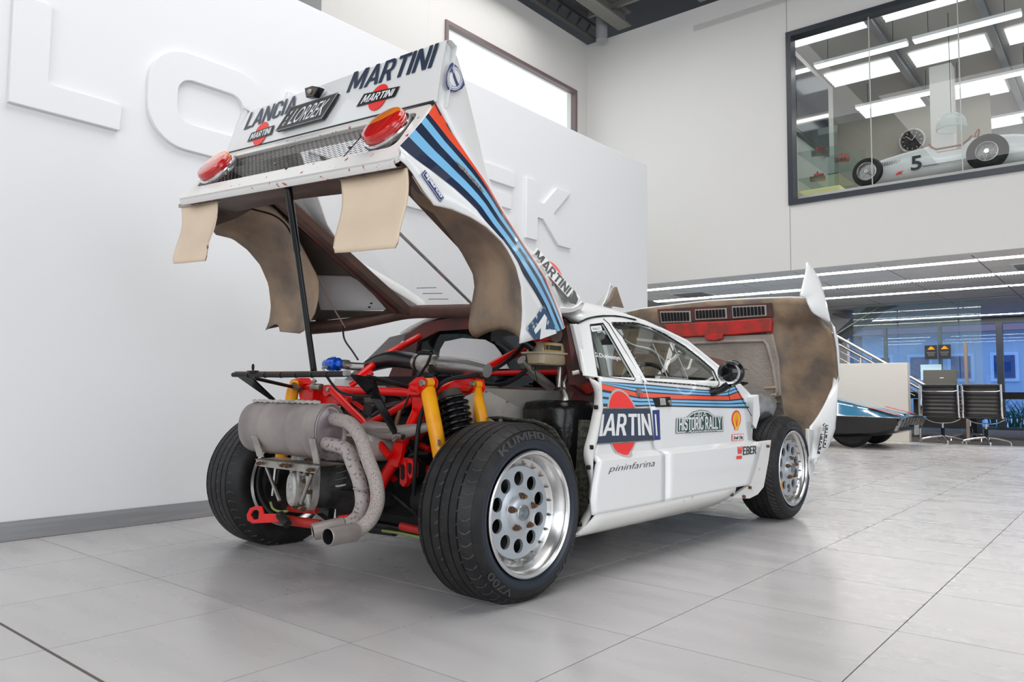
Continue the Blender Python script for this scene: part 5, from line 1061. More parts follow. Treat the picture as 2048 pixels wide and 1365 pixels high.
for sx in ((835, 766), ):
    for dy in (-.165, -.105):
        b = B(); b.prism([(p[0], dy, p[2]) for p in [(0.3976,-0.13,0.7176),(0.4109,-0.13,0.7598),(0.4502,-0.13,0.7824),(0.4837,-0.13,0.7859),(0.5006,-0.13,0.7708),(0.4957,-0.13,0.7464),(0.463,-0.13,0.7181)]], (0, .008, 0)); b.build('shock_bracket', RD, fr_, ang=0)
q = (0.4895,-0.175,0.7625); b = B(); b.cyl(q, (q[0], q[1]+.012, q[2]), .013, 6); b.build('bolt', K['steel'], fr_)
for dy in (.075, .135):
    b = B(); b.prism([(p[0], dy, p[2]) for p in [(0.4134,0.12,0.7089),(0.438,0.12,0.7698),(0.4773,0.12,0.7857),(0.5108,0.12,0.7794),(0.5196,0.12,0.7436),(0.4843,0.12,0.6995)]], (0, .008, 0)); b.build('shock_bracket', RD, fr_, ang=0)
q = (0.5098,0.07,0.7627); b = B(); b.cyl(q, (q[0], q[1]+.012, q[2]), .012, 6); b.build('bolt', K['steel'], fr_)
for pl in ([(0.3107,-0.12,0.4679),(0.3314,-0.12,0.473),(0.3495,-0.12,0.4568),(0.3545,-0.12,0.3807),(0.3345,-0.12,0.3599),(0.3135,-0.12,0.3715)], [(0.3578,-0.12,0.4727),(0.3782,-0.12,0.472),(0.3902,-0.12,0.4576),(0.3859,-0.12,0.4022),(0.3717,-0.12,0.3916),(0.3596,-0.12,0.4097)]):
    b = B(); b.prism(pl, (.004, .025, 0)); ab_ = b.build('arm_bracket', RD, fr_, ang=0, bevel=.002); cc_ = np.mean(np.array(pl), axis=0); b = B(); b.prism([tuple(cc_+(np.array(p)-cc_)*.55+np.array((0, -.003, 0))) for p in pl], (0, .002, 0)); b.build('slot_shade_plate', K['sootshade'], ab_, ang=0)  # black plate on the bracket stands in for its shaded slot
# left tower
b = B(); b.prism([(-0.4064,-0.12,0.7374),(-0.2847,-0.12,0.7376),(-0.289,-0.12,0.6645),(-0.3748,-0.12,0.6631)], (0, .06, 0)); b.build('shock_tower', RD, fr_, ang=0, bevel=.004)
b = B(); b.prism([(-0.4573,-0.12,0.7808),(-0.3889,-0.12,0.7895),(-0.3558,-0.12,0.7622),(-0.402,-0.12,0.7306),(-0.4348,-0.12,0.7396)], (0, .05, 0)); b.build('shock_bracket', RD, fr_, ang=0)
b = B(); b.prism([(-0.3427,-0.08,0.7153),(-0.1982,-0.08,0.714),(-0.1559,-0.08,0.6664),(-0.3324,-0.08,0.659)], (0, .05, 0)); b.build('cross_box', RD, fr_, ang=0)
b = B(); b.prism([(-0.2027,-0.125,0.7551),(-0.1659,-0.125,0.7572),(-0.1397,-0.125,0.7421),(-0.146,-0.125,0.7184),(-0.1856,-0.125,0.703),(-0.2048,-0.125,0.7181)], (0, .02, 0)); b.build('gusset', RD, fr_, ang=0, bevel=.002)
q = (-0.1581,-0.135,0.7376); b = B(); b.cyl(q, (q[0], q[1]+.02, q[2]), .010, 6); b.build('bolt', K['steel'], fr_)
b = B(); b.cyl((-0.289,-0.12,0.7487), (-0.2207,-0.12,0.7465), .0155, 12); b.build('tube_clamp', K['steel'], fr_)
q = (-0.2639,-0.13,0.7728); b = B(); b.cyl((q[0], q[1], q[2]-.012), (q[0], q[1], q[2]+.012), .006, 8); b.cyl((q[0]-.014, q[1], q[2]), (q[0]+.014, q[1], q[2]), .006, 8); b.build('wing_bolt', K['steel'], fr_)
# yellow dampers, coil springs
def shock(a, c, r, eye, name='damper'):
    s_ = T_(name, [a, lerp(a, c, .02), lerp(a, c, .98), c], [r*.9, r, r, r*.9], K['yellow'], car, 24)
    b = B(); b.cyl((eye[0], eye[1]-.018, eye[2]), (eye[0], eye[1]+.018, eye[2]), .017, 16); b.build('damper_eye', K['yellow'], s_)
    b = B(); b.cyl(lerp(a, c, .99), lerp(a, c, 1.25), .008, 10); b.build('damper_rod', K['castdark'], s_); return s_
s1 = shock((0.4763,-0.13,0.7426), (0.5758,-0.13,0.4176), .0285, (0.4814,-0.13,0.7633)); tag(s1, 'yellow damper nearest the rear on the right')
q = (0.5757,-0.16,0.5442); b = B(); b.box(q, (.012, .002, .022)); b.build('maker_plate', K['steel'], s1, ang=0)
s2 = shock((0.4864,0.12,0.7415), (0.5472,0.12,0.543), .0255, (0.4945,0.12,0.7595)); tag(s2, 'yellow damper in front of the coil spring')
s3 = shock((-0.4273,-0.13,0.7395), (-0.5161,-0.13,0.3903), .0275, (-0.4123,-0.13,0.7622)); tag(s3, 'yellow damper on the left, behind the muffler')
b = B(); q = (-0.558,-0.1,0.4273); b.cyl((q[0], q[1], q[2]-.02), (q[0], q[1], q[2]+.012), .026, 20); b.build('yellow_cap', K['yellow'], car)
def spring(a, c, R_, w, turns, par=car):
    a, c = Vector(a), Vector(c); t = (c-a).normalized(); e = t.cross(Vector((0, 1, 0))).normalized(); g = t.cross(e); n = int(turns*18)
    b = B(); b.tube([a+(c-a)*(i/n)+(e*math.cos(2*PI*turns*i/n)+g*math.sin(2*PI*turns*i/n))*R_ for i in range(n+1)], w, 8); return b.build('coil_spring', K['gloss'], par, ang=60)
sp = spring((0.473,0,0.6993), (0.5457,0,0.4811), .058, .0085, 9.5); T_('spring_core', [(0.4641,0,0.7265), (0.5514,0,0.4626)], .038, K['black'], sp, 16)
T_('spring_cup', [(0.4612,0,0.7304),(0.4759,0,0.6955)], [.045, .052], mat('dusty_rubber', (.06, .05, .04), .7), sp, 20)
spring((-0.4924,0,0.6888), (-0.5552,0,0.4386), .048, .0075, 8)
# ---------------------------------------------------------------- silencer and tail pipes
mcx, mcy, mcz = 0, -.38, .574
b = B(); prof = []
def mrow(x, k=1): return [(x, mcy+.070*k*math.sin(a), .578+.104*k*math.cos(a)) for a in np.linspace(0, 2*PI, 49)[:-1]]
xs_ = [-.345, -.335, -.315, -.28, -.18, -.178, -.174, -.172, .02, .022, .026, .028, .13, .132, .136, .138, .195, .21, .215]
ks_ = [.82, .93, .98, 1, 1, 1.015, 1.015, 1, 1, 1.015, 1.015, 1, 1, 1.015, 1.015, 1, 1, 1, .99]
b.loft([mrow(x, k) for x, k in zip(xs_, ks_)], closed=True, cap=True); muf = b.build('silencer', K['muff'], car, ang=40); tag(muf, 'grey cylindrical silencer slung across the tail')
b = B(); b.loft([mrow(.212, .90), mrow(.2165, .97), mrow(.224, 1.0), mrow(.226, .975), mrow(.216, .93)], closed=True); b.build('end_rim', K['muff'], muf)
b = B(); b.loft([mrow(.2165, .93), mrow(.214, .88), mrow(.220, .5), mrow(.221, .01)], closed=True); b.build('end_plate', mat('mauve_steel', (.27, .23, .25), .35, metal=.6), muf)
b = B()
pts = [(x, mcy-.012+.003*math.sin(x*70), .686+.002*math.sin(x*160)+.001*math.sin(x*350)) for x in np.linspace(-.30, .16, 60)]
b.tube(pts, .0065, 6, flat=(1, 1.6)); b.build('weld_seam', K['castalu'], muf)
P1 = [(.214, -.365, .625)]+[(0.3377,-0.38,0.6107),(0.404,-0.38,0.5594),(0.4523,-0.38,0.4792),(0.4905,-0.38,0.4177),(0.5037,-0.38,0.35),(0.4853,-0.39,0.2909),(0.4669,-0.42,0.2565),(0.4772,-0.48,0.2468)]
P1 = P1+[(0.4908,-0.58,0.2502)]
def pipe(P, r, rt, m, name):
    path = smooth(P, 7); L0 = len(path); b = B()
    b.tube(path[:-9], r, 18); o = b.build(name, m, muf, ang=60)
    e0 = Vector(path[-10]); e1 = Vector(path[-1]); d = (e1-e0).normalized()
    b = B(); n_ = 24; u0 = Vector((0, 0, 1)); u0 = (u0-d*u0.dot(d)).normalized(); v0 = d.cross(u0)
    b.loft([[e0+d*(-.01+s_)+(u0*math.cos(a)+v0*math.sin(a))*rr for a in np.linspace(0, 2*PI, n_+1)[:-1]] for s_, rr in ((-.004, r), (0, rt), ((e1-e0).length-.012, rt), ((e1-e0).length+.002, rt*.96), ((e1-e0).length+.004, rt*.86), ((e1-e0).length+.001, rt*.82))], closed=True)
    tp_ = b.build('tail_pipe_tip', K['muff'], o, ang=40)
    b = B(); b.loft([[e0+d*(-.01+s_)+(u0*math.cos(a)+v0*math.sin(a))*rr for a in np.linspace(0, 2*PI, n_+1)[:-1]] for s_, rr in (((e1-e0).length+.001, rt*.82), ((e1-e0).length-.07, rt*.8), ((e1-e0).length-.071, .001))], closed=True); b.build('soot', K['sootshade'], tp_)
    return o
pipe(P1, .0255, .031, K['pipe'], 'exhaust_pipe')
P2 = [(.214, -.40, .535)]+[(0.3112,-0.38,0.519),(0.3609,-0.38,0.4644),(0.3947,-0.38,0.4171),(0.4136,-0.38,0.3711),(0.418,-0.38,0.3277),(0.3966,-0.38,0.2852),(0.3482,-0.38,0.255),(0.3232,-0.42,0.2445)]+[(0.2878,-0.5,0.2293)]
pipe(P2, .0255, .0305, K['pipe2'], 'exhaust_pipe')
b = B(); b.lathe([(.027, 0), (.029, .004), (.027, .008)], ax='Z', n=24); q = (0.4363,-0.4,0.3836); b.v = [(p[0]+q[0], p[1]+q[1], p[2]+q[2]) for p in b.v]; b.build('weld_ring', K['muff'], muf)
T_('down_pipe', [(-0.0165,-0.14,0.5649),(0.1652,-0.14,0.5757),(0.3343,-0.14,0.5703)]+[(0.516,-0.1,0.6061)], [.036, .036, .030, .012], K['muff'], muf, 20)
b = B(); b.prism([(0.2247,-0.17,0.5846),(0.316,-0.17,0.5879),(0.3135,-0.17,0.5743),(0.2284,-0.17,0.5672)], (0, -.006, 0)); b.build('pipe_bracket', K['muff'], muf, ang=0)
# hanger channel, straps and stays
hc = [(-0.2347,-0.42,0.4516),(0.2148,-0.42,0.4543),(0.1905,-0.42,0.423),(-0.2085,-0.42,0.423)]
b = B(); b.prism(hc, (0, .004, 0)); b.prism([hc[0], hc[1], (hc[1][0], hc[1][1]+.12, hc[1][2]), (hc[0][0], hc[0][1]+.12, hc[0][2])], (0, 0, -.004)); hg = b.build('silencer_bracket', K['steel'], muf, ang=0)
for px_ in [(-0.1854,-0.424,0.4368),(-0.0165,-0.424,0.4401),(0.0149,-0.424,0.4394),(0.1654,-0.424,0.4348)]:
    b = B(); b.cyl(px_, (px_[0], px_[1]-.012, px_[2]), .008, 6); b.cyl((px_[0], px_[1]-.012, px_[2]), (px_[0], px_[1]-.02, px_[2]), .005, 8); b.build('bolt', K['rust'], hg)
for pl in ([(-0.2216,-0.45,0.5464),(-0.1798,-0.45,0.5481),(-0.1226,-0.45,0.466),(-0.171,-0.45,0.4651)], [(0.19,-0.455,0.5546),(0.2313,-0.455,0.5528),(0.2633,-0.455,0.4644),(0.2258,-0.455,0.4655)]):
    b = B(); b.prism(pl, (0, .004, 0)); b.build('silencer_strap', K['steel'], muf, ang=0)
T_('bracket_stay', [(-0.1816,-0.4,0.4195),(-0.0792,-0.4,0.2954)], .0075, K['steel'], muf); T_('bracket_stay', [(0.1371,-0.4,0.4171),(0.0699,-0.4,0.2986)], .0075, K['steel'], muf)
T_('tie_rod', [(-0.2771,-0.3,0.4002),(-0.294,-0.3,0.2858)], .006, K['bright'], car)
T_('brake_hose', [(-0.3152,-0.35,0.405),(-0.328,-0.35,0.354),(-0.3209,-0.35,0.3025),(-0.2791,-0.35,0.2568),(-0.2159,-0.35,0.2245),(-0.1517,-0.35,0.2114)], .006, K['rubber'], car, 8, 5)
T_('green_hose', [(-0.308,-0.3,0.2572),(-0.2871,-0.3,0.2321),(-0.2331,-0.3,0.2254),(-0.1773,-0.3,0.2333)], .005, K['green'], car, 8, 4)
# ---------------------------------------------------------------- gearbox and engine mass
def hull(name, rows, m, par=car, ang=35, bevel=0):
    b = B(); b.loft(rows, closed=True, cap=True); return b.build(name, m, par, ang=ang, bevel=bevel)
def blob(cx, cz, y, w, h, n=16, e=3.0):
    out = []
    for k in range(n):
        a = 2*PI*k/n; c, s_ = math.cos(a), math.sin(a); out.append((cx+w/2*math.copysign(abs(c)**(2/e), c), y, cz+h/2*math.copysign(abs(s_)**(2/e), s_)))
    return out
gb = hull('gearbox', [blob(-.052, .385, -.30, .13, .25), blob(-.052, .385, -.315, .15, .27), blob(-.052, .385, -.285, .155, .275)], K['castalu']); tag(gb, 'cast aluminium gearbox under the silencer')
hull('bell_housing', [blob(-.045, .39, -.284, .14, .26), blob(.0, .39, -.20, .22, .28), blob(.02, .40, -.05, .32, .34), blob(.02, .42, .20, .34, .36)], K['castdark'], gb)  # dark casting; its black also stands in for shade beside the cover
hull('end_cover', [blob(-.085, .335, -.352, .050, .115, e=2.3), blob(-.085, .335, -.345, .066, .135, e=2.3), blob(-.085, .335, -.30, .074, .145, e=2.3)], K['castalu'], gb)
hull('boss', [blob(-.082, .46, -.335, .035, .09), blob(-.082, .46, -.30, .05, .11)], K['castalu'], gb); hull('boss', [blob(-.035, .45, -.33, .05, .12), blob(-.035, .45, -.30, .065, .13)], K['castalu'], gb)
T_('casting_rib', [(-.098, -.325, .52), (-.098, -.335, .40)], .010, K['castalu'], gb); T_('casting_rib', [(-.062, -.325, .50), (-.06, -.33, .33)], .009, K['castalu'], gb)
T_('casting_rib', [(-.02, -.318, .50), (.0, -.318, .28)], .010, K['castalu'], gb)
b = B(); b.lathe([(.010, 0), (.013, -.002), (.015, 0)], ax='Y', n=20); b.v = [(p[0]-.085, p[1]-.353, p[2]+.345) for p in b.v]; b.build('foundry_mark', K['castalu'], gb)
for x, z in ((-.035, .44), (-.022, .425), (-.038, .405), (-.012, .455), (-.028, .37), (-.02, .32), (-.05, .275), (-.09, .262), (-.035, .258), (.005, .33), (.0, .40), (-.11, .30), (.01, .46)):
    b = B(); b.cyl((x, -.31, z), (x, -.330, z), .0085, 10); b.cyl((x, -.330, z), (x, -.336, z), .005, 8); b.build('cover_bolt', K['rust'], gb)
hull('side_housing', [blob(.12, .505, -.24, .20, .09), blob(.12, .505, -.25, .22, .10), blob(.13, .51, -.05, .24, .13)], K['castalu'], gb)
hull('housing_step', [blob(.045, .49, -.27, .06, .07), blob(.045, .49, -.22, .08, .09)], K['castalu'], gb)
b = B(); b.lathe([(.017, 0), (.020, -.003), (.023, 0)], ax='Y', n=24); b.v = [(p[0]+.175, p[1]-.252, p[2]+.50) for p in b.v]; b.build('foundry_mark', K['castalu'], gb)
hull('ribbed_sump', [blob(.06, .39, -.22, .10, .10), blob(.06, .39, -.23, .13, .11), blob(.10, .38, .0, .22, .2)], K['castdark'], gb)
for k in range(4): T_('sump_rib', [(.01, -.235, .35+k*.024), (.08, -.238, .352+k*.026), (.13, -.20, .365+k*.030)], .0045, K['castalu'] if k < 1 else mat('rib_grey', (.12, .12, .12), .45, metal=.4), gb)
eng = hull('engine_block', [blob(.0, .56, .02, .52, .30), blob(.0, .55, .0, .56, .34), blob(.0, .54, .45, .62, .36)], K['castdark'], car, bevel=.004); tag(eng, 'dark engine behind the red frame')
random.seed(11)
for k in range(46):   # ancillaries, unions and pipework on the back of the engine
    x = random.uniform(-.30, .42); z = random.uniform(.26, .70); y = random.uniform(-.06, .02)
    t = random.random(); m_ = random.choice([K['castdark'], K['castdark'], K['black'], K['rust'], K['castalu'] if t < .3 else K['hose']])
    if t < .45:
        b = B(); r = random.uniform(.012, .034); b.cyl((x, y, z), (x+random.uniform(-.05, .05), y-.03, z+random.uniform(-.04, .04)), r, 14); b.build('engine_fitting', m_, eng)
    elif t < .75:
        b = B(); b.box((x, y, z), (random.uniform(.03, .08), .04, random.uniform(.02, .06)), R=Matrix.Rotation(random.uniform(-.5, .5), 3, 'Y')); b.build('engine_bracket', m_, eng, ang=0, bevel=.004)
    else:
        x2 = x+random.uniform(-.2, .2); z2 = z+random.uniform(-.12, .12); T_('engine_hose', [(x, y, z), ((x+x2)/2, y-.05, (z+z2)/2+.03), (x2, y, z2)], random.uniform(.006, .013), m_, eng, 8, 5)
T_('coolant_hose', [(0.0015,-0.03,0.6048),(0.048,-0.03,0.6272),(0.1227,-0.03,0.6581),(0.2019,-0.03,0.6759),(0.2696,-0.03,0.685)], [.018, .022, .024, .021, .015], K['hose'], eng, 14, 4)
b = B(); b.prism([(0.066,-0.05,0.6405),(0.0985,-0.05,0.6536),(0.1221,-0.05,0.6293),(0.0899,-0.05,0.616)], (0, .03, 0)); b.build('hose_clip', K['grey'], eng, ang=0)
hull('airbox', [blob(-.04, .70, -.02, .16, .07), blob(-.04, .70, .1, .2, .09)], mat('airbox_grey', (.19, .18, .17), .5), eng)
b = B(); cc = (0.0457,0.1,0.7864)
b.box((cc[0]+.04, cc[1]+.05, cc[2]-.01), (.40, .12, .04)); b.build('cam_cover', K['black'], eng, ang=0)
T_('fuel_line', [(0.4199,-0.16,0.7328),(0.3979,-0.16,0.6985),(0.3728,-0.16,0.6638),(0.3527,-0.16,0.6481)], .0045, K['hose'], car, 8, 4); T_('union', [(0.3672,-0.17,0.6562),(0.3534,-0.17,0.6254),(0.3453,-0.17,0.6022)], [.006, .009, .007], K['bronze'], car, 8)
T_('union', [(0.3352,-0.17,0.5446),(0.364,-0.17,0.563),(0.3874,-0.17,0.5564)], .012, K['steel'], fr_, 8)
# charge pipework over the engine
bov = T_('blow_off_valve', [(-0.4428,0.05,0.8578),(-0.4347,0.05,0.8576),(-0.4027,0.05,0.857),(-0.4007,0.05,0.857),(-0.3397,0.05,0.8558),(-0.3378,0.05,0.8557),(-0.2973,0.05,0.8549)], [.012, .023, .025, .031, .031, .021, .021], K['blue'], car, 24); tag(bov, 'blue anodised blow-off valve')
T_('valve_nipple', [(-0.4189,0.02,0.8374),(-0.3992,0.02,0.8442),(-0.3714,0.02,0.8413)], .006, K['steel'], bov, 8); T_('vacuum_hose', [(-0.3821,0,0.8362),(-0.3774,0,0.8199),(-0.3611,0,0.8058)], .004, K['steel'], bov, 8, 3)
for a in (0.4, 1.7, 3.0, 4.3): 
    q = (-0.3868,0.05,0.8567); b = B(); b.cyl((q[0], q[1]+.030*math.cos(a), q[2]+.030*math.sin(a)), (q[0]+.03, q[1]+.030*math.cos(a), q[2]+.030*math.sin(a)), .005, 8); b.build('valve_screw', K['blue'], bov)
T_('valve_clamp', [(-0.311,0.06,0.8555),(-0.2803,0.06,0.8526)], .0225, K['steel'], car, 20); T_('charge_pipe', [(-0.311,0.08,0.8492),(-0.2313,0.08,0.8432),(-0.1613,0.08,0.8397)], .0195, K['chrome2'], car, 20)
h_ = T_('charge_hose', [(-0.2569,0.12,0.8263),(-0.1981,0.12,0.8462),(-0.1191,0.12,0.8652),(-0.0316,0.12,0.8745),(0.0601,0.12,0.8679),(0.152,0.12,0.855)], [.022, .030, .036, .038, .037, .036], K['hose'], car, 24, 5); tag(h_, 'black silicone hose over the engine')
T_('hose_clamp', [(0.1326,0.12,0.8575),(0.1488,0.12,0.855)], .039, K['steel'], h_, 24); T_('adapter', [(0.1408,0.13,0.8556),(0.1602,0.13,0.853),(0.211,0.13,0.8477),(0.2235,0.13,0.8474)], [.036, .041, .043, .040], K['castalu'], car, 24)
T_('sensor', [(0.1382,0.12,0.892),(0.1702,0.12,0.8976),(0.2207,0.12,0.894)], [.012, .014, .012], K['black'], car, 10); T_('hose_clamp', [(0.2297,0.13,0.8473),(0.2422,0.13,0.8449)], .040, K['steel'], car, 24)
ip = T_('intercooler_pipe', [(0.2082,0.15,0.8463),(0.3067,0.15,0.8402),(0.4246,0.15,0.8298),(0.5232,0.15,0.8161)], [.037, .038, .036, .028], mat('brushed_dark_pipe', (.33, .32, .31), .32, metal=.9), car, 28)
T_('clamp_bolt', [(0.2499,0.08,0.8451),(0.2836,0.08,0.8466)], .007, K['steel'], car, 8)
T_('breather_hose', [(0.2968,0.05,0.8906),(0.2855,0.05,0.8578),(0.2557,0.05,0.8253),(0.2194,0.05,0.7903),(0.1761,0.05,0.7633),(0.1443,0.05,0.755)], .0055, K['rubber'], car, 8, 5)
T_('wiring_hose', [(0.479,0.42,0.9371),(0.4797,0.38,0.9026),(0.4884,0.3,0.8587),(0.4959,0.2,0.8179),(0.4882,0.1,0.7952),(0.4704,0.02,0.7836),(0.463,-0.04,0.7649),(0.4371,-0.06,0.7279),(0.4364,-0.1,0.6836),(0.4423,-0.13,0.6422),(0.4381,-0.14,0.5819),(0.4401,-0.15,0.5018),(0.4343,-0.15,0.3989),(0.4104,-0.13,0.339)], .0085, K['rubber'], car, 10, 5)
T_('black_hose', [(0.3568,0.3,0.7668),(0.427,0.3,0.7603),(0.4922,0.3,0.7706),(0.5529,0.3,0.7931),(0.5987,0.3,0.8234)], .010, K['rubber'], car, 10, 5); T_('black_hose', [(0.1014,0.25,0.8025),(0.1562,0.25,0.8153),(0.2041,0.25,0.8059),(0.2296,0.25,0.7795)], .005, K['rubber'], car, 8, 5)
T_('black_hose', [(0.1494,0.2,0.779),(0.1937,0.2,0.7896),(0.2344,0.2,0.7914),(0.272,0.2,0.7612)], .004, K['steel'], car, 8, 5)
T_('brake_cable', [(0.0782,-0.3,0.7837),(0.1091,-0.3,0.7579),(0.156,-0.3,0.7287),(0.2202,-0.3,0.7156),(0.3034,-0.3,0.7105),(0.3541,-0.3,0.7127)], .0055, K['rubber'], car, 8, 5)
# ---------------------------------------------------------------- black tail support frame
tf = T_('tail_support_bar', [(-0.4727,-0.4,0.797),(-0.1023,-0.4,0.791),(0.3488,-0.4,0.79)], .011, K['black'], car, 10, 0, (.9, .8)); tag(tf, 'black support frame at the tail')
T_('brown_edge', [(-0.4656,-0.395,0.8079),(-0.111,-0.395,0.8033),(0.3357,-0.395,0.7994)], .0035, K['rust'], tf, 6)
for x_ in (500, 533, 566, 596, 624, 655): pass
for q in [(-0.3441,-0.4,0.7935),(-0.2144,-0.4,0.7922),(-0.095,-0.4,0.791),(0.0116,-0.4,0.7899),(0.12,-0.4,0.7897),(0.2169,-0.4,0.7896)]: 
    b = B(); b.cyl(q, (q[0]+.004, q[1], q[2]), .0118, 12); b.build('tape_wrap', K['blackink'], tf)
b = B(); b.prism([(-0.4686,-0.4,0.7991), (-0.3669,-0.38,0.7921), (-0.4476,-0.2,0.6825), (-0.4688,-0.22,0.689)], (0, .006, 0)); b.build('support_blade', K['gloss'], tf, ang=0)
b = B(); b.prism([(0.3487,-0.4,0.7918), (0.4112,-0.34,0.78), (0.3386,-0.24,0.6978), (0.3494,-0.16,0.5601), (0.3287,-0.17,0.5634), (0.326,-0.28,0.7033)], (0, .008, 0)); b.build('support_blade', K['gloss'], tf, ang=0)
T_('support_strut', [(-0.3087,-0.39,0.7808), (-0.4034,-0.13,0.744)], .008, K['gloss'], tf, 8); T_('support_strut', [(0.4077,-0.36,0.7832), (0.3999,-0.13,0.7406)], .008, K['gloss'], tf, 8)
T_('strut_end', [(-0.3931,-0.15,0.7573),(-0.3404,-0.15,0.7349)], .013, K['rust'], tf, 8); T_('strut_end', [(0.4311,-0.17,0.7421),(0.4735,-0.17,0.7366)], .012, K['red'], tf, 10)
b = B(); q = (-0.31,-0.4,0.8267); b.tube([(q[0]+.006*math.cos(a), q[1], q[2]+.012*math.sin(a)) for a in np.linspace(0, 2*PI, 17)], .003, 6); b.box((q[0], q[1], q[2]-.016), (.06, .02, .004)); b.build('latch_loop', K['black'], tf)
b = B(); q = (0.3532,-0.41,0.7933); b.cyl((q[0], q[1]-.012, q[2]), (q[0], q[1]+.01, q[2]), .011, 14); b.build('pivot', K['grey'], tf)
# tow hook, lower tubes, arms, boots
def px2(pts): return pts
to = [(-0.2483,-0.44,0.2269),(-0.225,-0.44,0.2553),(-0.1891,-0.44,0.2669),(-0.1412,-0.44,0.2718),(-0.1215,-0.44,0.244),(-0.009,-0.44,0.2562),(-0.0073,-0.44,0.2247),(-0.2024,-0.44,0.1973),(-0.2412,-0.44,0.2058)]
th = [(-0.2204,-0.44,0.23),(-0.1999,-0.44,0.25),(-0.1551,-0.44,0.2561),(-0.1585,-0.44,0.2191),(-0.1976,-0.44,0.2119)]
plate('tow_hook', [[(p[0], p[2]) for p in to], [(p[0], p[2]) for p in th]], lambda u, v, w: (u, -.44+w, v), .008, K['red'], car, bevel=.002)
tag(C.objects['tow_hook'], 'red tow hook')
T_('lower_tube', [(-0.054,-0.42,0.2304), (-0.0567,-0.36,0.2154), (0.0531,-0.3,0.2054)], .019, K['redmatt'], car, 12); T_('bush', [(-0.0248,-0.43,0.2501),(0.0005,-0.43,0.2339),(0.0289,-0.43,0.2183)], .018, K['castdark'], car, 12)
b = B(); b.prism([(0.0936,-0.25,0.2391),(0.158,-0.25,0.25),(0.1686,-0.25,0.2225),(0.0947,-0.25,0.212)], (0, .06, 0)); b.build('frame_block', K['red'], car, ang=0, bevel=.004)
b = B(); b.prism([(-0.0407,-0.22,0.3362),(0.0137,-0.22,0.3509),(-0.011,-0.22,0.2083),(-0.0909,-0.22,0.1992)], (0, .03, 0)); b.build('black_bracket', K['gloss'], car, ang=0); b = B(); b.prism([(-0.0515,-0.28,0.2007),(-0.0047,-0.28,0.2396),(0.074,-0.28,0.2151),(0.0579,-0.28,0.2036)], (0, .03, 0)); b.build('hanger_tab', K['steel'], car, ang=0)
arb = T_('anti_roll_bar', [(0.0673,-0.06,0.1863),(0.1578,-0.06,0.1887),(0.2511,-0.06,0.1879),(0.3985,-0.06,0.1903)], .013, K['gloss'], car, 12); T_('oil_line', [(0.1671,-0.08,0.1683),(0.2751,-0.08,0.1718),(0.4211,-0.08,0.1693)], .006, K['green'], car, 8)
T_('lower_arm', [(-0.0575,0.02,0.1624),(0.1249,0.02,0.1917),(0.3094,0.02,0.2246)], .015, K['redmatt'], car, 10); T_('lower_arm', [(-0.0075,0,0.1453),(0.0527,0,0.1484),(0.1499,0,0.1521)], .02, K['castdark'], car, 10)
for s_ in (1, -1):
    b = B(); b.lathe([(.03, .30*s_), (.062, .31*s_), (.058, .34*s_), (.050, .35*s_), (.056, .365*s_), (.044, .38*s_), (.050, .395*s_), (.036, .41*s_), (.022, .42*s_), (.020, .60*s_)], o=(0, 0, .30), n=24); b.build('driveshaft', K['rubber'], car)
    b = B(); b.lathe([(.04, .60*s_), (.15, .605*s_), (.155, .62*s_), (.15, .635*s_), (.05, .64*s_)], o=(0, 0, .3034), n=40); b.build('brake_disc', K['castdark'], car)
    b = B(); b.lathe([(.04, .655*s_), (.200, .656*s_)], o=(0, 0, .3034), n=40); b.build('wheel_shade_disc', K['sootshade'], car)  # flat black disc, stands in for the shade inside the rear wheel
    b = B(); b.tube([(s_*.28, -.08, .20), (s_*.60, -.02, .17)], .016, 8); b.build('rear_lower_arm', K['redmatt'], car); b = B(); b.tube([(s_*.30, .20, .20), (s_*.60, .02, .17)], .016, 8); b.build('rear_lower_arm', K['redmatt'], car)
b = B(); b.box((0, .25, .40), (.52, .5, .36)); b.box((.05, .12, .25), (.62, .24, .20)); b.box((0, 1.25, .19), (1.45, 2.0, .04)); b.box((0, 2.35, .35), (1.1, .7, .30)); b.build('underbody_and_shade_fill', K['sootshade'], car, ang=0)  # underbody floor plus black boxes standing in for shade in the gaps
b = B(); b.box((0, 2.75, .30), (1.2, .5, .22)); b.build('front_crash_box', K['sootshade'], car, ang=0)
# ---------------------------------------------------------------- right side of the bay: alloy panel, tank, header bottle, arch felt
ap = [(0.5,0.0362,0.7094),(0.5,0.1435,0.7458),(0.5,0.6667,0.7405),(0.62,0.7588,0.7327),(0.6,0.7483,0.6108),(0.5,0.5345,0.6077),(0.5,0.2842,0.6004),(0.5,0.0537,0.5045)]
b = B(); b.prism(ap, (.004, 0, 0)); apn = b.build('alloy_panel', mat('dull_alloy_sheet', (.50, .46, .41), .42, metal=.45, col2=(.30, .27, .24), scale=7, lo=.4, hi=.75), car, ang=0)
b = B(); b.loft([resample([(0.5,0.0362,0.7094),(0.5,0.1435,0.7458),(0.5,0.6667,0.7405),(0.62,0.7588,0.7327)], 12), [(p[0]-.05, p[1]+.02, p[2]+.012) for p in resample([(0.5,0.0362,0.7094),(0.5,0.1435,0.7458),(0.5,0.6667,0.7405),(0.62,0.7588,0.7327)], 12)]]); b.build('panel_flange', K['steel'], apn, ang=0)
for q in [(0.507,0.1627,0.7319),(0.507,0.3538,0.7293),(0.507,0.2876,0.6915),(0.507,0.5112,0.6933),(0.507,0.5565,0.7219)]: 
    b = B(); b.cyl(q, (q[0]+.004, q[1], q[2]), .004, 8); b.build('rivet', K['steel'], apn)
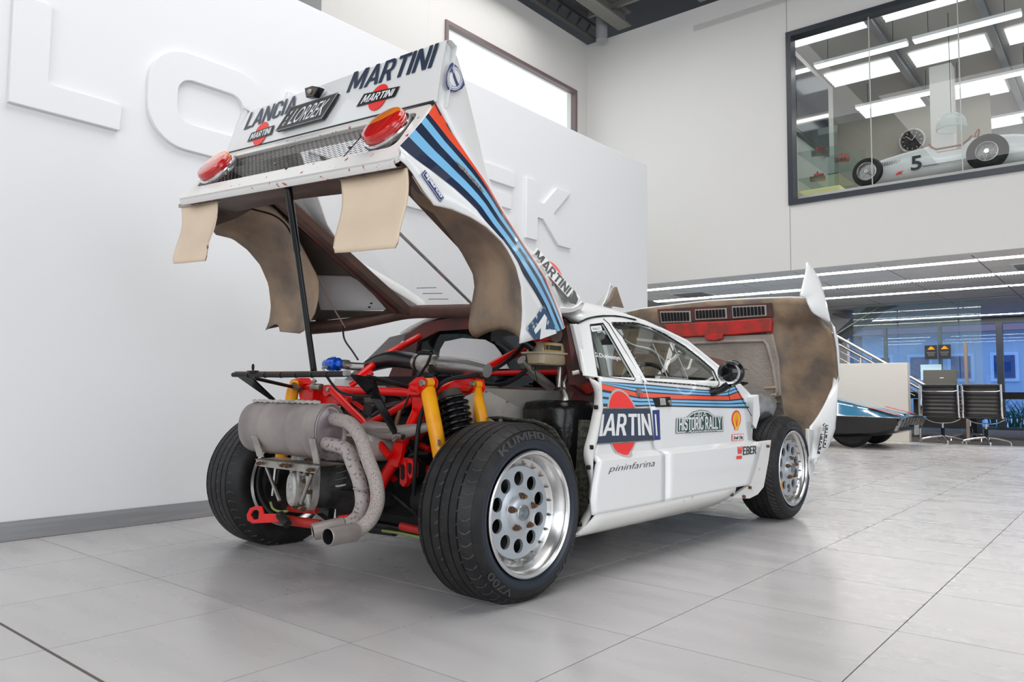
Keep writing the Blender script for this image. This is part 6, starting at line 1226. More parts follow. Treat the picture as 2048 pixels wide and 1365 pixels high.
q = (0.51,0.4559,0.7322); b = B(); b.cyl(q, (q[0]+.016, q[1], q[2]), .012, 12); b.tube([(0.52,0.4474,0.7171),(0.52,0.468,0.6828),(0.52,0.5063,0.6132)], .004, 6); b.build('cable_stay', K['black'], apn)
tk = [[(x, y, z) for x, y, z in ((.62+.13*math.copysign(abs(math.cos(a))**.5, math.cos(a))*k, .50+.135*math.copysign(abs(math.sin(a))**.5, math.sin(a))*k, zz) for a in np.linspace(0, 2*PI, 25)[:-1])] for zz, k in ((.40, .9), (.42, 1), (.56, 1.0), (.66, 1.0), (.69, .93), (.70, .6), (.695, .2))]
b = B(); b.loft(tk, closed=True, cap=True); ft = b.build('fuel_tank', K['tankblack'], car, ang=60); T_('tank_neck', [(0.66,0.4868,0.7015),(0.66,0.4832,0.7225),(0.66,0.4624,0.7476)], [.02, .016, .013], K['steel'], ft, 14)
ea = []
exc = (0.62,0.4104,0.8935)
def rbox(cx, cy, z, w, d, n=24, e=5): return [(cx+w/2*math.copysign(abs(math.cos(a))**(2/e), math.cos(a)), cy+d/2*math.copysign(abs(math.sin(a))**(2/e), math.sin(a)), z) for a in np.linspace(0, 2*PI, n+1)[:-1]]
ex, ey, ez = exc
b = B(); b.loft([rbox(ex, ey, ez+h, .10*k, .185*k) for h, k in ((-.048, .8), (-.042, .94), (-.002, 1), (.002, 1.0), (.036, .98), (.044, .9), (.046, .5))], closed=True, cap=True); et = b.build('header_bottle', K['plastic'], car, ang=50); tag(et, 'yellowed plastic header bottle')
b = B(); b.loft([rbox(ex, ey, ez+h, .13*k, .235*k) for h, k in ((-.004, .98), (-.002, 1), (.002, 1.0), (.004, .98))], closed=True, cap=True); b.build('bottle_flange', K['plastic'], et)
lq_ = [(ex+.052, ey-.075, ez+.010), (ex+.052, ey+.03, ez+.010), (ex+.052, ey+.03, ez+.034), (ex+.052, ey-.075, ez+.034)]
decal([[(0, 0), (1, 0), (1, 1), (0, 1)]], quadmap(lq_, 0), K['yellowink'], et, 'warning_label'); lq2 = [(p[0]+.0015, p[1], p[2]) for p in lq_]
decal([[(.02, .08), (.20, .08), (.20, .92), (.02, .92)], [(.24, .08), (.98, .08), (.98, .92), (.24, .92)]], quadmap(lq2, 0), K['blackink'], et, 'warning_label')
b = B(); b.cyl((ex, ey-.09, ez+.02), (ex-.02, ey-.11, ez+.045), .022, 16); b.build('bottle_cap', K['gloss'], et)
T_('outlet_hose', [(0.62,0.5033,0.8399),(0.62,0.5,0.8034),(0.62,0.4934,0.7542)], .011, K['steel'], car, 12); T_('outlet_hose', [(0.64,0.5301,0.8039),(0.64,0.5021,0.7735),(0.64,0.5095,0.7183)], .009, K['steel'], car, 12)
T_('filler_pipe', [(0.55,0.328,0.8667),(0.55,0.3903,0.8226),(0.55,0.5269,0.7525)], .021, mat('filler_alloy', (.42, .39, .35), .4, metal=.8), car, 20); b = B(); q = (0.6,0.3465,0.8351); b.tube([(q[0], q[1]+.012*math.cos(a), q[2]+.012*math.sin(a)) for a in np.linspace(0, 2*PI, 17)], .002, 6); b.tube([(0.6,0.3531,0.825),(0.6,0.3631,0.8003),(0.6,0.3765,0.7673)], .002, 6); b.build('dipstick', K['black'], car)
b = B(); a0, a1 = math.radians(19), math.radians(112)
rows = []
for x in (.56, .62, .70, .77, .82): rows.append([(x, (.362+.004*math.sin(a*19+x*40))*math.sin(a), .3034+(.350+.004*math.sin(a*23+x*31))*math.cos(a)) for a in np.linspace(a0+(0 if x < .7 else .25*(x-.7)*4), a1, 34)])
b.loft(rows); b.build('arch_felt', K['carbon'], car, ang=60, solid=.006)
b = B(); b.prism([(.36, .42, .20), (.82, .42, .20), (.80, .46, .62), (.40, .46, .62)], (0, .02, 0)); b.build('arch_closing_panel', K['carbon'], car, ang=0)
b = B(); q = (0.64,0.1016,0.6167); b.cyl(q, (q[0]+.008, q[1]-.008, q[2]+.006), .008, 10); b.build('stud', K['steel'], car)
# hinge and edge of the cabin opening on the right
b = B(); b.prism([(0.7,0.436,1.013),(0.7,0.4775,1.012),(0.7,0.5564,0.8253),(0.7,0.5783,0.7916),(0.7,0.6375,0.7452),(0.7,0.6004,0.7234),(0.7,0.4997,0.7648),(0.7,0.4641,0.9104)], (-.03, 0, 0)); b.build('door_jamb', K['maroon'], car, ang=0)
b = B(); b.prism([(0.72,0.4577,1.018),(0.72,0.4998,1.017),(0.72,0.5649,0.8401),(0.72,0.6165,0.7944),(0.72,0.5796,0.7915),(0.72,0.5361,0.8244)], (-.02, 0, 0)); b.build('jamb_edge', K['white'], car, ang=0, bevel=.003)
q = (0.74,0.4733,0.8099); b = B(); b.cyl((q[0]-.02, q[1]-.02, q[2]), (q[0], q[1], q[2]+.006), .012, 12); b.build('latch_pin', K['steel'], car)
b = B(); b.prism([(0.7,0.5351,0.7653),(0.7,0.6003,0.7771),(0.7,0.6226,0.7494),(0.7,0.5785,0.7276)], (.02, 0, 0)); b.build('latch_block', K['redmatt'], car, ang=0)
T_('hinge_arm', [(0.5,0.706,1.081),(0.5,0.729,1.064),(0.5,0.7677,1.063)], .012, K['steel'], car, 8)
# ================================================================ front clamshell tipped forward, inside facing back
fcm = empty  # (no helper object; the clamshell mesh below carries its parts)
def fedge(*parts): return seg(*parts)
ie = fedge(([(0.775,2.953,1.612),(0.78,2.927,1.541),(0.78,2.879,1.463),(0.785,2.81,1.373)], 8), ([(0.785,2.81,1.373),(0.8,2.873,1.362),(0.82,2.869,1.311),(0.83,2.909,1.265),(0.845,2.993,1.242)], 8), ([(0.845,2.993,1.242),(0.86,3.107,1.21),(0.86,3.2,1.149),(0.86,3.223,1.042),(0.86,3.204,0.906),(0.86,3.149,0.7909)], 10), ([(0.86,3.149,0.7909),(0.86,2.991,0.6656),(0.86,2.851,0.584),(0.86,2.711,0.5247),(0.86,2.712,0.3951),(0.86,2.721,0.2408)], 10))
oe = fedge(([(0.778,2.954,1.612),(0.79,3.037,1.585),(0.82,3.061,1.517),(0.83,3.077,1.478)], 8), ([(0.83,3.077,1.478),(0.86,3.06,1.376),(0.875,3.05,1.314),(0.885,3.055,1.257)], 8), ([(0.885,3.055,1.257),(0.895,3.069,1.182),(0.9,3.123,1.059),(0.9,3.152,0.9038),(0.9,3.157,0.8209)], 10), ([(0.9,3.157,0.8209),(0.9,3.129,0.6852),(0.9,3.09,0.5253),(0.9,2.98,0.4258),(0.9,2.858,0.362),(0.9,2.717,0.3388),(0.9,2.65,0.3337)], 10))
b = B(); rows = [[mix(a, c, t, .015) for a, c in zip(ie, oe)] for t in (0, .08, .3, .6, .85, 1)]
b.loft(rows); fc = b.build('front_clamshell', [K['white'], K['fibre']], car, ang=50, solid=.008); tag(fc, 'open front clamshell showing its brown inside')
b = B(); b.loft(mir(rows)); b.build('left_side_skin', [K['white'], K['fibre']], fc, ang=50, solid=.008)
b = B(); b.prism([(-0.775,3.012,1.59),(-0.775,3.048,1.53),(-0.775,3.113,1.43),(-0.775,2.85,1.43),(-0.775,2.933,1.486)], (.01, .02, 0)); b.build('fender_inner', K['fibre'], fc, ang=0)
b = B(); b.prism([(-0.785,2.716,1.395),(-0.785,2.858,1.495),(-0.785,3.005,1.595),(-0.785,3.027,1.593),(-0.785,2.948,1.488),(-0.785,2.865,1.424)], (-.01, .02, 0)); b.build('fender_tip', K['white'], fc, ang=0)
# inner surface: wheel bowls, bonnet panel
def top_z(x): return float(np.interp(abs(x), [0, .35, .6, .78], [1.425, 1.415, 1.405, 1.385]))
YF = 3.10
def inner_pt(x, z):
    y = YF+.06*(1-((z-.9)/.55)**2)
    ax = abs(x)
    if ax > .46:    # bowl over the wheel
        k = min((ax-.46)/.06, 1)*min(max((1.28-z)/.06, 0), 1)
        y += .055*k
    elif .50 < z < 1.20: 
        y -= .03 if ax < .44 else .0
    if ax > .82: y -= (ax-.82)*.6
    return (x, y, z)
XZ = [.40, .5035, .565, .645, .76, .85, .95, 1.10, 1.17, 1.22, 1.40]; XM = [.66, .706, .767, .822, .87, .895, .90, .885, .855, .80, .78]
xs_ = sorted([-.87, -.83, -.78, -.70, -.60, -.53, -.50, -.47, -.455, -.44, -.43, -.2, 0, .2, .43, .44, .455, .47, .50, .53, .60, .70, .78, .83, .87])
rows = []
for t in np.linspace(0, 1, 26):
    r = []
    for x in xs_:
        zt = top_z(x) if abs(x) <= .78 else top_z(.78)-(abs(x)-.78)*.6; zb = .42 if abs(x) > .45 else .50; z = zb+(zt-zb)*t
        xm = float(np.interp(z, XZ, XM)); xx = x if abs(x) <= .6 else math.copysign(.6+(abs(x)-.6)*(xm-.6)/.27, x)
        r.append(inner_pt(xx, z))
    rows.append(r)
b = B(); b.loft(rows); b.build('inner_skin', K['fibre'], fc, ang=40, solid=-.01)
b = B(); b.tube([(x, YF+.02, top_z(x)+.003) for x in np.linspace(-.79, .79, 20)], .008, 6); b.build('rear_lip', K['white'], fc)
# grey bonnet liner with raised frame
def fp(pts, dy=0): return [(p[0], p[1]+dy, p[2]) for p in pts]
gp = [(-0.3068,3.065,1.163),(0.4941,3.065,1.157),(0.5335,3.065,0.9756),(0.5469,3.065,0.7284),(0.4513,3.065,0.7),(-0.31,3.065,0.6918)]
b = B(); b.prism(gp, (0, .02, 0)); gpn = b.build('bonnet_liner', K['fibregrey'], fc, ang=0, bevel=.01)
b = B(); b.tube([(-0.2829,3.06,1.109),(0.1437,3.06,1.115),(0.4347,3.06,1.11),(0.4558,3.06,1.082),(0.496,3.06,0.9244),(0.5179,3.06,0.7522),(0.4998,3.06,0.7212),(0.3269,3.06,0.7092)], .012, 8); b.build('liner_frame', K['fibregrey'], gpn)
# red box section with its catch, dark red band and three louvred vents
rb = [(-0.3624,3.05,1.269),(0.1115,3.05,1.265),(0.4843,3.05,1.268),(0.4945,3.05,1.236),(0.4863,3.05,1.17),(0.2256,3.05,1.161),(-0.2769,3.05,1.161)]
b = B(); b.prism(rb, (0, .05, 0)); rbm = b.build('red_crossmember', K['redmatt'], fc, ang=0, bevel=.008); b = B(); b.prism([(-0.0111,3.04,1.164),(0.1386,3.04,1.172),(0.1304,3.04,1.136),(0.0757,3.04,1.124),(0.0046,3.04,1.134)], (0, .04, 0)); b.build('bonnet_catch', K['redmatt'], rbm, ang=0, bevel=.004)
b = B(); b.prism([(-0.4319,3.095,1.393),(0.0908,3.095,1.384),(0.478,3.095,1.377),(0.4872,3.095,1.278),(0.0896,3.095,1.28),(-0.4193,3.095,1.287)], (0, .012, 0)); vb = b.build('vent_band', K['maroon'], fc, ang=0)
ventlit = mat('vent_gap', (.40, .38, .35), .6)
for q in ([(-0.3953,3.085,1.363),(-0.1514,3.085,1.351),(-0.1478,3.085,1.286),(-0.3869,3.085,1.294)], [(-0.0996,3.085,1.359),(0.1384,3.085,1.354),(0.1416,3.085,1.295),(-0.0961,3.085,1.298)], [(0.1953,3.085,1.361),(0.435,3.085,1.355),(0.4377,3.085,1.296),(0.1995,3.085,1.295)]):
    f_ = quadmap(q, 0); b = B(); b.prism([f_(u, v) for u, v in ((-.03, -.15), (1.03, -.15), (1.03, 1.15), (-.03, 1.15))], (0, .006, 0)); vt = b.build('vent', ventlit, vb, ang=0)
    for k in range(9):
        u = (k+.5)/9; b = B(); b.prism([f_(u-.035, 0), f_(u+.035, 0), f_(u+.035, 1), f_(u-.035, 1)], (0, -.012, 0)); b.build('louvre', K['black'], vt, ang=0)
b = B(); b.prism([(0.4274,3.08,0.7172),(0.534,3.08,0.7352),(0.5527,3.08,0.5987),(0.4611,3.08,0.5896)], (0, .02, 0)); b.build('inner_box', K['steel'], fc, ang=0)
for k in range(3):
    b = B(); b.tube([(.44, 3.05, .78-.05*k), (.52, 3.05, .785-.05*k)], .008, 6); b.build('rib', K['fibrelight'], fc)
# outer lip below the wheel cut-out and the oil sponsor letters
lipf = [(0.875,2.67,0.5264),(0.875,2.762,0.5145),(0.875,2.761,0.3286),(0.875,2.696,0.2255),(0.875,2.671,0.2274)]
b = B(); b.prism(lipf, (-.02, .0, 0)); b.build('cut_out_lip', K['white'], fc, ang=0, bevel=.003)
for body, qd in (('VS', [(0.93,2.748,0.5662),(0.93,2.736,0.5111),(0.93,2.78,0.5067),(0.93,2.801,0.5619)]), ('FIAT', [(0.93,2.723,0.4962),(0.93,2.652,0.3776),(0.93,2.703,0.3719),(0.93,2.77,0.4916)]), ('OLIO', [(0.93,2.809,0.5493),(0.93,2.748,0.4094),(0.93,2.805,0.4036),(0.93,2.862,0.5449)])):
    if body != 'VS': decal([[(0, 0), (1, 0), (1, 1), (0, 1)]], quadmap(qd, 0), K['blackink'], fc, 'letter_block')
    text(body, quadmap([(q[0]+.003, q[1], q[2]) for q in qd], 0), K['blackink'] if body == 'VS' else K['whiteink'], fc, bold=.02, box=(.04, .14, .96, .86))
# ================================================================ things behind the car
# blue wedge show car
wc = empty('wedge_car', (-4.2, 12.3, 0), 0, 'low dark blue wedge shaped show car parked behind the open front clamshell', 'car')
bl_ = mat('deep_blue_paint', (.01, .14, .27), .12, coat=1); bk_ = mat('black_lower_body', (.006, .006, .007), .3, coat=.4)
def sec(x, zt, zb, wt, wb, zlow, wl): # half section mirrored
    P = [(0, zt), (wt*.7, zt-.015), (wt, zt-.05), (wb, zb)]
    return [(x+4.2, y, z) for y, z in [(-a, c) for a, c in P[::-1]]+P[1:]]
def low(x, zb, wb, zlow, wl):
    P = [(wb, zb), (wb+.005, zb-.02), (wl, zlow+.05), (wl-.1, zlow)]
    return [(x+4.2, y, z) for y, z in [(-a, c) for a, c in P]+P[::-1]]
b = B(); b.loft([sec(-6.6, .80, .50, .55, .84, .2, .8), sec(-5.8, 1.02, .49, .5, .85, .2, .8), sec(-4.9, 1.0, .47, .52, .86, .2, .8), sec(-4.2, .86, .46, .56, .86, .2, .8), sec(-3.6, .72, .455, .64, .85, .2, .8), sec(-3.0, .58, .45, .70, .84, .2, .8), sec(-2.62, .475, .445, .76, .82, .2, .8), sec(-2.57, .455, .44, .76, .80, .2, .8)]); b.build('upper_body', bl_, wc, ang=30)
b = B(); b.loft([low(-6.6, .50, .84, .25, .8), low(-5.8, .49, .86, .18, .82), low(-4.2, .46, .87, .16, .82), low(-3.3, .452, .86, .15, .80), low(-2.9, .448, .84, .18, .78), low(-2.62, .44, .80, .26, .74)], cap=False); b.add(low(-2.62, .44, .80, .26, .74), [tuple(range(8))]); b.build('lower_body', bk_, wc, ang=30)
b = B(); b.tube([(x+4.2, -w_, z) for x, w_, z in ((-6.4, .85, .50), (-4.2, .875, .462), (-3.0, .85, .45), (-2.59, .81, .44))], .006, 6); b.build('waist_strip', K['steel'], wc)
for k in range(9):
    y = -.74+k*.185; b = B(); b.prism([(1.60, y, .43), (1.60, y+.085, .43), (1.53, y+.055, .26), (1.53, y-.03, .26)], (.03, 0, 0)); b.build('nose_slat', mat('slat_grey', (.30, .28, .25), .4) if k == 0 else sl_, wc, ang=0)
    if k == 0: sl_ = wc.children[-1].data.materials[0]
for (x, m_) in ((-3.05, K['orange']),): pass
for k, (m_, y0) in enumerate(((K['orange'], -.62), (K['lblue'], -.38), (K['navy'], -.2), (K['lblue'], .0), (K['redmatt'], .35))):
    b = B(); b.prism([(1.15, y0, .583-.0), (1.56, y0-.05, .482), (1.56, y0+.07, .482), (1.15, y0+.12, .583)], (0, 0, .004)); b.build('nose_stripe', m_, wc, ang=0)
b = B(); b.box((1.68, -.12, .26), (.01, .26, .14)); b.build('licence_plate', K['castalu'], wc, ang=0, bevel=.003); b = B(); b.cyl((1.5, -.12, .32), (1.68, -.12, .32), .012, 8); b.build('plate_bracket', K['black'], wc)
for y in (-.60, .60):
    for x in (.93, -1.4):
        b = B(); b.lathe([(.06, -.1), (.25, -.1), (.29, -.07), (.30, 0), (.29, .07), (.25, .1), (.06, .1)], o=(x, y, .30), ax='Y', n=40); b.build('wheel', K['tyre'], wc)
# stone display wall
b = B(); b.box((0, 0, .65), (1.9, .16, 1.30)); o = b.build('stone_counter', K['stone'], ang=0, bevel=.006); o.location = (-3.92, 13.9, 0); tag(o, 'speckled pale stone counter block behind the blue wedge car', 'counter')
# staircase with steel handrails
st = empty('staircase', (-4.5, 17.2, 0), 0, 'dark steel staircase with timber treads and stainless handrails behind the stone counter', 'staircase')
dk = mat('stair_steel', (.012, .022, .035), .35)
def wq(pts, o=(-4.5, 17.2, 0)): return [(p[0]-o[0], p[1]-o[1], p[2]-o[2]) for p in pts]
b = B(); b.prism(wq([(-5.364,17,1.919),(-5.058,17,2.07),(-4.736,17,2.364),(-4.253,17,2.704),(-3.48,17,2.7),(-4.045,17,2.513),(-4.867,17,1.922),(-5.211,17,1.687)]), (0, .08, 0)); b.build('stringer', dk, st, ang=0)
b = B(); b.tube(wq([(-5.039,16.9,2.03),(-3.998,16.9,2.666)]), .012, 6); b.build('stringer_edge', K['steel'], st)
tr_ = mat('timber_tread', (.16, .10, .07), .5)
for q in ([(-5.105,17.05,2.53),(-4.827,17.05,2.524),(-4.828,17.05,2.481),(-5.106,17.05,2.487)], [(-4.844,17.05,2.697),(-4.571,17.05,2.7),(-4.573,17.05,2.647),(-4.845,17.05,2.654)]): b = B(); b.prism(wq(q), (0, .9, 0)); b.build('tread', tr_, st, ang=0)
for h in (([(-4.728,15,2.057),(-4.499,15,1.922),(-3.575,15,1.335),(-2.858,15,0.8827)]), ([(-4.73,15,1.932),(-4.502,15,1.789),(-3.678,15,1.282),(-3.031,15,0.8824)])): b = B(); b.tube(wq(h), .028, 12); b.build('handrail', K['chrome2'], st)
for h in ([(-4.765,15.1,1.786),(-4.471,15.1,1.632),(-4.046,15.1,1.385),(-3.538,15.1,1.083),(-3.015,15.1,0.7596)], [(-4.767,15.1,1.66),(-4.456,15.1,1.488),(-4.224,15.1,1.351),(-3.541,15.1,0.9735),(-3.135,15.1,0.7587)]): b = B(); b.tube(wq(h), .010, 8); b.build('rail_wire', K['chrome2'], st)
for x in (1721, 1812, 1838): q = (-4.012,15,1.325); 
for q in ((-4.009,15,1.454), (-3.251,15,1.114), (-3.046,15,0.953)): b = B(); b.tube(wq([q, (q[0], q[1], 0.0)]), .022, 8); b.build('rail_post', K['chrome2'], st)
# chairs: aluminium group style office chairs, backs to us
def chair(x, y, rz, lb, grp='black leather office chairs at the desk'):
    r_ = empty('office_chair', (x, y, 0), rz, lb, 'chair', grp)
    # back rest faces +y (front); we look at its rear
    b = B(); rows = []
    for i in range(33):
        t = i/32; z = .44+.48*t; yy = -.20-.05*t+.02*math.sin(t*PI); rows.append([(xx, yy+.012*(1-(xx/.24)**2)+.006*math.sin(t*PI*16), z) for xx in (-.235, -.12, 0, .12, .235)])
    b.loft(rows); b.build('backrest', K['leather'], r_, ang=20, solid=.014)
    b = B(); b.loft([[(xx, yy, .43+.004*math.sin(yy*90)) for xx in (-.235, 0, .235)] for yy in np.linspace(-.2, .24, 22)]); b.build('seat', K['leather'], r_, ang=20, solid=.02)
    for s_ in (-1, 1):
        b = B(); b.tube([(s_*.255, -.262, .93), (s_*.255, -.235, .70), (s_*.258, -.225, .48), (s_*.262, -.19, .425), (s_*.262, .0, .415), (s_*.262, .25, .425)], .017, 8, flat=(1, .6)); b.build('side_frame', K['chrome'], r_)
    b = B(); b.tube([(-.25, -.25, .84), (-.2, -.262, .825), (.2, -.262, .825), (.25, -.25, .84)], .008, 8); b.build('back_stretcher', K['chrome'], r_)
    b = B(); b.tube([(-.25, -.272, .925), (.25, -.272, .925)], .012, 8); b.build('top_roll', K['leather'], r_)
    b = B(); b.tube(smooth([(-.25, 0, .40), (-.14, 0, .345), (0, 0, .33), (.14, 0, .345), (.25, 0, .40)], 4), .010, 8); b.build('seat_stretcher', K['chrome'], r_)
    b = B(); b.cyl((0, 0, .24), (0, 0, .33), .016, 12); b.build('column', K['chrome'], r_); b = B(); b.cyl((0, 0, .10), (0, 0, .25), .026, 12); b.build('gas_lift', K['black'], r_)
    for k in range(4):
        a = PI/4*0+k*PI/2+.35; c, s_ = math.cos(a), math.sin(a)
        b = B(); b.tube([(0, 0, .125), (c*.16, s_*.16, .105), (c*.29, s_*.29, .075), (c*.32, s_*.32, .05), (c*.325, s_*.325, .0)], [.020, .016, .013, .012, .014], 8); b.build('leg', K['chrome'], r_)
    return r_
chair(-2.47, 13.75, .03, 'black ribbed office chair nearer the stone counter, its back turned'); chair(-1.88, 13.75, -.05, 'black ribbed office chair furthest right, its back turned')
c3 = chair(-2.28, 15.0, .3, 'office chair half hidden between and behind the two front chairs')
# desk with screen, partition post
dsk = empty('desk', (-2.3, 15.9, 0), 0, 'long black desk behind the office chairs', 'desk')
b = B(); b.box((.2, 0, .77), (3.4, .75, .12)); b.build('desk_top', K['black'], dsk, ang=0)
for x in (-1.3, 0, 1.5): b = B(); b.box((x, 0, .355), (.06, .6, .71)); b.build('leg', K['black'], dsk, ang=0)
b = B(); b.box((-.55, .1, .45), (.9, .5, .5)); b.build('drawer_unit', mat('dark_unit', (.03, .025, .025), .5), dsk, ang=0, bevel=.004)
mo_ = empty('monitor', (-2.85, 15.75, .83), .1, 'dark computer monitor seen from the back on the desk', 'monitor')
b = B(); b.box((0, 0, .24), (.54, .03, .33)); b.build('screen_back', mat('monitor_grey', (.10, .095, .085), .4), mo_, ang=0, bevel=.006); b = B(); b.box((0, .02, .06), (.06, .03, .12)); b.box((0, 0, .006), (.22, .16, .012)); b.build('stand', K['grey'], mo_, ang=0)
b = B(); b.box((.03, -.017, .26), (.06, .003, .014)); b.build('badge', K['whiteink'], mo_, ang=0)
b = B(); b.box((0, 0, .83), (.045, .06, 1.66)); o = b.build('timber_post', mat('post_timber', (.28, .22, .19), .5), ang=0, bevel=.004); o.location = (-2.25, 14.6, 0); tag(o, 'slim upright timber post between the two office chairs', 'post')
# office glass partition with two small black signs
gp_ = K['officeglass'] = glass('office_glass', (.86, .93, .93), .9, haze=.10, hcol=(.5, .62, .66))
for i, (x0, x1) in enumerate(((-4.55, -3.72), (-3.70, -2.66), (-2.64, -2.28))):
    b = B(); b.box((0, 0, 1.29), (x1-x0, .012, 2.50)); o = b.build('window_%d' % (12+i), K['officeglass'], ang=0); o.location = ((x0+x1)/2, 16.55, .03); tag(o, kind='structure')
for i, q in enumerate(((-3.106,16.4,1.597), (-2.877,16.4,1.6))):
    r_ = empty('hanging_sign', tuple(q), 0, ['small black sign with orange picture, the left one of the pair behind the glass', 'small black sign with orange picture, the right one of the pair behind the glass'][i], 'sign', 'pair of small black signs')
    b = B(); b.box((0, 0, 0), (.215, .012, .27)); b.build('board', K['blackink'], r_, ang=0)
    b = B(); b.prism([(-.06, -.007, .05), (.07, -.007, .05), (.03, -.007, .10), (.0, -.007, .115), (-.03, -.007, .085)], (0, -.001, 0)); b.build('picture', K['yellow'], r_, ang=0)
    for z, w_ in ((-.005, .15), (-.03, .12), (-.048, .12), (-.066, .1)): b = B(); b.box((0, -.0075, z), (w_, .001, .010 if z > -.01 else .005)); b.build('printed_line', K['grey'], r_, ang=0)
b = B(); b.box((0, 0, 0), (.36, .01, .30)); o = b.build('lit_screen', emis('screen_glow', (.62, .80, 1), .7), ang=0); o.location = tuple((-3.154,16.6,1.22)); tag(o, 'pale blue lit screen above the monitor behind the glass', 'screen')
# ================================================================ upper room
RX, RY, RZ = -2.2, 12.0, 3.75
rc = empty('racing_car', (RX, RY, RZ), 0, 'small white open wheel racing car with number five behind the upper window', 'car')
wht = mat('racer_white', (.82, .82, .81), .3, coat=.3)
def rsec(x, zt, w_, zb=.10, n=20): 
    out = []
    for k in range(n):
        a = 2*PI*k/n; out.append((x, w_*math.copysign(abs(math.cos(a))**.7, math.cos(a)), (zt+zb)/2+(zt-zb)/2*math.copysign(abs(math.sin(a))**.8, math.sin(a))))
    return out
b = B(); b.loft([rsec(-1.0, .36, .05, .20), rsec(-.85, .42, .14), rsec(-.55, .47, .22), rsec(-.30, .50, .27), rsec(.02, .53, .29), rsec(.12, .42, .29), rsec(.42, .42, .29), rsec(.54, .54, .28), rsec(.75, .53, .27), rsec(1.0, .50, .24), rsec(1.25, .44, .19), rsec(1.4, .36, .1)], closed=True, cap=True); b.build('body', wht, rc, ang=40)
b = B(); b.loft([[(x, -.21*math.cos(0)*w_, z) for x, w_, z in ((.04, .8, .455), (.10, 1.1, .385), (.45, 1.1, .385), (.53, .8, .475))], [(x, .21*w_, z) for x, w_, z in ((.04, .8, .455), (.10, 1.1, .385), (.45, 1.1, .385), (.53, .8, .475))]]); b.build('cockpit', mat('tan_leather', (.30, .13, .07), .5), rc, ang=0)
b = B(); b.tube([(.02, -.20, .53), (.06, -.26, .46), (.12, -.29, .41), (.42, -.29, .41), (.50, -.26, .47), (.54, -.22, .53)], .014, 8); b.build('cockpit_rim', mat('rim_leather', (.28, .12, .07), .5), rc)
b = B(); b.tube([(.56+.04*math.sin(a), .09*math.cos(a),   .57+.10*math.sin(a)) for a in np.linspace(0, 2*PI, 25)], .011, 6); b.tube([(.53, 0, .50), (.57, 0, .57)], .01); b.box((.56, 0, .57), (.01, .16, .02)); b.build('steering_wheel', mat('wood_rim', (.25, .11, .06), .4), rc)
text('5', quadmap([(-.20, -.287, .16), (-.06, -.291, .16), (-.06, -.283, .37), (-.20, -.277, .37)], .012), K['blackink'], rc, bold=.02)
for k in range(12): b = B(); x = -.66+k*.034; b.box((x, -.235+.0*k, .345), (.012, .04, .05), R=Matrix.Rotation(.4, 3, 'Y')); b.build('louvre', K['castalu'], rc, ang=0)
b = B(); b.prism([(-.40, -.275, .14), (-.31, -.285, .15), (-.33, -.285, .17), (-.30, -.285, .185), (-.35, -.28, .18), (-.38, -.275, .17)], (0, -.02, 0)); b.build('red_emblem', K['redink'], rc, ang=0)
b = B(); b.box((.40, -.30, .20), (.9, .02, .012)); b.build('crease', K['ceilgrid'], rc, ang=0)
for x, y in ((-.74, -.42), (.74, -.42), (-.74, .42), (.74, .42)):
    R_ = .20 if x < 0 else .235
    b = B(); b.lathe([(.125, -.05), (.15, -.06), (.19, -.05), (R_+.01, 0), (.19, .05), (.15, .06), (.125, .05)], o=(x, y, .215), ax='Y', n=36); t_ = b.build('wheel', K['tyre'], rc)
    b = B(); b.lathe([(.128, -.05), (.132, -.056), (.122, -.058), (.118, -.04), (.118, .04), (.128, .05)], o=(x, y, .215), ax='Y', n=36)
    b.build('rim', K['steel'], t_)
    b = B()
    for k in range(28):
        a = 2*PI*k/28; a2 = a+.5*(1 if k % 2 else -1); b.cyl((x+.03*math.cos(a), y-.055, .215+.03*math.sin(a)), (x+.12*math.cos(a2), y-.03, .215+.12*math.sin(a2)), .0028, 4)
    b.cyl((x, y-.08, .215), (x, y-.03, .215), .03, 12); b.build('wire_spokes', K['bright'], t_)
    b = B(); b.cyl((x, y, .215), (x, 0, .22), .012, 8); b.build('axle', K['steel'], rc)
# pendant lamp, clock, display shelves, black screen
pd = empty('pendant_lamp', tuple((-2.123,13.2,4.924)), 0, 'clear dome pendant lamp hanging above the racing car', 'lamp')
b = B(); b.lathe([(.02, .19), (.10, .18), (.17, .13), (.205, .05), (.215, -.05), (.20, -.06), (.205, -.04)], ax='Z', n=36); b.build('shade', glass('frosted_dome', (.9, .95, .95), .8, haze=.35, hcol=(.80, .84, .84)), pd); b = B(); b.cyl((0, 0, .18), (0, 0, 6.74-pd.location[2]), .004, 6); b.build('cord', K['black'], pd); b = B(); b.tube([(.212*math.cos(a), .212*math.sin(a), -.055) for a in np.linspace(0, 2*PI, 37)], .005, 6); b.build('shade_rim', K['edge'], pd)
ck = empty('wall_clock', tuple((-3.219,15.9,5.637)), 0, 'round grey metal wall clock in the upper room', 'clock')
b = B(); b.box((.2, .30, 0), (3.3, .1, 2.6)); 
b2 = B(); b2.lathe([(.01, -.03), (.20, -.03), (.205, -.05), (.235, -.05), (.245, -.03), (.245, .03)], ax='Y', n=40); b2.build('clock_case', K['castalu'], ck); b2 = B(); b2.lathe([(.001, -.033), (.195, -.033)], ax='Y', n=36); b2.build('dial', K['castdark'], ck)
for k in range(12): b2 = B(); a = 2*PI*k/12; b2.box((.16*math.cos(a), -.036, .16*math.sin(a)), (.03, .003, .008), R=Matrix.Rotation(-a, 3, 'Y')); b2.build('hour_mark', K['whiteink'], ck, ang=0)
for a, l in ((1.0, .11), (2.4, .15)): b2 = B(); b2.cyl((0, -.038, 0), (l*math.cos(a), -.038, l*math.sin(a)), .005, 6); b2.build('hand', K['whiteink'], ck)
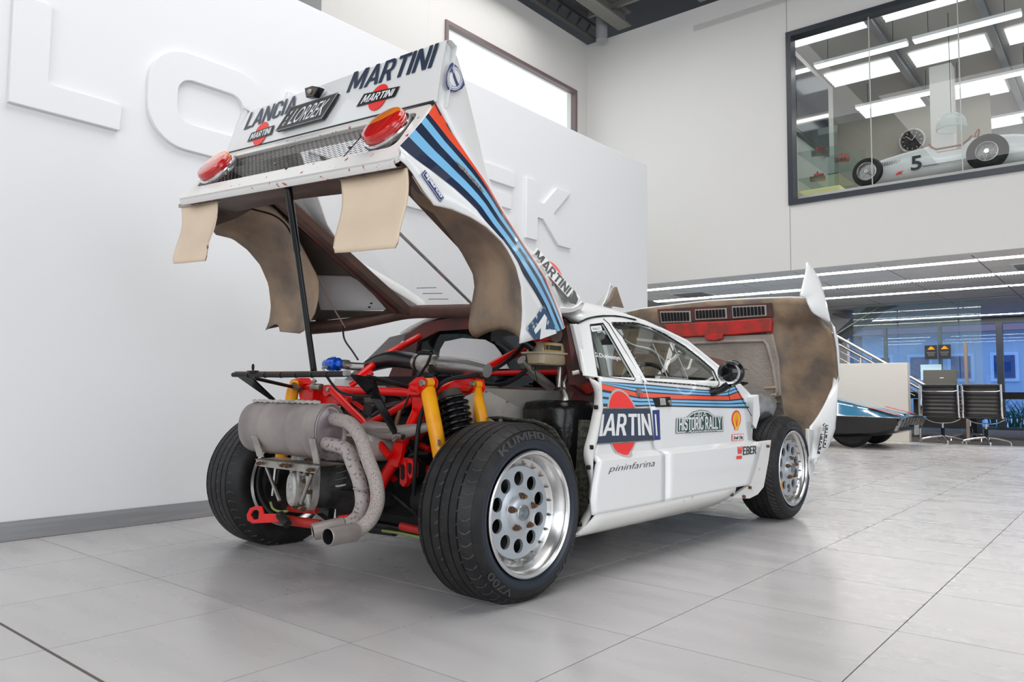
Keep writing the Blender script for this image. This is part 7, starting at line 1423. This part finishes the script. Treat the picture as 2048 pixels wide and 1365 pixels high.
o = b.build('wall_upper_partition', K['upwall'], ang=0); o.location = (ck.location[0]-.6, ck.location[1], 5.05); tag(o, kind='structure')
sh = empty('display_shelves', (-3.72, 12.6, 3.75), 0, 'glass display shelves at the left end of the upper window', 'shelf')
gs = glass('shelf_glass', (.93, .97, .96), .8, haze=.05, hcol=(.5, .6, .58))
for z in (.36, .78): b = B(); b.box((0, 0, z), (.62, 1.5, .015)); b.build('shelf_board', gs, sh, ang=0)
for y in (-.74, .74): b = B(); b.box((0, y, .55), (.6, .012, 1.1)); b.build('side_pane', gs, sh, ang=0)
b = B(); b.box((0, 0, .17), (.6, 1.4, .02)); b.build('base_board', mat('lit_shelf', (.6, .6, .3), .4, emit=(1, .9, .45), estr=.35), sh, ang=0)
def model(x, y, z, lb, s_=1):
    r_ = empty('model_engine', (x, y, z), .3, lb, 'model', 'red scale models on the glass shelves')
    b = B(); b.box((0, 0, .03*s_), (.22*s_, .14*s_, .05*s_)); b.box((.02, 0, .075*s_), (.14*s_, .10*s_, .05*s_)); b.build('body', K['red'], r_, ang=0, bevel=.008)
    for k in range(3): b = B(); b.cyl((-.06*s_+k*.05*s_, -.08*s_, .02*s_), (-.06*s_+k*.05*s_, -.05*s_, .02*s_), .02*s_, 10); b.build('wheel', K['black'], r_)
    b = B(); b.cyl((0, 0, .09*s_), (0, 0, .14*s_), .012*s_, 8); b.build('stack', K['redmatt'], r_)
model(-3.80, 12.2, 3.75+.79, 'red scale model on the top glass shelf, nearer the window', 1.1); model(-3.62, 12.75, 3.75+.79, 'red scale model on the top glass shelf, further from the window', 1.0); model(-3.82, 12.15, 3.75+.37, 'red scale model on the lower glass shelf', 1.05)
tv = empty('wall_screen', (-4.11, 12.70, 5.55), 0, 'large dark wall screen on the left wall of the upper room', 'screen')
b = B(); b.box((0, 0, 0), (.06, 1.9, 1.24)); b.build('bezel', K['gloss'], tv, ang=0, bevel=.004); b = B(); b.box((.032, 0, 0), (.004, 1.8, 1.14)); b.build('panel', mat('screen_panel', (.01, .02, .04), .08), tv, ang=0)
